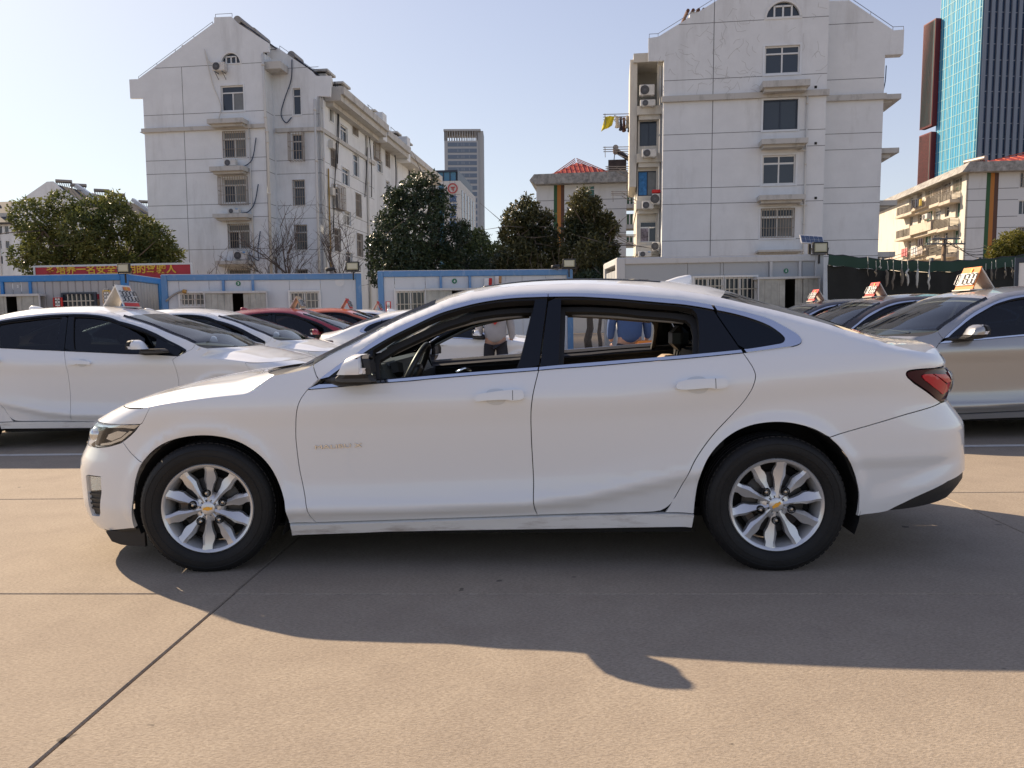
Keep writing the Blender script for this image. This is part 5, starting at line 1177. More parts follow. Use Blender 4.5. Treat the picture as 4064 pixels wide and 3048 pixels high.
        if full:
            for i, (xa, xb, yb, cl, nm, lb2, skew) in enumerate(((1309,1330,282,(.55,.46,.03),'sheet','yellow sheet hanging on the high drying rack',.25),(1331,1339,276,(.50,.48,.45),'shirt','pale shirt next to the yellow sheet on the rack',0),(1340,1346,281,(.04,.04,.07),'trousers','black garment in the middle of the washing',0),(1347,1353,283,(.14,.07,.06),'jumper','brown jumper on the high drying rack',0),(1354,1359,279,(.45,.42,.38),'shirt','cream top to the right of the brown jumper',0),(1359,1363,286,(.03,.03,.05),'trousers','long dark sock-like garment near the wall end of the rack',0),(1364,1370,275,(.50,.40,.38),'shirt','pinkish top hanging nearest the balcony on the rack',0))):
                g0, g1 = f.px(xa,251), f.px(xb,yb); mb = MB(); n = 7
                V = []
                for ii in range(n):
                    t = ii/(n-1); u = g0[0]+(g1[0]-g0[0])*t
                    for jj in range(5):
                        s_ = jj/4; V.append(f(u-skew*s_*.8*(1-t*.3)+(0 if skew else .06*math.sin(s_*3+t*5)*s_), a[1]-.04-(g0[1]-g1[1])*s_*(1-(.35*t if skew else .12*abs(t-.5))), -.1-.07*math.sin(t*9+s_*2)-.25*i%1*.5))
                F = [(ii*5+jj,(ii+1)*5+jj,(ii+1)*5+jj+1,ii*5+jj+1) for ii in range(n-1) for jj in range(4)]
                o = obj(nm, V, F, mat('washing_%d'%i, cl, rough=.9), smooth=True); o.matrix_world = GRAV @ A.M; tag(o, lb2, 'washing', 'washing on the high rack')
                md = o.modifiers.new('thick','SOLIDIFY'); md.thickness = .02
    return root
flats_right()
# ------------------------------------------------------------------ houses and towers farther off
old_white = mat('old_white_paint', (.62,.63,.63), rough=.9, dirt=((.36,.35,.33),.6,.6,.25)); cream_wall = mat('sunlit_cream_wall', (.60,.56,.48), rough=.9, dirt=((.26,.20,.14),.8,.9,.3))
mansard = mat('weathered_mansard', (.30,.29,.27), rough=.95, var=.45, vscale=2.6, dirt=((.10,.10,.10),.9,1.5,1)); red_metal = mat('red_roof_sheet', (.33,.035,.022), rough=.6); red_rib = mat('red_roof_rib', (.42,.09,.04), rough=.6)
green_p = mat('green_stripe_paint', (.035,.10,.045), rough=.8); orange_p = mat('orange_stripe_paint', (.42,.17,.04), rough=.8); brown_p = mat('brown_stripe_paint', (.10,.05,.035), rough=.8)
def hip_roof(apexes, corners, root, ribs=12):
    """apexes: 1-2 ridge points; corners: eave ring (4 points, front edge first)"""
    a = [Vector(q) for q in apexes]; c = [Vector(q) for q in corners]; a0, a1 = a[0], a[-1]
    tri = [(c[0],c[1],a0)] if a0 == a1 else [(c[0],c[1],a0)]
    for nm, quad in (('roof_slope',(c[0],c[1],a0,a0)),('roof_slope',(c[1],c[2],a1,a0)),('roof_slope',(c[2],c[3],a1,a1)),('roof_slope',(c[3],c[0],a0,a1))):
        p, q, r_, s_ = quad; mb = MB(); V = [p,q,r_] if (r_-s_).length < 1e-4 else [p,q,r_,s_]
        mb.add(V+[v-Vector((0,0,.12)) for v in V], [tuple(range(len(V))), tuple(range(len(V),2*len(V)))[::-1]]+[(i,(i+1)%len(V),(i+1)%len(V)+len(V),i+len(V))[::-1] for i in range(len(V))]); o = mb.build(nm, red_metal, root)
        n = (q-p).cross(s_-p).normalized()
        for k in range(1, ribs):
            t = k/ribs; e = p.lerp(q, t); top = s_.lerp(r_, t) if (r_-s_).length > 1e-3 else r_
            if (r_-s_).length < 1e-3: top = e.lerp(r_, 1-.0); w = 1
            # standing seam runs up the slope, ends at the hip
            up = (s_+r_)/2-(p+q)/2; f = 1.0
            if (r_-s_).length < 1e-3: f = 2*min(t,1-t)
            ee = e+up*f*.98
            rb = MB(); rb.tube([e+n*.02, ee+n*.02], .045, 4); rb.build('roof_rib', red_rib, o)
def stripes(F, px, root):
    for (xa,xb,xc,xd,y0,y1), m in px:                    # top left/right, bottom left/right
        a, b_, c, d = F.px(xa,y0), F.px(xb,y0), F.px(xd,y1), F.px(xc,y1); prism_part('painted_stripe', F, [(d[0],0),(c[0],0),(b_[0],b_[1]),(a[0],a[1])], .0, .012, m, root)
def striped_house_mid():
    zz = lambda u,v: ((1900+u/2.2114)/KPX, (400+v/2.2114)/KPX)
    p = gat_y(*zz(515,900), 66); p.z = 0; root = plumb('house', p, GRID, 'white house with red tin roof and three painted stripes, half hidden by trees', 'building')
    F = Face(p, GRID); u1 = F.px(*zz(1305,900))[0]; zt = F.px(*zz(900,735))[1]; w = F.rect(*zz(918,735), *zz(1026,860)); w = (w[0],w[1],w[2],min(w[3],zt-.1))
    wall(F, 'wall', [(0,0),(u1,0),(u1,zt),(0,zt)], [rect_loop(*w)], old_white, root); window(F, w, root, 'slide4', glass=glass_green, sur=0)
    for nm, x, s_ in (('wall',0,-1),('wall',u1,1)): f = Face(p, GRID, (x,0), (0,1), (s_,0)); wall(f, nm, [(0,0),(9,0),(9,zt),(0,zt)], [], old_white, root, 0)
    a, b_, c, d = F.px(*zz(462,712)), F.px(*zz(502,660)), F.px(*zz(1308,630)), F.px(*zz(1365,690)); e = F.px(*zz(1310,712)); g = F.px(*zz(515,745))
    prism_part('mansard', F, [g,(u1,zt),(d[0],d[1]-.1),c,b_,a], -9.6, .8, mansard, root)
    for v in (872,958,1165): z = F.px(*zz(800,v))[1]; line_h(F, 0, u1, z, root, .05)
    stripes(F, [((zz(668,735)[0],zz(698,735)[0],zz(666,1120)[0],zz(697,1120)[0],zz(0,735)[1],zz(0,1120)[1]), green_p),((zz(698,735)[0],zz(730,735)[0],zz(697,1120)[0],zz(729,1120)[0],zz(0,735)[1],zz(0,1120)[1]), orange_p),((zz(730,735)[0],zz(760,735)[0],zz(729,1120)[0],zz(759,1120)[0],zz(0,735)[1],zz(0,1120)[1]), brown_p)], root)
    Fa = F.shift(-2.5); ap = Fa.px(*zz(868,543)); l = F.px(*zz(620,655)); r = F.px(*zz(1185,628))
    hip_roof([F(ap[0],ap[1],-2.5), F(ap[0],ap[1],-6.5)], [F(l[0],l[1],-.1),F(r[0],r[1],-.1),F(r[0],r[1],-9.0),F(l[0],l[1],-9.0)], root, 14)
    side = Face(p, GRID, (u1,0), (0,1), (1,0)); Fs = F.shift(.3); mb = MB(); d0 = F.px(*zz(1365,900))[0]
    for v0, v1 in ((770,905),(990,1085),(1180,1240)):
        za, zb = F.px(*zz(1330,v1))[1], F.px(*zz(1330,v0))[1]; q = MB(); F.box(q, u1,za,d0,zb,-1.5,-.2); q.build('balcony_glazing', glass_green, root); q = MB(); F.box(q, u1-.02,za-.35,d0+.15,za,-1.6,0); q.build('balcony_slab', ledge_mat, root)
        for k in range(3): q = MB(); F.box(q, u1+(d0-u1)*k/2-.05,za,u1+(d0-u1)*k/2+.05,zb,-.21,-.12); q.build('balcony_frame', frame_white, root)
    M = GRAV @ F.M; q = F.px(*zz(1225,628)); a, b_ = F.px(*zz(1145,505)), F.px(*zz(1305,625)); mb = MB(); F.box(mb, a[0],b_[1],b_[0],a[1],-3.2,-.6); mb.build('roof_cabin', mat('rusty_sheet', (.045,.032,.028), rough=.8, var=.4, vscale=3), root)
    solar_heater(Vector(F((a[0]+b_[0])/2+.3,a[1],-1.6)), M, 'solar water heater with a round tank on the dark roof cabin', 1.8, math.pi/2)
    rl = F.px(*zz(1098,415)); mb = MB(); rr_ = F.px(*zz(1300,480))
    # wing at the left, behind the trees
    a, b_ = F.px(*zz(215,1000)), F.px(*zz(300,935)); mb = MB(); F.box(mb, a[0],0,b_[0]+2,b_[1]-.9,-14,-8); mb.build('wing', old_white, root); mb = MB(); F.box(mb, a[0]-.4,b_[1]-.9,b_[0]+2,b_[1],-14.3,-7.6); mb.build('mansard', mansard, root)
    f = F.shift(-8); w = f.rect(*zz(222,1015), *zz(256,1065)); window(f.shift(.02), w, root, 'two', glass=glass_green, depth=.05, sur=0)
    for i,(xa,xb,c_,lb) in enumerate(((160,188,(.55,.16,.06),'orange cloth drying left of the striped white house'),(192,215,(.06,.05,.06),'dark clothes drying left of the striped white house'),(218,250,(.45,.36,.32),'pale clothes drying left of the striped white house'))):
        a, b_ = F.px(*zz(xa,1112)), F.px(*zz(xb,1180)); mb = MB(); n = 5
        for k in range(n): u = a[0]+(b_[0]-a[0])*k/n; F.box(mb, u,b_[1]-.1*(k%2),u+(b_[0]-a[0])/n*.96,a[1],-7.4-.06*(k%2),-7.3+.05*(k%3))
        o = mb.build('washing', mat('far_washing_%d'%i, c_, rough=.9)); o.matrix_world = M; tag(o, lb, 'washing')
striped_house_mid()
def balcony_house():
    zz = lambda u,v: ((3460+u/1.7964)/KPX, (550+v/1.7964)/KPX)
    p = gat_y(*zz(678,500), 62); p.z = 0; root = plumb('house', p, GRID, 'sunlit flats with caged balconies, washing and a striped end wall', 'building')
    F = Face(p, GRID); zt = F.px(*zz(760,240))[1]; U = 14; w1 = F.rect(*zz(1058,440), *zz(1120,540)); w2 = F.rect(*zz(1048,630), *zz(1110,690)); w0 = F.rect(*zz(1070,240), *zz(1120,345)); w0 = (*w0[:3], min(w0[3], zt-.1))
    wall(F, 'wall', [(0,0),(U,0),(U,zt),(0,zt)], [rect_loop(*w) for w in (w0,w1,w2)], old_white, root)
    for w in (w0,w1,w2): window(F, w, root, 'two', glass=glass_dark, sur=0, bars=w is not w1)
    for v in (358,440,558,637,830): z = F.px(*zz(760,v))[1]; line_h(F, .02, w0[0]-.1 if v in (358,440,558,637) else U, z, root, .05)
    y0, y1 = zz(0,242)[1], zz(0,860)[1]
    stripes(F, [((zz(832,0)[0],zz(860,0)[0],zz(800,0)[0],zz(830,0)[0],y0,y1),green_p),((zz(860,0)[0],zz(888,0)[0],zz(830,0)[0],zz(862,0)[0],y0,y1),orange_p),((zz(888,0)[0],zz(917,0)[0],zz(862,0)[0],zz(894,0)[0],y0,y1),brown_p)], root)
    L = Face(p, GRID, (0,0), (0,1), (-1,0)); D = 30.0; ze = L.px(*zz(655,250))[1]
    rows = [((590,275,650,375),(510,300,570,395),(445,325,503,410),(393,345,440,430),(335,372,368,465),(276,392,306,480)),((607,455,640,560),(530,485,562,555),(450,510,500,590),(385,515,440,605),(338,540,360,610),(278,555,300,640)),((590,650,630,755),(520,668,552,740),(440,680,490,760),(376,690,428,765),(322,710,352,780),(262,725,290,800))]
    ws = []
    for r_ in rows: ws += [L.rect(*zz(a,b_), *zz(c,d)) for a,b_,c,d in r_]
    ws = [w for w in ws if .15 < w[0] and w[2] < D-.2]
    wall(L, 'wall', [(0,0),(D,0),(D,zt),(0,zt)], [rect_loop(u0,z0,u1,min(z1,zt-.1)) for u0,z0,u1,z1 in ws], cream_wall, root)
    for i, (u0,z0,u1,z1) in enumerate(ws): window(L, (u0,z0,u1,min(z1,zt-.1)), root, 'slide4' if i % 3 else 'two', glass=[glass_green, glass_dark, glass_curtain][i % 3], bars=i < 5, sur=0, depth=.2)
    cg = mat('balcony_cage_steel', (.17,.15,.125), rough=.6, metal=.3); slab = mat('balcony_slab_cream', (.50,.44,.36), rough=.9, dirt=((.20,.15,.11),.8,2,.5))
    for (a,b_,c,d) in ((566,385,640,440),(495,400,562,458),(303,470,358,522),(243,488,300,540),(553,575,627,632),(485,590,550,645),(296,640,350,690),(238,655,290,705),(540,768,615,825),(475,775,538,830),(288,810,335,858)):
        q = L.rect(*zz(a,b_), *zz(c,d)); ww = q[2]-q[0]; cb = MB(); n = 6
        for k in range(n+1): zz_ = q[1]+(q[3]-q[1])*k/n; L.box(cb, q[0],zz_-.025,q[2],zz_+.025,.70,.75)
        for k in range(9): uu = q[0]+ww*k/8; L.box(cb, uu-.015,q[1],uu+.015,q[3],.69,.74)
        for uu in (q[0],q[2]):
            for k in range(n+1): zz_ = q[1]+(q[3]-q[1])*k/n; L.box(cb, uu-.02,zz_-.02,uu+.02,zz_+.02,0,.72)
        cb.build('balcony_cage', cg, root); sb = MB(); L.box(sb, q[0]-.1,q[1]-.3,q[2]+.1,q[1]-.05,-.01,.85); sb.build('balcony_slab', slab, root)
    for (a,b_,c,d) in ((352,600,505,690),(365,440,470,520),(360,770,470,860)): q = L.rect(*zz(a,b_), *zz(c,d)); sb = MB(); L.box(sb, q[0],q[1]+(q[3]-q[1])*.25,q[2],q[3],-.01,.9); L.box(sb, q[0]+.1,q[1],q[2]-.1,q[1]+(q[3]-q[1])*.25,-.01,.6); sb.build('balcony_wall', slab, root)
    c0 = [F.px(*zz(*q)) for q in ((655,248),(672,178),(1090,170),(1090,232))]; prism_part('mansard', F, [(0-.7,c0[0][1]),(-.15,c0[1][1]),(U,c0[1][1]),(U+.3,c0[0][1])], -D-.5, .75, mansard, root)
    ap = F.px(*zz(915,70)); l = F.px(*zz(700,165)); zr = c0[1][1]
    hip_roof([F(U*.5+0,ap[1]+.4,-4.5), F(U*.5,ap[1]+.4,-D+5)], [F(.4,zr,-.1),F(U-.2,zr,-.1),F(U-.2,zr,-D),F(.4,zr,-D)], root, 16)
    M = GRAV @ F.M; q = L.px(*zz(745,150)); solar_heater(Vector(F(1.6,zr-.2,-3.0)), M, 'solar water heater with a tan tank on the red roof corner', 1.9, -1.1); solar_heater(Vector(F(11.5,ap[1]-1.2,-2.2)), M, 'solar water heater at the right edge of the red roof', 1.9, -1.1)
    q = L.rect(*zz(475,535), *zz(510,575)); ac_unit(L, q, 'outdoor air conditioner on the sunlit flats beside potted plants', d0=.9)
    for i,(a,b_,c,d,cl,lb) in enumerate(((388,437,416,500,(.03,.03,.04),'black trousers drying on the middle balcony of the sunlit flats'),(418,428,448,485,(.04,.05,.08),'navy clothes drying beside the black trousers'),(449,430,464,478,(.55,.42,.10),'yellow cloth at the end of the dark washing'),(312,782,356,842,(.62,.20,.20),'pink sheet drying on the lowest balcony of the sunlit flats'),(388,772,430,830,(.58,.58,.60),'pale sheet drying right of the pink one'),(440,712,474,770,(.05,.04,.05),'dark clothes hanging beside the utility pole'),(434,780,470,826,(.50,.44,.40),'cream clothes drying right of the pale sheet'),(214,820,250,862,(.50,.40,.34),'beige awning cloth at the foot of the sunlit flats'))):
        q = L.rect(*zz(a,b_), *zz(c,d)); mb = MB(); n = 5
        for k in range(n): uu = q[0]+(q[2]-q[0])*k/n; L.box(mb, uu,q[1]+.15*(k*7%3)/2,uu+(q[2]-q[0])/n*.97,q[3],1.15+.05*(k%2),1.2+.06*(k%2))
        o = mb.build('washing', mat('balcony_washing_%d'%i, cl, rough=.9)); o.matrix_world = M; tag(o, lb, 'washing')
    # second house behind
    p2 = gat_y(*zz(185,600), 100); p2.z = 0; r2 = plumb('house', p2, GRID, 'farther flats with green glazed balconies behind the sunlit ones', 'building'); L2 = Face(p2, GRID, (0,0), (0,1), (-1,0)); F2 = Face(p2, GRID); zt2 = F2.px(*zz(185,550))[1]
    wall(F2, 'wall', [(0,0),(9,0),(9,zt2),(0,zt2)], [], cream_wall, r2, 0); ws = [F2.shift(0) for _ in ()]
    ww = [L2.rect(*zz(*q[:2]), *zz(*q[2:])) for q in ((92,568,140,620),(60,700,84,750),(92,690,138,745),(60,600,76,640),(140,830,180,866),(95,835,130,866))]; ww = [w for w in ww if w[0] > .2]
    Dd = max(w[2] for w in ww)+6; wall(L2, 'wall', [(0,0),(Dd,0),(Dd,zt2),(0,zt2)], [rect_loop(*w) for w in ww], cream_wall, r2)
    for i, w in enumerate(ww): window(L2, w, r2, 'slide4', glass=glass_green if i % 2 else glass_dark, sur=0)
    prism_part('mansard', F2, [(-.9,zt2-.1),(-.1,zt2+1.9),(9,zt2+1.9),(9,zt2-.1)], -Dd-.5, .9, mansard, r2)
    for k, (a,b_,c,d) in enumerate(((140,575,192,625),(140,690,190,750))): q = F2.rect(*zz(a,b_), *zz(c,d)); window(F2.shift(.9), q, r2, 'slide4', glass=glass_green, depth=.1, sur=0); sb = MB(); F2.box(sb, q[0]-.3,q[1]-2.2,q[2]+.3,q[1],-.01,.95); sb.build('balcony_wall', slab, r2)
    for z in (zt2*.32, zt2*.64): sb = MB(); L2.box(sb, .2,z-.9,Dd-1,z+.2,-.01,1.0); sb.build('balcony_wall', slab, r2)
balcony_house()
def grid_tower(name, label, face, u0, u1, z0, z1, nu, nz, glass, mull, root, t=.12, prot=.10):
    q = MB(); face.box(q, u0,z0,u1,z1,-.5,0); q.build('glass_wall', glass, root)
    for k in range(nz+1): z = z0+(z1-z0)*k/nz; m = MB(); face.box(m, u0,z-t/2,u1,z+t/2,-.01,prot); m.build('floor_band', mull, root)
    for k in range(nu+1): u = u0+(u1-u0)*k/nu; m = MB(); face.box(m, u-t/2,z0,u+t/2,z1,-.02,prot*.8); m.build('mullion', mull, root)
def glass_tower():
    TH = .092; p = gat_y(2109, 370, 200); p.z = 0
    root = plumb('glass_tower', p, TH, 'tall office tower with a bright turquoise glass side and a dark striped front', 'tower')
    turq = mat('turquoise_glass', (.045,.30,.50), rough=.25, var=.10, vscale=.12, spec=.5); mul_l = mat('pale_mullion', (.22,.44,.49), rough=.5); dk = mat('dark_blue_glass', (.012,.030,.075), rough=.12, spec=.6); gy = mat('grey_mullion', (.20,.23,.28), rough=.6)
    gr = mat('dark_green_glass', (.018,.060,.058), rough=.15); gm = mat('green_grey_mullion', (.13,.17,.17), rough=.6); rd = mat('red_cladding', (.13,.008,.014), rough=.6)
    zt = 118.0; L = Face(p, TH, (0,0), (0,1), (-1,0)); F = Face(p, TH)
    ue = L.px(2024,300)[0]
    grid_tower('', '', L, 0, ue, 0, zt, 16, 42, turq, mul_l, root, .16, .07)
    for k in range(9): m = MB(); u = ue*(k+.5)/9; L.box(m, u-.12,0,u+.12,zt,-.02,.06); m.build('mullion', mul_l, root)
    q = MB(); F.box(q, 0,0,26,zt,-.6,-.02); q.build('glass_wall', dk, root)
    for k in range(14): m = MB(); u = .3+k*1.9; F.box(m, u,0,u+.95,zt,-.05,.45); m.build('vertical_fin', gy, root)
    for k in range(30): m = MB(); z = k*4.0; F.box(m, 0,z,26,z+.22,-.02,.06); m.build('floor_band', gy, root)
    # back wing, dark green with red edges, cut by a gap
    Gf = Face(p, TH, (-9.0,ue+.1), (1,0), (0,-1)); xl = Gf.px(2018,200)[0]; xr = 9.1; Lc = Face(p, TH, (-9.0+xl,ue+.1), (0,1), (-1,0)); dp = Lc.px(1994,200)[0]
    zg, zgt, z2 = Gf.px(2024,268)[1], Gf.px(2024,287)[1], Gf.px(2030,42)[1]
    for z0,z1 in ((0,zgt),(zg,z2)):
        n = max(4,int((z1-z0)/3.2)); grid_tower('', '', Lc, 0, dp, z0, z1, 8, n, gr, gm, root, .2, .12); grid_tower('', '', Gf, xl, xr-1.7, z0, z1, 4, n, gr, gm, root, .2, .12)
        q = MB(); Gf.box(q, xr-1.7,z0-.4,xr,z1+.3,-dp,.35); q.build('red_edge', rd, root); q = MB(); Gf.box(q, xl-.2,z0-.5,xr-1.7,z0-.02,-dp,.2); q.build('red_edge', rd, root); q = MB(); Gf.box(q, xl+.5,z0,xr-1.7,z1,-dp+.1,-.55); q.build('wing_core', gr, root)
glass_tower()
def far_towers():
    p = gat_y(964, 480, 250); p.z = 0; root = plumb('office_tower', p, 0, 'grey banded high-rise standing far off between the flats', 'tower'); F = Face(p, 0)
    st = mat('hazed_stone', (.50,.49,.48), rough=.9); gl = mat('hazed_band_glass', (.16,.20,.26), rough=.4); pn = mat('band_pane', (.26,.29,.33), rough=.4)  # stone and glass paled: the haze of distance is put into their colour
    u1 = F.px(1036,400)[0]; ys = [302,318,331,345,358,371,385,398,411,425,438,451,465,478,491]; zt = F.px(1000,279)[1]
    q = MB(); F.box(q, 0,0,u1,F.px(1000,304)[1],-9,0); q.build('shaft', st, root)
    q = MB(); F.box(q, u1,0,u1+1.6,zt-.4,-9,-.8); q.build('shaft', st, root)
    for k in range(23):
        z = F.px(1000,308+13.4*k)[1]
        if z < 4: break
        q = MB(); F.box(q, 1.1,z-1.25,u1-.5,z+.05,-.01,.06); b_ = q.build('window_band', gl, root)
        for u in (.38,.5,.56,.72): w = MB(); F.box(w, u1*u,z-1.0,u1*u+.35,z-.2,.05,.09); w.build('pane', pn, b_)
    za = F.px(1000,304)[1]
    for x in np.linspace(0,u1-.3,14): q = MB(); F.box(q, x,za,x+.22,zt-.5,-.3,0); q.build('crown_fin', st, root); q = MB(); F.box(q, x,za,x+.22,zt-.5,-9,-8.7); q.build('crown_fin', st, root)
    q = MB(); F.box(q, -.2,zt-.6,u1+.8,zt,-9.2,.2); F.box(q, u1-.5,za,u1+.1,zt-.6,-9,0); F.box(q, -.05,za,.4,zt-.6,-9,0); q.build('crown_beam', st, root)
    # bank block
    p = gat_y(996, 440, 120); p.z = 0; root = plumb('bank_building', p, GRID*.8, 'pale office block with a round red emblem and vertical blue lettering', 'building'); F = Face(p, GRID*.8); S = Face(p, GRID*.8, (0,0), (0,1), (1,0))
    tile = mat('pale_tile', (.56,.56,.54), rough=.7, var=.05, vscale=3); gb = mat('blue_curtain_glass', (.05,.17,.28), rough=.12); zt = F.px(970,391)[1]; u0 = -9
    q = MB(); F.box(q, u0,0,0,zt,-16,0); q.build('wall', tile, root)
    for k in range(1,11): line_h(F, u0, -.02, zt*k/11, root, .06); line_h(S, .02, 15.9, zt*k/11, root, .06)
    for u in (-3.4,-2.6,-1.6,-.8): line_v(F, u, 0, zt, root, .05)
    a = F.rect(950,400,961,470); q = MB(); F.box(q, a[0],2,a[2],a[3],-.2,.06); g_ = q.build('glass_strip', gb, root)
    for k in range(9): m = MB(); z = a[3]-k*1.6; F.box(m, a[0],z-.06,a[2],z+.06,.05,.1); m.build('mullion', frame_dark, g_)
    zc = F.px(960,371)[1]; q = MB(); F.box(q, u0,zt+.1,-.6,zc,-15,-.5); c_ = q.build('roof_glazing', gb, root)
    for k in range(9): m = MB(); u = u0+(8.4)*k/8; F.box(m, u-.08,zt+.1,u+.08,zc,-.52,-.4); m.build('mullion', frame_dark, c_)
    q = MB(); F.box(q, u0,zc,-.4,zc+.3,-15,-.3); F.box(q, -.7,zt,-.4,zc,-15,-.4); q.build('roof_rim', frame_dark, root)
    for k in range(5): q = MB(); S.box(q, 1.5+k*2.8,2,2.6+k*2.8,zt-1.2,-.1,.06); q.build('glass_strip', glass_dark, root)
    bl = mat('blue_sign_letter', (.05,.11,.24), rough=.5); rdm = mat('red_emblem', (.40,.05,.05), rough=.5)
    c = F.px(980,407); q = MB(); q.lathe([(.62,-.12),(.80,-.12),(.80,0),(.62,0)], 30, Matrix.Translation(F(c[0],c[1],0)), True); q.box(F(c[0]+.05,c[1]+.18,.06),(.7,.1,.14)); q.box(F(c[0]+.1,c[1]-.15,.06),(.14,.1,.6)); q.box(F(c[0]-.12,c[1]-.05,.06),(.12,.1,.35)); q.build('emblem', rdm, root)
    for ch, y in (('徽',429),('银',448),('金',466),('融',485)):
        c = F.px(981,y); T = upright(F(c[0],c[1]-.5,.06)); text_mesh('sign_letter', ch, 1.28, bl, root, .04, T, 'CENTER', bold=.02)
far_towers()
def far_left():
    zz = lambda u,v: ((u/1.508)/KPX, (v/1.508)/KPX)
    p = gat_y(*zz(85,1400), 100); p.z = 0; root = plumb('apartment_block', p, GRID, 'distant white apartment block with a row of solar heaters along its dark roof', 'building'); A = Face(p, GRID)
    pts = [A.px(*zz(*q)) for q in ((85,1260),(68,1255),(68,1238),(110,1212),(288,1088),(325,1086),(375,1130),(480,1200))]; uR = A.px(*zz(480,1400))[0]
    at = A.rect(*zz(272,1183), *zz(330,1212)); wall(A, 'wall', [(0,0)]+[(0,pts[0][1])]+pts[1:]+[(uR,0)], [arch_loop(*at)], render_white, root); q = MB(); A.box(q, at[0],at[1],at[2],at[3],-.3,-.12); q.build('pane', glass_dark, root)
    for k in (-.2,.2): q = MB(); c=(at[0]+at[2])/2; A.box(q, c+k*1.6-.06,at[1],c+k*1.6+.06,at[3],-.13,-.06); q.build('window_bar', frame_white, root)
    D = 62; R_ = Face(p, GRID, (uR,0), (0,1), (1,0)); zE = pts[-1][1]; wall(R_, 'wall', [(0,0),(D,0),(D,zE),(0,zE)], [], render_white, root, 0)
    rid = pts[5]; mb = MB(); V = [A(rid[0],rid[1]-.3,-.3),A(uR+.7,zE-.2,-.3),A(rid[0],rid[1]-.3,-D),A(uR+.7,zE-.2,-D)]; mb.add(V+[(x,y,z-.25) for x,y,z in V], [(0,1,3,2)[::-1],(4,5,7,6),(0,1,5,4),(1,3,7,5)]); mb.build('roof', tile_dark, root)
    mb = MB(); V = [A(rid[0],rid[1]-.3,-.3),A(pts[2][0],pts[2][1],-.3),A(rid[0],rid[1]-.3,-D),A(pts[2][0],pts[2][1],-D)]; mb.add(V, [(0,1,3,2)]); mb.build('roof', tile_dark, root)
    for k in range(5): d = 4+k*12; q = MB(); a0 = A(rid[0]+.2,rid[1]+.15,-d); b0 = A(uR+.6,zE+.25,-d); q.tube([a0,b0], .35, 4); q.build('party_wall', render_white, root)
    M = GRAV @ A.M
    places = [(1.5,'first solar heater at the gable end of the distant roof'),(4.2,'second solar heater behind the gable end of the distant roof'),(9,'third solar heater on the distant roof, upright tank'),(12.5,'fourth solar heater on the distant roof, partly red'),(19,'fifth solar heater on the distant roof'),(26,'sixth solar heater on the distant roof'),(35,'seventh solar heater on the distant roof, standing free'),(42,'eighth solar heater on the distant roof'),(47,'ninth solar heater on the distant roof'),(51,'tenth solar heater on the distant roof'),(55,'eleventh solar heater on the distant roof'),(59,'last solar heater before the left flats hide the distant roof')]
    pr = None
    for d, lb in places:
        t = .06+.05*((d*7)%3)/3; pt = Vector(A(rid[0]+(uR-rid[0])*t,rid[1]-.5-(rid[1]-zE)*t,-d))
        if pr is None: pr = solar_heater(pt, M, lb, 1.9, .5, 'solar heaters on the distant roof'); o = pr
        else: o = dup(pr); o.matrix_world = M @ Matrix.Translation(pt) @ Matrix.Rotation(.5, 4, 'Z')
        o['label'] = lb
    # outermost block at the left edge
    p = gat_y(*zz(98,1450), 118); p.z = 0; r2 = plumb('apartment_block', p, GRID, 'white balcony flats with a dark tiled roof at the left edge', 'building'); F = Face(p, GRID); zt = F.px(*zz(60,1330))[1]
    ws = [F.rect(*zz(*q[:2]), *zz(*q[2:])) for q in ((0,1352,22,1400),(36,1352,60,1402),(0,1440,18,1490),(42,1442,66,1495),(0,1533,26,1580),(50,1533,72,1585),(96,1535,118,1588))]; ws = [w for w in ws if w[2] < -.1]
    wall(F, 'wall', [(-16,0),(0,0),(0,zt),(-16,zt)], [rect_loop(*w) for w in ws], render_white2, r2)
    for w in ws: window(F, w, r2, 'two', glass=glass_dark, sur=.08)
    for k, z in enumerate((zt*.36, zt*.57, zt*.80)): sb = MB(); F.box(sb, -16,z-.5,-4.2,z+.15,-.01,.9); sb.build('ledge', ledge_mat, r2)
    pipe(F, [(-2.6,zt),(-2.6,0)], r2, .09)
    mb = MB(); V = [F(-16,zt-.1,.7),F(.4,zt-.1,.7),F(.4,zt+4.2,-6),F(-16,zt+4.2,-6)]; mb.add(V+[(x,y+.1,z-.3) for x,y,z in V], [(0,1,2,3),(7,6,5,4),(0,4,5,1),(1,5,6,2)]); mb.build('roof', tile_dark, r2)
    Sd = Face(p, GRID, (0,0), (0,1), (1,0)); wall(Sd, 'wall', [(0,0),(12,0),(12,zt),(6,zt+4),(0,zt)], [], render_white2, r2, 0)
    pb = MB(); F.box(pb, -3.2,zt+1.0,-1.8,zt+1.6,-2.6,-1.0); pb.build('dormer', ledge_mat, r2); o = dup(pr); o.matrix_world = GRAV @ F.M @ Matrix.Translation(F(-9.5,zt+4.0,-5.5)); o['label'] = 'solar heater on the tiled roof at the left picture edge'
far_left()
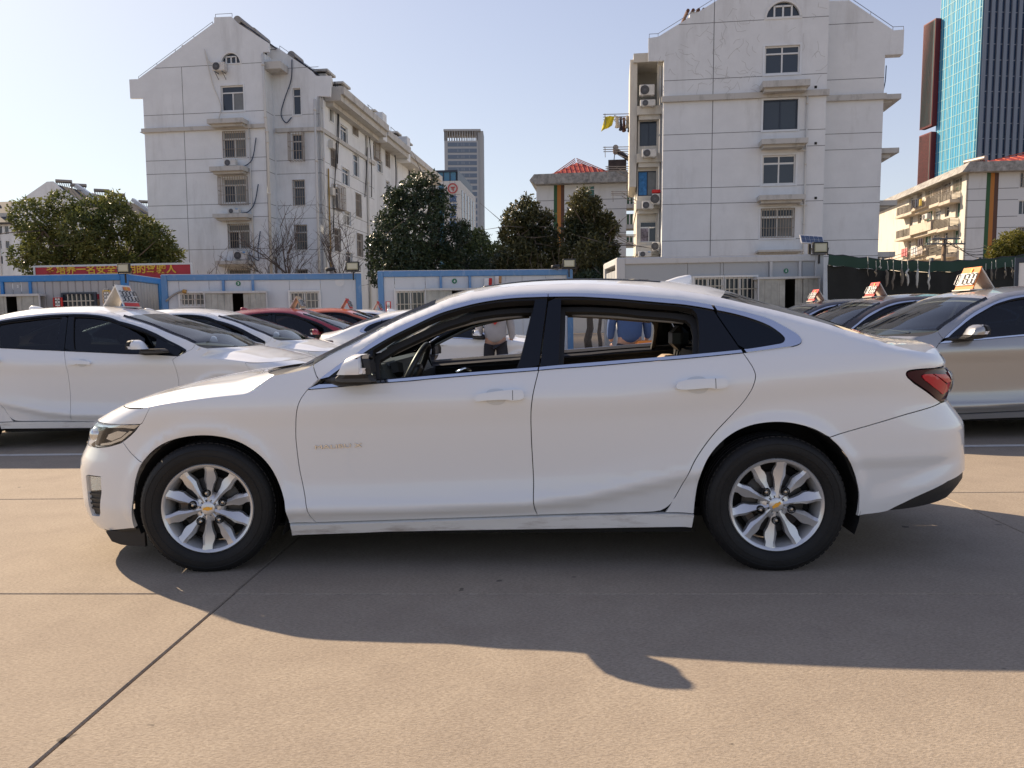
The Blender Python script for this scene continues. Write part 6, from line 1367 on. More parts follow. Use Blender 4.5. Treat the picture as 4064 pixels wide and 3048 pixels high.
# utility pole and its wires
p = gat_y(2042, 540, 50); p.z = 0; root = plumb('utility_pole', p, 0, 'brown utility pole with dark cross arms in front of the sunlit flats', 'pole'); F = Face(p, 0); zt = F.px(2042,512)[1]
b = MB(); b.tube([(0,0,0),(0,0,zt)], [.17,.13], 10); b.build('pole', mat('weathered_pole', (.20,.14,.09), rough=.9), root, True)
for y, w in ((516,1.1),(527,1.5)): z = F.px(2042,y)[1]; b = MB(); b.box((0,-.16,z),(w*1.7,.1,.1)); [b.tube([(x,-.16,z+.05),(x,-.16,z+.22)], .04, 6) for x in (-w*.7,0,w*.7)]; b.build('cross_arm', steel_grey, root)
for i in range(4):
    a = Vector((0.4*i-.6,-.16,F.px(2042,514+4*i)[1])); e = F.px(2128,532+7*i); e = Vector((e[0],-1+0.0,e[1])); w = F.px(1925,548+6*i); w = Vector((w[0],6,w[1])); b = MB()
    for q in (e, w): b.tube([a.lerp(q, t)-Vector((0,0,.5*math.sin(t*math.pi))) for t in np.linspace(0,1,9)], .02, 4)
    b.build('wire', cable_black, root)
# ------------------------------------------------------------------ site containers
blue_steel = mat('blue_painted_steel', (.030,.20,.50), rough=.5, dirt=((.30,.38,.46),.35,4,1)); blue_faded = mat('faded_blue_steel', (.11,.25,.47), rough=.6, dirt=((.42,.48,.54),.6,6,.4)); grey_steel = mat('pale_grey_steel', (.52,.525,.52), rough=.6, dirt=((.30,.28,.25),.5,5,.3))
panel_white = mat('sandwich_panel', (.58,.61,.64), rough=.6, dirt=((.34,.36,.38),.6,1.6,.25)); panel_grey = mat('grey_sandwich_panel', (.38,.40,.41), rough=.6, dirt=((.28,.28,.27),.4,2,.3)); panel_rib = mat('ribbed_sheet', (.37,.37,.375), rough=.55, dirt=((.25,.23,.2),.4,2,.3))
plastic_film = mat('strip_curtain', (.34,.34,.31), rough=.35, var=.3, vscale=3); black_in = mat('unlit_room_black', (.008,.008,.009), rough=.9); roundel_green = mat('roundel_green', (.012,.16,.075), rough=.5); white_paint = mat('white_lettering', (.72,.72,.70), rough=.6); patch_white = mat('round_cover', (.66,.67,.67), rough=.7, dirt=((.40,.41,.42),.5,6,1))
def container(num, label, A, B, z, frame, pan, joints, windows, door, roundel, px0, ribbed=False, extra=None, depth=2.4, post=.17):
    """steel-framed cabin from ground point A (left front) to B (right front)"""
    A, B = Vector((A[0],A[1],0)), Vector((B[0],B[1],0)); d = B-A; Ln = d.length; rz = math.atan2(d.y, d.x); root = empty('site_container', A, rz, label, 'container', 'numbered site containers')
    F = Face(A, rz, lean=False); b0 = .15; bh = .17; bars_ = mat('pale_window_bar', (.50,.46,.38), rough=.6)
    for u in (0, Ln-post):
        for y in (0, depth-post): q = MB(); q.bbox((u,y,0),(u+post,y+post,z), .015); q.build('corner_post', frame, root)
    for y in (0, depth-post):
        q = MB(); q.bbox((post,y-.004,z-bh),(Ln-post,y+post,z), .015); q.build('roof_beam', frame, root); q = MB(); q.bbox((post,y,0),(Ln-post,y+post,b0), .015); q.build('floor_beam', frame, root)
    for u in (0, Ln-post): q = MB(); q.bbox((u,post,z-bh),(u+post,depth-post,z), .015); q.build('roof_beam', frame, root)
    q = MB(); q.box2((.02,.02,z-.03),(Ln-.02,depth-.02,z+.02)); q.build('roof', grey_steel, root)
    du0, dz0, du1, dz1 = door; us = sorted([post]+[j for j in joints if post+.1 < j < Ln-post-.1 and not du0-.02 < j < du1+.02]+[du0, du1, Ln-post])
    for a, c in zip(us[:-1], us[1:]):
        zb = dz1 if abs(a-du0) < 1e-6 else b0; g = .006
        hl = [w for w in windows if w[0] < c and w[2] > a]; loops = []
        for w in hl: loops.append(rect_loop(max(w[0],a+g),w[1],min(w[2],c-g),w[3]))
        o_ = [(a+g,zb),(c-g,zb),(c-g,z-bh),(a+g,z-bh)]
        if ribbed:
            q = MB(); n = max(1,int((c-a)/.20))
            segs = [(zb,z-bh)] if not hl else [(zb,hl[0][1]),(hl[0][3],z-bh)]
            for k in range(n):
                x0 = a+(c-a)*k/n; x1 = a+(c-a)*(k+1)/n; m_ = (x1-x0); cov = hl and hl[0][0]-.02 < (x0+x1)/2 < hl[0][2]+.02
                for z0,z1 in (segs if cov else [(zb,z-bh)]):
                    P = [(x0+.004,0),(x0+m_*.12,-.018),(x1-m_*.12,-.018),(x1-.004,0),(x1,.014)]
                    V = [F(u,zz,-.05-y) for zz in (z0,z1) for u,y in P]; q.add(V, [(i,i+1,i+6,i+5) for i in range(4)])
            q.build('wall_panel', pan, root)
        else:
            f = F.shift(-.05)
            if not loops: q = MB(); F.box(q, a+g,zb,c-g,z-bh,-.10,-.05); q.build('wall_panel', pan, root)
            else:
                full = [l for l in loops]; w = hl[0]; q = MB(); x0, x1 = max(w[0],a+g), min(w[2],c-g)
                for r_ in ((a+g,zb,c-g,w[1]),(a+g,w[3],c-g,z-bh),(a+g,w[1],x0,w[3]),(x1,w[1],c-g,w[3])):
                    if r_[2]-r_[0] > .01 and r_[3]-r_[1] > .01: F.box(q, *r_, -.10,-.05)
                q.build('wall_panel', pan, root)
    for w in windows:
        wn = window(F.shift(-.03), w[:4], root, 'two', frame=w[4] if len(w) > 4 and w[4] else frame_white, glass=w[5] if len(w) > 5 else glass_dark, sur=0, depth=.06)
        q = MB(); n = 6
        for k in range(1, n+1): u = w[0]+(w[2]-w[0])*k/(n+1); F.box(q, u-.012,w[1],u+.012,w[3],.0,.024)
        for zz_ in (w[1]+(w[3]-w[1])*.5,): F.box(q, w[0],zz_-.012,w[2],zz_+.012,.024,.04)
        q.build('window_bars', bars_, wn)
        q = MB(); t = .05
        for r_ in ((w[0]-t,w[1]-t,w[2]+t,w[1]),(w[0]-t,w[3],w[2]+t,w[3]+t),(w[0]-t,w[1],w[0],w[3]),(w[2],w[1],w[2]+t,w[3])): F.box(q, *r_, -.04,.03)
        q.build('window_surround', frame_white if not (len(w) > 4 and w[4]) else w[4], wn)
    # doorway: posts, black box in place of the unlit room, plastic strips on a projecting frame
    for u in (du0-.07, du1): q = MB(); F.box(q, u,b0,u+.07,z-bh,-.08,.012); q.build('door_post', frame, root)
    q = MB(); F.box(q, du0,b0,du1,dz1,-1.6,-.9); F.box(q, du0-.0,b0,du0+.02,dz1,-.9,-.05); F.box(q, du1-.02,b0,du1,dz1,-.9,-.05); q.build('doorway', black_in, root)
    q = MB(); F.box(q, du0-.55,dz1-.03,du1+.45,dz1+.03,-.02,.36); q.build('door_canopy', grey_steel, root)
    for i,(u0,u1,y) in enumerate(((du0-.5,du0+.02,.30),(du0+.02,du0+(du1-du0)*.33,.28),(du1-(du1-du0)*.28,du1,.26),(du1,du1+.42,.30))):
        q = MB(); n = 3
        for k in range(n): a = u0+(u1-u0)*k/n; F.box(q, a,.2,a+(u1-u0)/n*.97,dz1-.03,y+.008*(k%2),y+.014+.008*(k%2))
        q.build('curtain_strip', plastic_film, root)
    for u in (du0-.53, du1+.43): q = MB(); F.box(q, u,0,u+.03,dz1,.31,.35); q.build('canopy_leg', grey_steel, root)
    # number roundel
    u, zr, r = roundel; q = MB(); q.lathe([(0,-.012),(r,-.012),(r,0)], 28, Matrix.Translation(F(u,zr,-.045))); q.build('number_plate', roundel_green, root)
    text_mesh('number', str(num), r*1.35, white_paint, root, .002, upright(F(u,zr-r*.47,-.028)), 'CENTER', bold=r*.05)
    if extra: extra(root, F, Ln, z)
    return root, F, Ln
def fpx(F): return lambda x, y: F.px(x, y)
def pane_board(F, rect, label, base, digits, rot, d=.03, accent=None):
    """flat price board leaning or hung on the wall"""
    u0,z0,u1,z1 = rect; root = empty('price_board', (0,0,0), 0, label, 'price board', 'price boards on the container walls'); root.matrix_world = F.M @ Matrix.Translation(F((u0+u1)/2,(z0+z1)/2,d)); w, h = u1-u0, z1-z0
    b = MB(); b.bbox((-w/2,-.0,-h/2),(w/2,.045,h/2), .006); b.build('board', base, root)
    if accent:
        for k,(m_,a,c,e,g) in enumerate(accent): b = MB(); b.box2((w*(a-.5),-.004,h*(e-.5)),(w*(c-.5),.0,h*(g-.5))); b.build('print', m_, root)
    seven_segments(digits, min(w,h)*.62 if rot else min(h*.6, w*.25), root, rot, (0,-.006,0))
    return root
SEG = {'0':'abcdef','1':'bc','2':'abged','3':'abgcd','4':'fgbc','5':'afgcd','6':'afgedc','7':'abc','8':'abcdefg','9':'abcdfg',' ':''}
seg_dark = mat('digit_black', (.012,.014,.02), rough=.6); seg_pale = mat('digit_unlit', (.62,.62,.61), rough=.6); seg_green = mat('digit_teal', (.02,.13,.12), rough=.6)
def seven_segments(txt, h, root, rot=0, c=(0,0,0), w=None, m=None, T=None):
    w = w or h*.52; p = w*1.22; t = h*.085; n = len(txt); b = MB(); pb = MB()
    M_ = (T if T is not None else Matrix.Translation(c)) @ Matrix.Rotation(rot, 4, 'Y')
    for i, ch in enumerate(txt):
        x = (i-(n-1)/2)*p
        S = {'a':((x,h/2),(w*.72,t)),'g':((x,0),(w*.66,t)),'d':((x,-h/2),(w*.72,t)),'f':((x-w/2,h/4),(t,h*.42)),'b':((x+w/2,h/4),(t,h*.42)),'e':((x-w/2,-h/4),(t,h*.42)),'c':((x+w/2,-h/4),(t,h*.42))}
        for k,(ct,sz) in S.items():
            on = k in SEG.get(ch,''); (b if on else pb).box((ct[0],-.0015 if on else 0,ct[1]), (sz[0],.003,sz[1]), T=M_)
    if pb.V: pb.build('unlit_segments', seg_pale, root)
    o = b.build('digits', m or seg_dark, root); return o
print_red = mat('print_red', (.55,.02,.015), rough=.5); print_orange = mat('print_orange', (.72,.20,.03), rough=.5); print_yellow = mat('print_yellow', (.80,.55,.05), rough=.5); board_white = mat('board_white', (.74,.73,.70), rough=.5); board_tan = mat('board_tan', (.60,.42,.24), rough=.5); paper = mat('sign_sheet', (.72,.66,.58), rough=.6)
def P2(x, y, z): v = at_z(x, y, z); return (v.x, v.y)
Z1 = lambda u,v: ((u/3.16)/KPX, (1000+v/3.16)/KPX); Z2_ = lambda u,v: ((600+u/2.4578)/KPX, (1000+v/2.4578)/KPX); ZB = lambda u,v: ((1700+u/3.6867)/KPX, (1080+v/3.6867)/KPX); ZC = lambda u,v: ((1000+u/2.011)/KPX, (1000+v/2.011)/KPX); ZD_ = lambda u,v: ((2700+u/3.6867)/KPX, (1080+v/3.6867)/KPX)
def unit(num, label, a_px, b_px, z, frame, pan, joints, wins, door, rnd, fn, ext_left=0, **k):
    A, B = Vector(P2(*a_px, z)), Vector(P2(*b_px, z))
    if ext_left: A = B-(B-A).normalized()*ext_left
    d = B-A; F = Face((A.x,A.y,0), math.atan2(d.y,d.x), lean=False); R_ = lambda q: F.rect(*fn(q[0],q[1]), *fn(q[2],q[3]))
    W2 = [(*(lambda r: (r[0],max(r[1],.8 if len(w) < 7 else r[1]),r[2],r[3]))(R_(w[:4])), *w[4:6]) for w in wins]; dr = R_(door); c = F.px(*fn(rnd[0],rnd[1])); rr = F.px(*fn(rnd[0]+rnd[2],rnd[1]))[0]-c[0]
    return container(num, label, A, B, z, frame, pan, [F.px(*fn(j,300))[0] for j in joints], W2, (dr[0],0,dr[2],dr[3]), (c[0],c[1],rr), fn, **k)
def low(r): return (r[0], 1.05, r[2], r[3])
c2, F2_, L2_ = unit(2, 'blue-framed ribbed container numbered 2 at the left edge', (0,596.5), (272,592), 2.75, blue_steel, panel_rib, (), [(800,530,1190,700,frame_dark,glass_dark)], (55,548,375,700), (215,430,32), Z1, ext_left=6.0, ribbed=True)
def halo(root, F, u, z, r, m, nm): q = MB(); q.lathe([(0,-.006),(r,-.006),(r,0)], 24, Matrix.Translation(F(u,z,-.05))); q.build(nm, m, root)
c3, F3_, L3_ = unit(3, 'faded blue-framed white container numbered 3 behind the parked cars', (346,594), (780,591), 2.75, blue_faded, panel_white, (265,560,1345,1648), [(285,400,560,525,frame_white,glass_curtain),(1355,388,1640,560,frame_white,glass_curtain)], (722,395,986,525), (848,307,24), Z2_)
c4, F4_, L4_ = unit(4, 'faded blue-framed white container numbered 4 behind the white saloon', (815,586), (1237,582), 2.75, blue_faded, panel_white, (1140,1385,2030,2160,2350), [(1150,312,1385,520,frame_white,glass_dark)], (1520,300,1733,420), (1617,232,20), ZC)
c5, F5_, L5_ = unit(5, 'pale grey container numbered 5 right of the big trees', (1332,558), (1780,550), 2.9, grey_steel, panel_grey, (115,590,1300,1785,640), [(200,80,625,330,frame_white,glass_dark),(650,72,1110,420,frame_white,glass_dark)], (1345,90,1730,500), (1556,-20,34), ZD_, post=.24)
for F, fn, q, root in ((F3_,Z2_,(1838,290,45),c3),(F4_,ZB,(1900,85,66),c4)):
    c = F.px(*fn(q[0],q[1])); r = F.px(*fn(q[0]+q[2],q[1]))[0]-c[0]; halo(root, F, c[0], c[1], r, patch_white, 'round_vent_cover')
c = F2_.px(*Z1(215,430)); halo(c2, F2_, c[0], c[1], .17, patch_white, 'label_patch')
# ribbed right ends of containers two and three, boarded left end of five
for root, Ln, nm, m in ((c2,L2_,'end_panel',panel_rib),(c3,L3_,'end_panel',mat('end_sheet', (.46,.47,.43), rough=.6, dirt=((.32,.31,.27),.5,2,.3)))):
    for k in range(10 if m is panel_rib else 4):
        n = 10 if m is panel_rib else 4; y0 = .18+2.04*k/n; y1 = .18+2.04*(k+1)/n; q = MB(); q.bbox((Ln-.09,y0+.008,.15),(Ln-.04,y1-.008,2.57), .012); q.build(nm, m, root)
for root, Ln in ((c4,L4_),(c5,L5_)):
    for k in range(4): q = MB(); q.bbox((Ln-.09,.2+.5*k,.15),(Ln-.05,.69+.5*k,2.6), .01); q.build('end_panel', panel_white, root)
for root in (c2,c3,c4,c5):
    for k in range(4): q = MB(); q.bbox((.05,.2+.5*k,.15),(.09,.69+.5*k,2.6), .01); q.build('end_panel', panel_grey if root is c5 else panel_white, root)
# boards and signs on the walls
R2 = lambda q: F2_.rect(*Z1(q[0],q[1]), *Z1(q[2],q[3]))
pane_board(F2_, R2((1290,475,1395,642)), 'tan price board reading 73800 sideways on container two', board_tan, '73800', math.pi/2*1, accent=[(board_white,.15,.85,.06,.80),(print_yellow,.1,.9,.86,.97)])
pane_board(F2_, R2((1422,430,1532,602)), 'white price board reading 56900 sideways on container two', board_white, '56900', math.pi/2)
pane_board(F2_, R2((688,572,805,690)), 'red price board leaning below the ribbed wall of container two', print_red, '380', math.pi/2, d=.1, accent=[(board_white,.25,.75,.1,.9)])
R4 = lambda q: F4_.rect(*ZB(q[0],q[1]), *ZB(q[2],q[3]))
for q, lb, m in (((808,90,922,330),'red and white upright advertising box on container four, left of the pair',print_red),((962,60,1062,330),'orange and white upright advertising box on container four, right of the pair',mat('print_brown', (.45,.24,.10), rough=.5))):
    u0,z0,u1,z1 = R4(q); root = empty('advertising_box', (0,0,0), 0, lb, 'advertising box'); root.matrix_world = F4_.M @ Matrix.Translation(F4_((u0+u1)/2,z0,.0)); w, h = u1-u0, z1-z0
    b = MB(); b.add([(-w/2,0,0),(w/2,0,0),(0,-w*.55,0),(-w/2+.03,0,h),(w/2+.03,0,h),(.03,-w*.55,h)], [(0,2,1),(3,4,5),(0,3,5,2),(2,5,4,1),(1,4,3,0)]); b.build('board', board_white, root)
    for k in range(7):
        b = MB(); z = h*(.1+.12*k); b.add([(w*.06,-w*.50,z),(w*.44,-w*.07,z),(w*.44+.02,-w*.07,z+h*.085),(w*.06+.02,-w*.50,z+h*.085)], [(0,1,2,3)]); o = b.build('print', m if k % 2 else seg_dark, root); o.location = (.0,-.012,0)
    b = MB(); b.add([(w*.02,-w*.545,0),(w*.49,-w*.02,0),(w*.49+.03,-w*.02,h),(w*.02+.03,-w*.545,h)], [(0,1,2,3)]); o = b.build('print', m, root); o.location = (0,-.006,0)
q = F4_.rect(*ZC(1068,398), *ZC(1110,490)); pane_board(F4_, q, 'small red-framed price board leaning on container four', print_red, '388', math.pi/2, d=.5, accent=[(board_white,.2,.8,.15,.95)])
# grey hose with a brass end on container three
b = MB(); P = cr([F3_(*F3_.px(*Z2_(*q)), .06) for q in ((150,480),(215,425),(270,395),(312,382))],4); b.tube(P, .03, 8); hs = b.build('hose', mat('grey_hose', (.30,.28,.25), rough=.7), smooth=True); hs.matrix_world = F3_.M; tag(hs, 'grey hose stub with a brass cap on container three', 'hose')
b = MB(); b.tube([P[-1], Vector(P[-1])+Vector((.10,0,-.02))], .055, 10); o = b.build('hose_cap', mat('brass', (.45,.25,.06), rough=.5), hs)
# flood lights and small cameras along the roofs
def flood_light(x, y, w, h, Y, label, solar=False):
    p = at_y(x, y, Y); s = Y/1611; root = empty('flood_light', p, 0, label, 'flood light', 'flood lights on the container roofs'); w, h = w*s, h*s
    b = MB(); b.bbox((-w/2,0,-h/2),(w/2,.09,h/2), .02); b.build('housing', satin_black, root); b = MB(); t = w*.10
    b.bbox((-w/2+t,-.012,-h/2+t),(w/2-t,.004,h/2-t), .004); b.build('lens', mat('flood_lens', (.42,.40,.26), rough=.25), root)
    b = MB(); b.bbox((-w/2+t*1.7,-.02,-h/2+t*1.7),(w/2-t*1.7,-.010,h/2-t*1.7), .003); b.build('reflector', mat('flood_reflector', (.55,.53,.40), rough=.3), root)
    b = MB(); b.tube([(-w/2-.02,.05,0),(-w/2-.02,.1,-h*.55),(w/2+.02,.1,-h*.55),(w/2+.02,.05,0)], .015, 5); b.tube([(0,.1,-h*.55),(0,.1,-h*.55-.25)], .025, 6); b.build('bracket', satin_black, root)
    if solar:
        T = Matrix.Translation((-w*.35,.25,h*.75)) @ Matrix.Rotation(R(38), 4, 'X') @ Matrix.Rotation(R(-10), 4, 'Z'); b = MB(); b.box((0,0,0), (.62,.42,.03), T=T); b.build('solar_panel', mat('solar_frame', (.50,.50,.50), rough=.4), root)
        for i in range(5):
            for j in range(2): b = MB(); b.box((-.235+.118*i,-.09+.18*j,.017), (.105,.16,.008), T=T); b.build('solar_cell', mat('solar_cell', (.03,.05,.10), rough=.15), root)
        b = MB(); b.tube([(-w*.55,.2,-h*.6),(-w*.55,.2,h*.6)], .05, 8); b.build('post', satin_black, root)
    return root
flood_light(266, 579, 27, 21, 20.4, 'flood light in front of the red slogan board'); flood_light(761, 575, 29, 20, 22.5, 'flood light on the right roof corner of container three'); flood_light(1229.5, 569, 28, 20, 22.6, 'flood light above the right corner of container four'); flood_light(1773, 535, 33, 25, 21.0, 'large flood light with a solar panel on container five', True)
for x, y, Y, lb in ((714.5,583,22.6,'small dark camera on the roof edge of container three'),(1201,577,22.9,'small dark camera on the roof edge of container four')):
    p = at_y(x, y, Y); root = empty('security_camera', p, 0, lb, 'camera'); b = MB(); b.tube([(-.12,-.1,.0),(.10,.05,.03)], .055, 10); b.build('housing', satin_black, root, True); b = MB(); b.box((.02,.03,-.07),(.1,.1,.06)); b.build('base', steel_grey, root)
# slogan board behind container two
Y = 24.5; p = at_y(73, 590, Y); p.z = 0; F = Face(p, .0, lean=False); root = empty('slogan_board', p, 0, 'long red board with yellow slogan characters above container two', 'signboard')
u1, zt = F.px(415,567); zb = 2.2; red = mat('slogan_red', (.36,.02,.03), rough=.6, var=.12, vscale=2)
b = MB(); F.box(b, .06,zb,u1-.06,zt-.06,-.06,0); b.build('board', red, root)
for r_ in ((0,zt-.06,u1,zt),(0,zb,.06,zt-.06),(u1-.06,zb,u1,zt-.06)): b = MB(); F.box(b, *r_, -.08,.02); b.build('edge_strip', grey_steel, root)
for u in (.5,u1/2,u1-.5): b = MB(); F.box(b, u-.05,0,u+.05,zb+.2,-.16,-.07); b.build('post', steel_grey, root)
ya = mat('slogan_yellow', (.62,.38,.03), rough=.6); xs = (110,130.5,150.5,170.5,191,211,231.5,251,270.5,291,311,331,351)
for ch, x in zip('多培养一名安全文明的驾驶人', np.linspace(110.5,370,13)):
    c = F.px(x, 582.5+ (x-110)*-.010); text_mesh('slogan_character', ch, .32, ya, root, .008, upright(F(c[0],c[1]-.12,.01)), 'CENTER', bold=.006)
p = at_y(-40, 593, 25.5); p.z = 0; b = MB(); b.box((1.0,0,1.3),(2.6,.08,2.9+.10)); o = b.build('slogan_board', red, loc=p); tag(o, 'dull red board end at the left edge behind container two', 'signboard')
# dark shade net fence on the right with ties and hung strips
A, B = Vector(P2(1787,552,2.8)), Vector(P2(2330,556,2.75)); d = B-A; rz = math.atan2(d.y,d.x); root = empty('net_fence', (A.x,A.y,0), rz, 'tall dark shade-net fence with a green hem to the right of container five', 'fence'); F = Face((A.x,A.y,0), rz, lean=False); Ln = d.length
net = mat('black_shade_net', (.012,.013,.012), rough=.9, var=.4, vscale=1.5); hem = mat('green_net_hem', (.012,.045,.03), rough=.8)
n = 34; top = [2.83-.20*math.sin(math.pi*min(1,k/n*1.25))-.02*math.sin(k*2.1) for k in range(n+1)]; V = []; Hm = []
for k in range(n+1):
    u = Ln*k/n
    for j, z in enumerate((0,.8,1.6,top[k]-.28)): V.append(F(u,z,.05*math.sin(k*1.7+j)))
    for j, z in enumerate((top[k]-.28,top[k]-.1,top[k])): Hm.append(F(u,z,.03+.03*math.sin(k*1.7+j)))
obj('net', V, [(k*4+j,(k+1)*4+j,(k+1)*4+j+1,k*4+j+1) for k in range(n) for j in range(3)], net, root, True); obj('hem', Hm, [(k*3+j,(k+1)*3+j,(k+1)*3+j+1,k*3+j+1) for k in range(n) for j in range(2)], hem, root, True)
for k in range(6): u = .2+k*(Ln-.4)/5; b = MB(); F.box(b, u-.04,0,u+.04,2.75,-.16,-.08); b.build('post', steel_grey, root)
b = MB(); b.tube([F(Ln*k/n,top[k]+.01,-.03) for k in range(n+1)], .02, 5); b.build('top_wire', cable_black, root)
ZS = lambda u,v: ((3050+u/2.1815)/KPX, (1000+v/2.1815)/KPX); pale = mat('pale_strip', (.50,.50,.46), rough=.8, var=.2, vscale=9); dull = mat('dull_strip', (.17,.15,.12), rough=.9, var=.3, vscale=9)
for i,(u,v0,v1,m,w) in enumerate(((828,80,215,dull,.025),(898,120,220,dull,.05),(935,110,150,pale,.03),(997,120,305,dull,.08),(1048,115,330,dull,.06),(1122,110,298,dull,.09),(1170,115,298,pale,.07),(1258,110,315,pale,.07),(1362,115,332,pale,.06),(1845,140,235,dull,.03),(1895,125,258,dull,.06),(1930,110,240,dull,.03),(2010,130,235,dull,.05),(2070,110,230,dull,.04),(2105,110,240,dull,.05))):
    a, c = F.px(*ZS(u,v0)), F.px(*ZS(u,v1)); h = a[1]-c[1]; rg = np.random.default_rng(i); r_ = empty('hung_strip', (0,0,0), 0, 'pale limp strip hanging from the dark net fence' if m is pale else 'dull knotted strip hanging from the dark net fence', 'strip', 'strips hung along the net fence'); r_.matrix_world = F.M
    b = MB(); b.tube([F(a[0],a[1]+.12,.14), F(a[0]+rg.normal()*.01,a[1]-h*.2,.15)], .008, 4); b.build('string', pale, r_); b = MB(); P = [F(a[0]+rg.normal()*.02,a[1]-h*(.2+.8*t),.15) for t in np.linspace(0,1,6)]; b.tube(P, [w*k for k in (.3,.45,.6,.5,.42,.12)], 6); b.build('strip', m, r_, True)
p = at_y(2206, 600, 19.5); p.z = 0; root = empty('poster_stand', p, -.3, 'dark-framed white poster stand at the right edge by the net fence', 'poster stand'); b = MB(); b.box2((-.14,0,0),(-.06,.08,2.6)); b.box2((-.06,.0,2.48),(1.2,.08,2.6)); b.build('frame', frame_dark, root); b = MB(); b.box2((-.05,.03,.6),(1.2,.05,2.46)); b.build('poster', board_white, root)
# ------------------------------------------------------------------ the other cars of the lot
SKIP = ('model_badge','lug_pocket','sidewall_rib','lamp_rib','vent_slat','door_seal','body_opening','emblem','door_lock','steering_wheel','dash_trim','handle_joint','sunroof','brake_caliper','badge_bar')
def copy_car(src, parent=None, paint=None, warp=False, lv=0):
    base = src.name.split('.')[0]
    if base in SKIP: return None
    c = src.copy(); col.objects.link(c); c.parent = parent
    if src.type == 'MESH':
        if warp and lv == 1 or warp and lv == 2 and 'mirror' not in src.parent.name:
            key = src.data.name+'_forward'
            if key not in bpy.data.meshes:
                me = src.data.copy(); me.name = key; n = len(me.vertices); a = np.zeros(n*3, np.float32); me.vertices.foreach_get('co', a); a = a.reshape(-1,3)
                s_ = np.clip((a[:,2]-.88)/.12, 0, 1); s_ = s_*s_*(3-2*s_); g = np.where(a[:,0] < .56, np.clip((a[:,0]+.6)/1.16, 0, 1), np.clip((1.15-a[:,0])/.59, 0, 1))
                a[:,0] -= .27*s_*g; me.vertices.foreach_set('co', a.ravel()); me.update()
            c.data = bpy.data.meshes[key]
        for i, sl in enumerate(c.material_slots):
            m = sl.material
            if m is paint_white and paint: sl.link = 'OBJECT'; sl.material = paint
            elif m is not None and m.name == 'rocker_white_grimy' and paint: sl.link = 'OBJECT'; sl.material = paint
            elif m is chrome and warp and base == 'window_trim': sl.link = 'OBJECT'; sl.material = gloss_black
    for ch in list(src.children): copy_car(ch, c, paint, warp, lv+1)
    return c
def lot_car(label, x, y, flip, paint, warp, sx=.92, sz=1.0):
    r = copy_car(saloon, None, paint, warp); r.name = 'parked_car'; r['label'] = label; r['group'] = 'cars for sale parked in the lot'
    r.location = (x, y, 0); r.rotation_euler = (0,0,math.pi if flip else 0); r.scale = (sx, 1, sz)
    for far in (False, True):
        for w in ('win_f','win_r'): panel('window_glass', [W[w]], tint_glass, r, step=.06, off=-.02, lip=0, gap=-.004, far=far)
    return r
red_paint = mat('red_car_paint', (.26,.008,.018), rough=.35, coat=1); orange_paint = mat('orange_car_paint', (.50,.085,.010), rough=.35, coat=1); gold_paint = mat('champagne_car_paint', (.36,.36,.36), rough=.3, metal=.5, coat=1); dark_paint = mat('dark_car_paint', (.035,.036,.042), rough=.3, metal=.3, coat=1); brown_paint = mat('dark_bronze_paint', (.075,.062,.055), rough=.3, metal=.4, coat=1)
def place(label, px, py_, Y, flip, paint, warp, sx, sz, q):
    """q: body coordinate that stands at photo column px on the near side"""
    X = at_y(px, py_, Y).x; return lot_car(label, X+q*sx if flip else X-q*sx, Y+2*YC if flip else Y, flip, paint, warp, sx, sz)
cars = [
 place('white saloon with dark windows and a price sign, nearest on the left', 135, 760, 7.75, True, None, True, .97, 1.02, 1.69),
 place('second white saloon from the front of the left row', 452, 740, 10.4, True, None, True, .94, 1.03, 1.2),
 place('red car with a tan price sign on its roof', 660, 740, 13.0, True, red_paint, True, .92, 1.06, 1.05),
 place('orange car behind the red one in the left row', 768, 720, 15.6, True, orange_paint, True, .90, 1.08, 1.05),
 place('white car parked last in the left row near container three', 842, 700, 18.2, True, None, True, .88, 1.08, .95),
 place('champagne-coloured saloon with an orange price sign at the right edge', 2090, 760, 7.15, False, gold_paint, False, 1.0, 1.015, .82),
 place('dark bronze saloon with a red price sign, second in the right row', 1850, 720, 9.9, False, brown_paint, False, 1.0, 1.02, .72),
 place('dark grey saloon, farthest with a red price sign in the right row', 1745, 700, 12.5, False, dark_paint, False, 1.0, 1.02, .9)]
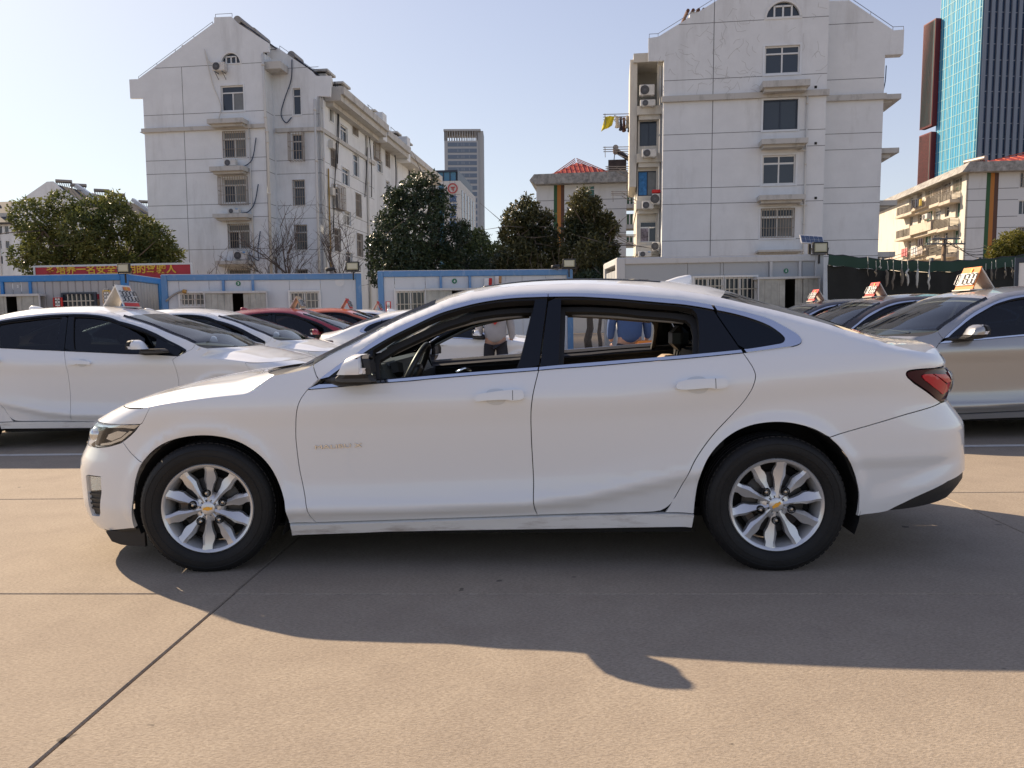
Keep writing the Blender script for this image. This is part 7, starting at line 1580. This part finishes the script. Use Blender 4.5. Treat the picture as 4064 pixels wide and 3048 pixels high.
def price_sign(car, flip, label, base, txt, accents, q=1.32, size=.40, dy=YC):
    """folded sheet standing on a roof: front face with digits, sloping back, base"""
    root = empty('price_sign', (0,0,0), 0, label, 'price sign', 'price signs on the car roofs'); zr = fy(q, [(1.1,1.38),(1.3,1.43),(1.6,1.46),(1.9,1.465)])*car.scale.z
    p = Vector((q*car.scale.x, dy, 0)); p.rotate(car.rotation_euler); s_ = -1 if flip else 1
    root.location = car.location+p+Vector((0,0,zr+.012)); root.rotation_euler = (0,0,car.rotation_euler.z-math.pi/2); size *= .62; h = size*.95; w = size*.62; dp = size*.95
    b = MB(); b.prism([(-w,0),(w,0),(w,.012),(-w,.012)], -.02, dp); b.build('base', paper, root)
    b = MB(); V = [(-w,0,0),(w,0,0),(w*.95,.10,h),(-w*.95,.10,h)]; b.add(V+[(x,y+.012,z) for x,y,z in V], [(0,1,2,3),(7,6,5,4),(0,3,7,4),(1,5,6,2),(2,6,7,3)]); b.build('front_face', base, root)
    b = MB(); V = [(-w*.95,.10,h),(w*.95,.10,h),(w,dp,.01),(-w,dp,.01)]; b.add(V+[(x,y-.006,z-.012) for x,y,z in V], [(0,1,2,3),(7,6,5,4),(0,3,7,4),(1,5,6,2)]); b.build('back_face', paper, root)
    T = Matrix.Translation((0,.045,h*.48)) @ Matrix.Rotation(-math.atan2(.10,h), 4, 'X')
    for m_, x0, z0, x1, z1 in accents: b = MB(); b.box(((x0+x1)/2*w,-.008,(z0+z1)/2*h), ((x1-x0)*w,.004,(z1-z0)*h), T=T); b.build('print', m_, root)
    seven_segments(txt, h*.46, root, 0, (0,0,0), w=h*.20*2.0*w/size, T=T @ Matrix.Translation((0,-.014,0))); return root
wht = (board_white,-.92,-.28,.92,.28)
price_sign(cars[0], True, 'white price sign reading 38800 with a red foot, on the nearest left car', board_white, '38800', [(print_red,-.95,-.47,.95,-.30),(print_orange,-.2,.30,.7,.46),(print_yellow,.1,.30,.25,.47)], 1.38, .44)
price_sign(cars[2], True, 'tan price sign on the roof of the red car', board_tan, '31800', [wht]); price_sign(cars[3], True, 'red price sign seen edge-on on the orange car', print_red, '35800', [wht]); price_sign(cars[4], True, 'red price sign on the last white car of the left row', print_red, '58800', [wht])
price_sign(cars[5], False, 'orange price sign reading 31800 on the champagne saloon', print_orange, '31800', [wht,(print_yellow,.1,.30,.25,.48)], 1.30, .42); price_sign(cars[6], False, 'red price sign on the dark bronze saloon', print_red, '31833', [wht,(print_yellow,.1,.30,.25,.48)], 1.30, .36); price_sign(cars[7], False, 'red price sign on the dark grey saloon', print_red, '33833', [wht,(print_yellow,.1,.30,.25,.48)], 1.30, .36)
lot_car('white car standing tail-on across the lane, seen through the rear window', at_y(1270,740,11.5).x-1.0, 14.0, True, None, False, .9, 1.0)
# ------------------------------------------------------------------ two people in the lane, backs to the camera
skin = mat('skin', (.42,.24,.17), rough=.6); hair = mat('black_hair', (.012,.010,.010), rough=.6)
def limb_mesh(name, P, rad, edges, m, root, sub=2):
    me = bpy.data.meshes.new(name); me.from_pydata(P, edges, []); me.materials.append(m); o = bpy.data.objects.new(name, me); col.objects.link(o)
    sk = o.modifiers.new('skin','SKIN'); sk.use_smooth_shade = True; me.skin_vertices[0].data[0].use_root = True
    for v, r_ in zip(me.skin_vertices[0].data, rad): v.radius = r_ if isinstance(r_, tuple) else (r_, r_)
    o.modifiers.new('sub','SUBSURF').levels = sub; o.modifiers['sub'].render_levels = sub; o.parent = root; return o
def person(label, x, y, top, legs, heart=False, bent=0.0):
    root = empty('person', (x,y,0), 0, label, 'person'); tm = mat(label[:14]+'_top', top, rough=.85, var=.08, vscale=6); lm = mat('dark_trousers', legs, rough=.85)
    B = [(0,0,.95),(0,0,1.15),(0,.0,1.36),(0,.01,1.45),(0,0,1.56),(0,.0,1.66),(.11,0,.90),(.12,-.02,.50),(.12,0,.10),(.12,.10,.04),(-.11,0,.90),(-.12,.03,.50),(-.12,0,.10),(-.12,.10,.04),(.19,0,1.40),(.25,.02,1.14),(.26,.08,.90),(-.19,0,1.40),(-.25,.02,1.14),(-.26,.08,.90)]
    E = [(0,1),(1,2),(2,3),(3,4),(4,5),(0,6),(6,7),(7,8),(8,9),(0,10),(10,11),(11,12),(12,13),(2,14),(14,15),(15,16),(2,17),(17,18),(18,19)]
    limb_mesh('body', B, [.13,.13,.14,.06,.085,.085,.09,.065,.045,.04,.09,.065,.045,.04,.055,.042,.032,.055,.042,.032], E, skin, root)
    T_ = [(0,0,.84),(0,0,1.12),(0,0,1.34),(0,.0,1.46),(.20,0,1.39),(.262,.02,1.14),(.27,.075,.93),(-.20,0,1.39),(-.262,.02,1.14),(-.27,.075,.93)]
    limb_mesh('jacket', T_, [(.20,.15),(.195,.15),(.20,.145),.075,.082,.068,.055,.082,.068,.055], [(0,1),(1,2),(2,3),(2,4),(4,5),(5,6),(2,7),(7,8),(8,9)], tm, root)
    limb_mesh('trousers', [(0,0,.98),(.10,0,.82),(.125,-.02,.5),(.125,0,.10),(-.10,0,.82),(-.125,.03,.5),(-.125,0,.10)], [(.17,.13),.11,.088,.075,.11,.088,.075], [(0,1),(1,2),(2,3),(0,4),(4,5),(5,6)], lm, root)
    b = MB(); b.ball((0,-.015,1.655), (.088,.105,.115), 14, 10); b.build('hair', hair, root, True)
    for s_ in (-1,1):
        for k in range(4): b = MB(); xx = s_*.262; b.tube([(xx+.016*(k-1.5)*.3,.085+.016*(k-1.5),.87),(xx,.09+.017*(k-1.5),.83),(xx-s_*.01,.09+.016*(k-1.5),.785+.008*abs(k-1.5))], [.010,.009,.007], 6); b.build('finger', skin, root, True)
        b = MB(); b.tube([(s_*.255,.06,.88),(s_*.245,.035,.845),(s_*.243,.04,.815)], [.012,.010,.008], 6); b.build('thumb', skin, root, True)
        b = MB(); b.bbox((s_*.125-.05,-.09,0),(s_*.125+.05,.18,.09), .03); b.build('shoe', satin_black, root)
    if heart:
        P = [(.012*16*math.sin(t)**3/2.2, .012*(13*math.cos(t)-5*math.cos(2*t)-2*math.cos(3*t)-math.cos(4*t))/2.2) for t in np.linspace(0,2*math.pi,40)[:-1]]
        b = MB(); b.prism([(x_,1.26+z_) for x_,z_ in P], -.168, -.135); b.build('heart_print', print_red, root)
    return root
v = at_y(1070, 720, 12.2); person('person in a grey sweatshirt with a red heart on the back', v.x, 12.2, (.36,.35,.36), (.02,.02,.028), True)
v = at_y(1360, 720, 10.8); person('person in a blue jacket standing behind the saloon', v.x, 10.8, (.045,.09,.22), (.02,.02,.022))
v = at_y(1397, 745, 10.6); b = MB(); b.bbox((-.17,-.12,0),(.17,.12,.30), .05); o = b.build('tool_case', mat('orange_case', (.75,.22,.02), rough=.5), loc=(v.x,10.6,.62)); tag(o, 'orange case on a trolley beside the person in the blue jacket', 'case')
b = MB(); [b.box((x_,y_,-.31),(.03,.03,.62)) for x_ in (-.14,.14) for y_ in (-.09,.09)]; b.box((0,0,-.015),(.36,.26,.03)); b.build('trolley_frame', satin_black, o)
# ------------------------------------------------------------------ trees
def leaf_mat(name, c1, c2, rough=.45, back=.35):
    m = bpy.data.materials.new(name); m.use_nodes = True; nt = m.node_tree; b = nt.nodes['Principled BSDF']; L = nt.links.new
    oi = nt.nodes.new('ShaderNodeAttribute'); oi.attribute_name = 'tone'; oi.attribute_type = 'GEOMETRY'
    x = nt.nodes.new('ShaderNodeMix'); x.data_type = 'RGBA'; x.inputs[6].default_value = (*c1,1); x.inputs[7].default_value = (*c2,1); L(oi.outputs['Fac'], x.inputs[0])
    L(x.outputs[2], b.inputs['Base Color']); b.inputs['Roughness'].default_value = rough; b.inputs['Specular IOR Level'].default_value = .35
    t = nt.nodes.new('ShaderNodeBsdfTranslucent'); L(x.outputs[2], t.inputs[0]); ms = nt.nodes.new('ShaderNodeMixShader'); ms.inputs[0].default_value = back
    L(b.outputs[0], ms.inputs[1]); L(t.outputs[0], ms.inputs[2]); L(ms.outputs[0], nt.nodes['Material Output'].inputs[0]); return m
bark = mat('bark', (.13,.105,.085), rough=.95, var=.3, vscale=8, bump=.5, bscale=25)
def foliage(name, blobs, n, size, m, root, rosette=1, seed=0, aspect=.42, droop=.2):
    """leaf-sized faces spread through blobs (x,y,z,r): clumps towards the outside of each blob, gaps between"""
    rg = np.random.default_rng(seed); B = np.array(blobs, float); w = B[:,3]**2; w /= w.sum(); V = []; F = []; T = []
    nc = n//rosette; bi = rg.choice(len(B), nc, p=w)
    d = rg.normal(size=(nc,3)); d /= np.linalg.norm(d,axis=1,keepdims=True)
    rad = rg.uniform(.35,1,nc)**.45; C = B[bi,:3]+d*(B[bi,3]*rad)[:,None]*[1,1,.92]
    # break the surface up: drop leaves where a coarse lattice of holes says so
    h = np.sin(C[:,0]*3.1+seed)*np.sin(C[:,1]*2.7+1.3*seed)*np.sin(C[:,2]*3.7+.7*seed)+.6*np.sin(C[:,0]*7.3)*np.sin(C[:,2]*8.1+seed)
    keep = (h > -.62) | (rg.random(nc) < .4); C, d = C[keep], d[keep]; nc = len(C)
    tone0 = np.clip(.5+.35*np.sin(C[:,0]*1.9+seed)*np.sin(C[:,2]*2.3)+rg.normal(size=nc)*.2, 0, 1)
    for i in range(nc):
        ax = d[i]*.7+rg.normal(size=3)*.5; ax /= np.linalg.norm(ax)
        for k in range(rosette):
            l = ax*(.35 if rosette > 1 else 1)+rg.normal(size=3)*(.75 if rosette > 1 else .8); l[2] -= droop*rg.random(); l /= np.linalg.norm(l)
            s_ = np.cross(l, rg.normal(size=3)); s_ /= np.linalg.norm(s_)+1e-9; nn = np.cross(l, s_)
            L_ = size*rg.uniform(.7,1.25); W_ = L_*aspect; p = C[i]+rg.normal(size=3)*size*.35; b0 = len(V)
            V += [p, p+l*L_*.5+s_*W_*.5+nn*L_*.08, p+l*L_, p+l*L_*.5-s_*W_*.5+nn*L_*.08]; F.append((b0,b0+1,b0+2,b0+3)); T.append(tone0[i]+rg.normal()*.12)
    me = bpy.data.meshes.new(name); me.from_pydata([tuple(v) for v in V], [], F); me.materials.append(m)
    at = me.attributes.new('tone', 'FLOAT', 'FACE'); at.data.foreach_set('value', np.clip(np.array(T),0,1).astype(np.float32))
    o = bpy.data.objects.new(name, me); col.objects.link(o); o.parent = root; return o
def limbs(name, base, tips, r, root, m=bark, seed=0, wig=.12):
    rg = np.random.default_rng(seed); base = np.array(base, float); mb = MB(); fork = base+np.array([0,0,max(.6,(min(t[2] for t in tips)-base[2])*.55)])
    P = [base+(fork-base)*t+np.append(rg.normal(size=2)*wig*.3*(t>0),0) for t in np.linspace(0,1,5)]; mb.tube(P, [r*(1.25-.4*t) for t in np.linspace(0,1,5)], 8)
    f = P[-1]
    for t in tips:
        t = np.array(t, float); s0 = f if rg.random() < .7 else P[3]
        Q = [s0+(t-s0)*k+rg.normal(size=3)*wig*np.linalg.norm(t-s0)*.25*(0 < k < 1) for k in np.linspace(0,1,5)]
        mb.tube(Q, [r*.6*(1-.85*k)+.006 for k in np.linspace(0,1,5)], 5)
        for _ in range(3):
            k = rg.integers(2,4); e = Q[k]+rg.normal(size=3)*np.linalg.norm(t-s0)*.3; mb.tube([Q[k],(Q[k]+e)/2+rg.normal(size=3)*.05,e],[r*.22,r*.14,.006],4)
    return mb.build(name, m, root, True)
camphor = leaf_mat('camphor_leaf', (.045,.07,.022), (.17,.18,.05), .5, .35)
magnolia = leaf_mat('magnolia_leaf', (.018,.034,.020), (.065,.09,.04), .32, .15)
magnolia_b = leaf_mat('magnolia_leaf_brown', (.020,.032,.016), (.135,.125,.050), .34, .25)
far_leaf = leaf_mat('far_leaf', (.035,.060,.028), (.10,.13,.05), .6, .3)
yellow_leaf = leaf_mat('yellowing_leaf', (.07,.085,.015), (.21,.19,.035), .5, .35)
def tree(name, label, y, blobs_px, n, size, m, rosette=1, seed=1, cat='tree', trunk_r=.14, aspect=.42, depth=.8, foot=None, group=None):
    """blobs_px: (x, y, radius) in photo pixels on the plane y metres away"""
    s = y/1611; rg = np.random.default_rng(seed); cx = foot if foot else np.mean([b[0] for b in blobs_px]); p0 = gat_y(cx, 690, y)
    root = plumb(name, (p0.x, y, 0), 0, label, cat, group); B = []
    for x, yy, r in blobs_px:
        q = gat_y(x, yy, y); B.append((q.x-p0.x, rg.normal()*depth*r*s*.6, q.z, r*s))
    foliage('crown', B, n, size, m, root, rosette, seed, aspect)
    limbs('trunk', (0,0,0), [(b[0],b[1],b[2]+b[3]*.2) for b in B[:14]], trunk_r, root, seed=seed)
    return root
tree('camphor_tree', 'broad olive-green tree behind the red slogan board', 38, [(75,520,36),(100,475,40),(60,500,22),(140,445,30),(165,490,46),(205,455,32),(215,510,50),(250,440,26),(262,480,42),(280,530,44),(305,500,38),(340,520,36),(365,545,26),(120,540,46),(60,555,26),(230,560,48),(330,560,40),(170,560,40),(380,552,14),(90,575,34),(140,590,40),(200,590,44),(260,585,44),(310,590,40),(350,580,30)], 30000, .21, camphor, seed=3, trunk_r=.2, foot=215)
tree('magnolia_tree', 'tall dark magnolia in front of the receding white flats', 33, [(905,390,20),(935,385,12),(890,420,32),(930,415,28),(850,425,22),(870,460,40),(920,460,46),(960,455,26),(835,480,26),(990,490,20),(1005,485,10),(850,520,46),(910,520,60),(965,520,40),(830,560,36),(890,570,56),(950,570,48),(985,560,26),(820,530,26),(830,590,34),(900,595,50),(970,590,40),(870,430,20),(1000,505,20),(950,425,22)], 24000, .17, magnolia, 6, 5, trunk_r=.16, foot=905)
tree('magnolia_tree', 'bushy brownish-green magnolia left of the striped white house front', 31, [(1138,432,12),(1128,455,22),(1150,450,16),(1110,475,24),(1150,480,30),(1180,470,16),(1105,505,24),(1145,515,40),(1190,510,22),(1120,550,40),(1170,555,42),(1205,545,20),(1090,560,22),(1210,580,26),(1150,590,40)], 16000, .17, magnolia_b, 6, 7, trunk_r=.13, foot=1150)
tree('magnolia_tree', 'upright brownish-green magnolia in front of the striped white house', 30, [(1265,420,13),(1255,440,22),(1280,445,20),(1245,470,20),(1275,480,34),(1310,475,16),(1245,505,28),(1290,510,34),(1325,495,14),(1235,545,24),(1275,550,36),(1315,540,24),(1240,580,22),(1290,585,34),(1325,575,22)], 16000, .17, magnolia_b, 6, 9, trunk_r=.13, foot=1275)
tree('broadleaf_tree', 'hazy green tree between the dark magnolia and the brownish ones', 55, [(1010,520,20),(1035,515,22),(1000,545,24),(1040,550,34),(1070,545,20),(1020,580,36),(1065,580,30),(1085,530,10)], 9000, .26, far_leaf, seed=11, trunk_r=.2, foot=1030)
tree('broadleaf_tree', 'dark low shrubby tree above blue container four', 34, [(1000,570,24),(1040,575,22),(1080,580,26),(1110,590,24),(1060,600,26),(1340,580,24),(1320,600,24)][:5], 7000, .15, magnolia, 5, 13, trunk_r=.08, foot=1050)
tree('broadleaf_tree', 'yellow-green tree at the foot of the sunlit striped house', 48, [(2150,545,18),(2170,530,22),(2195,520,24),(2215,530,28),(2180,555,26),(2220,560,28),(2145,560,12)], 6000, .22, yellow_leaf, seed=15, trunk_r=.14, foot=2190)
tree('evergreen_shrub', 'dense dark evergreen beside the grey container corner', 29, [(1340,575,16),(1325,595,20),(1300,605,24),(1270,610,26),(1345,600,10)], 4500, .14, magnolia, 5, 17, trunk_r=.07, foot=1300, cat='shrub')
# bare winter trees
twig = mat('bare_twig', (.12,.095,.08), rough=.95)
def bare_tree(label, x, y, top, spread, n, seed, group=None, r=.06):
    rg = np.random.default_rng(seed); p = gat_y(x, 700, y); root = plumb('bare_tree', (p.x,y,0), 0, label, 'tree', group); h = gat_y(x, top, y).z; w = spread*y/1611; mb = MB(); tw = MB()
    def grow(a, d, l, r_, lev):
        Q = [a]; dd = d.copy()
        for k in range(4):
            dd = dd+rg.normal(size=3)*.10+[0,0,.04]; dd /= np.linalg.norm(dd); Q.append(Q[-1]+dd*l/4)
        (mb if lev < 2 else tw).tube(Q, [max(r_*(1-.18*k), .006) for k in range(5)], 6 if lev < 2 else 4, False)
        if lev < 4:
            for _ in range(n[lev]):
                k = rg.integers(1,5) if lev else rg.integers(2,5); e = dd*.75+rg.normal(size=3)*[.75,.5,.35]*(w/h*1.6+.25)+[0,0,.35]; e /= np.linalg.norm(e)
                grow(Q[k], e, l*rg.uniform(.5,.72), max(r_*.55,.006), lev+1)
    grow(np.array([0,0,0.]), np.array([0,0,1.]), h*.5, r, 0)
    mb.build('trunk', twig, root, True); tw.build('twigs', twig, root, True); return root
bare_tree('leafless young tree with upright twigs left of the drain pipe', 580, 41, 470, 90, (5,3,3,2), 21)
bare_tree('leafless tree with wide thin branches in front of the caged windows', 650, 42, 430, 150, (7,4,3,2), 22, r=.09)
bare_tree('leafless tree with fine spreading twigs before the corner of the white flats', 740, 40, 440, 150, (7,4,4,2), 23, r=.08)
bare_tree('leafless sapling right of the red slogan board', 440, 39, 535, 40, (6,3,2,1), 24, r=.05)
bare_tree('thin leafless sapling under the lowest ledge of the white flats', 535, 40, 530, 40, (5,3,2,1), 25, r=.04)
bare_tree('thin bare stem rising between the two brownish magnolias', 1220, 27, 480, 16, (4,2,1,0), 26, r=.03)
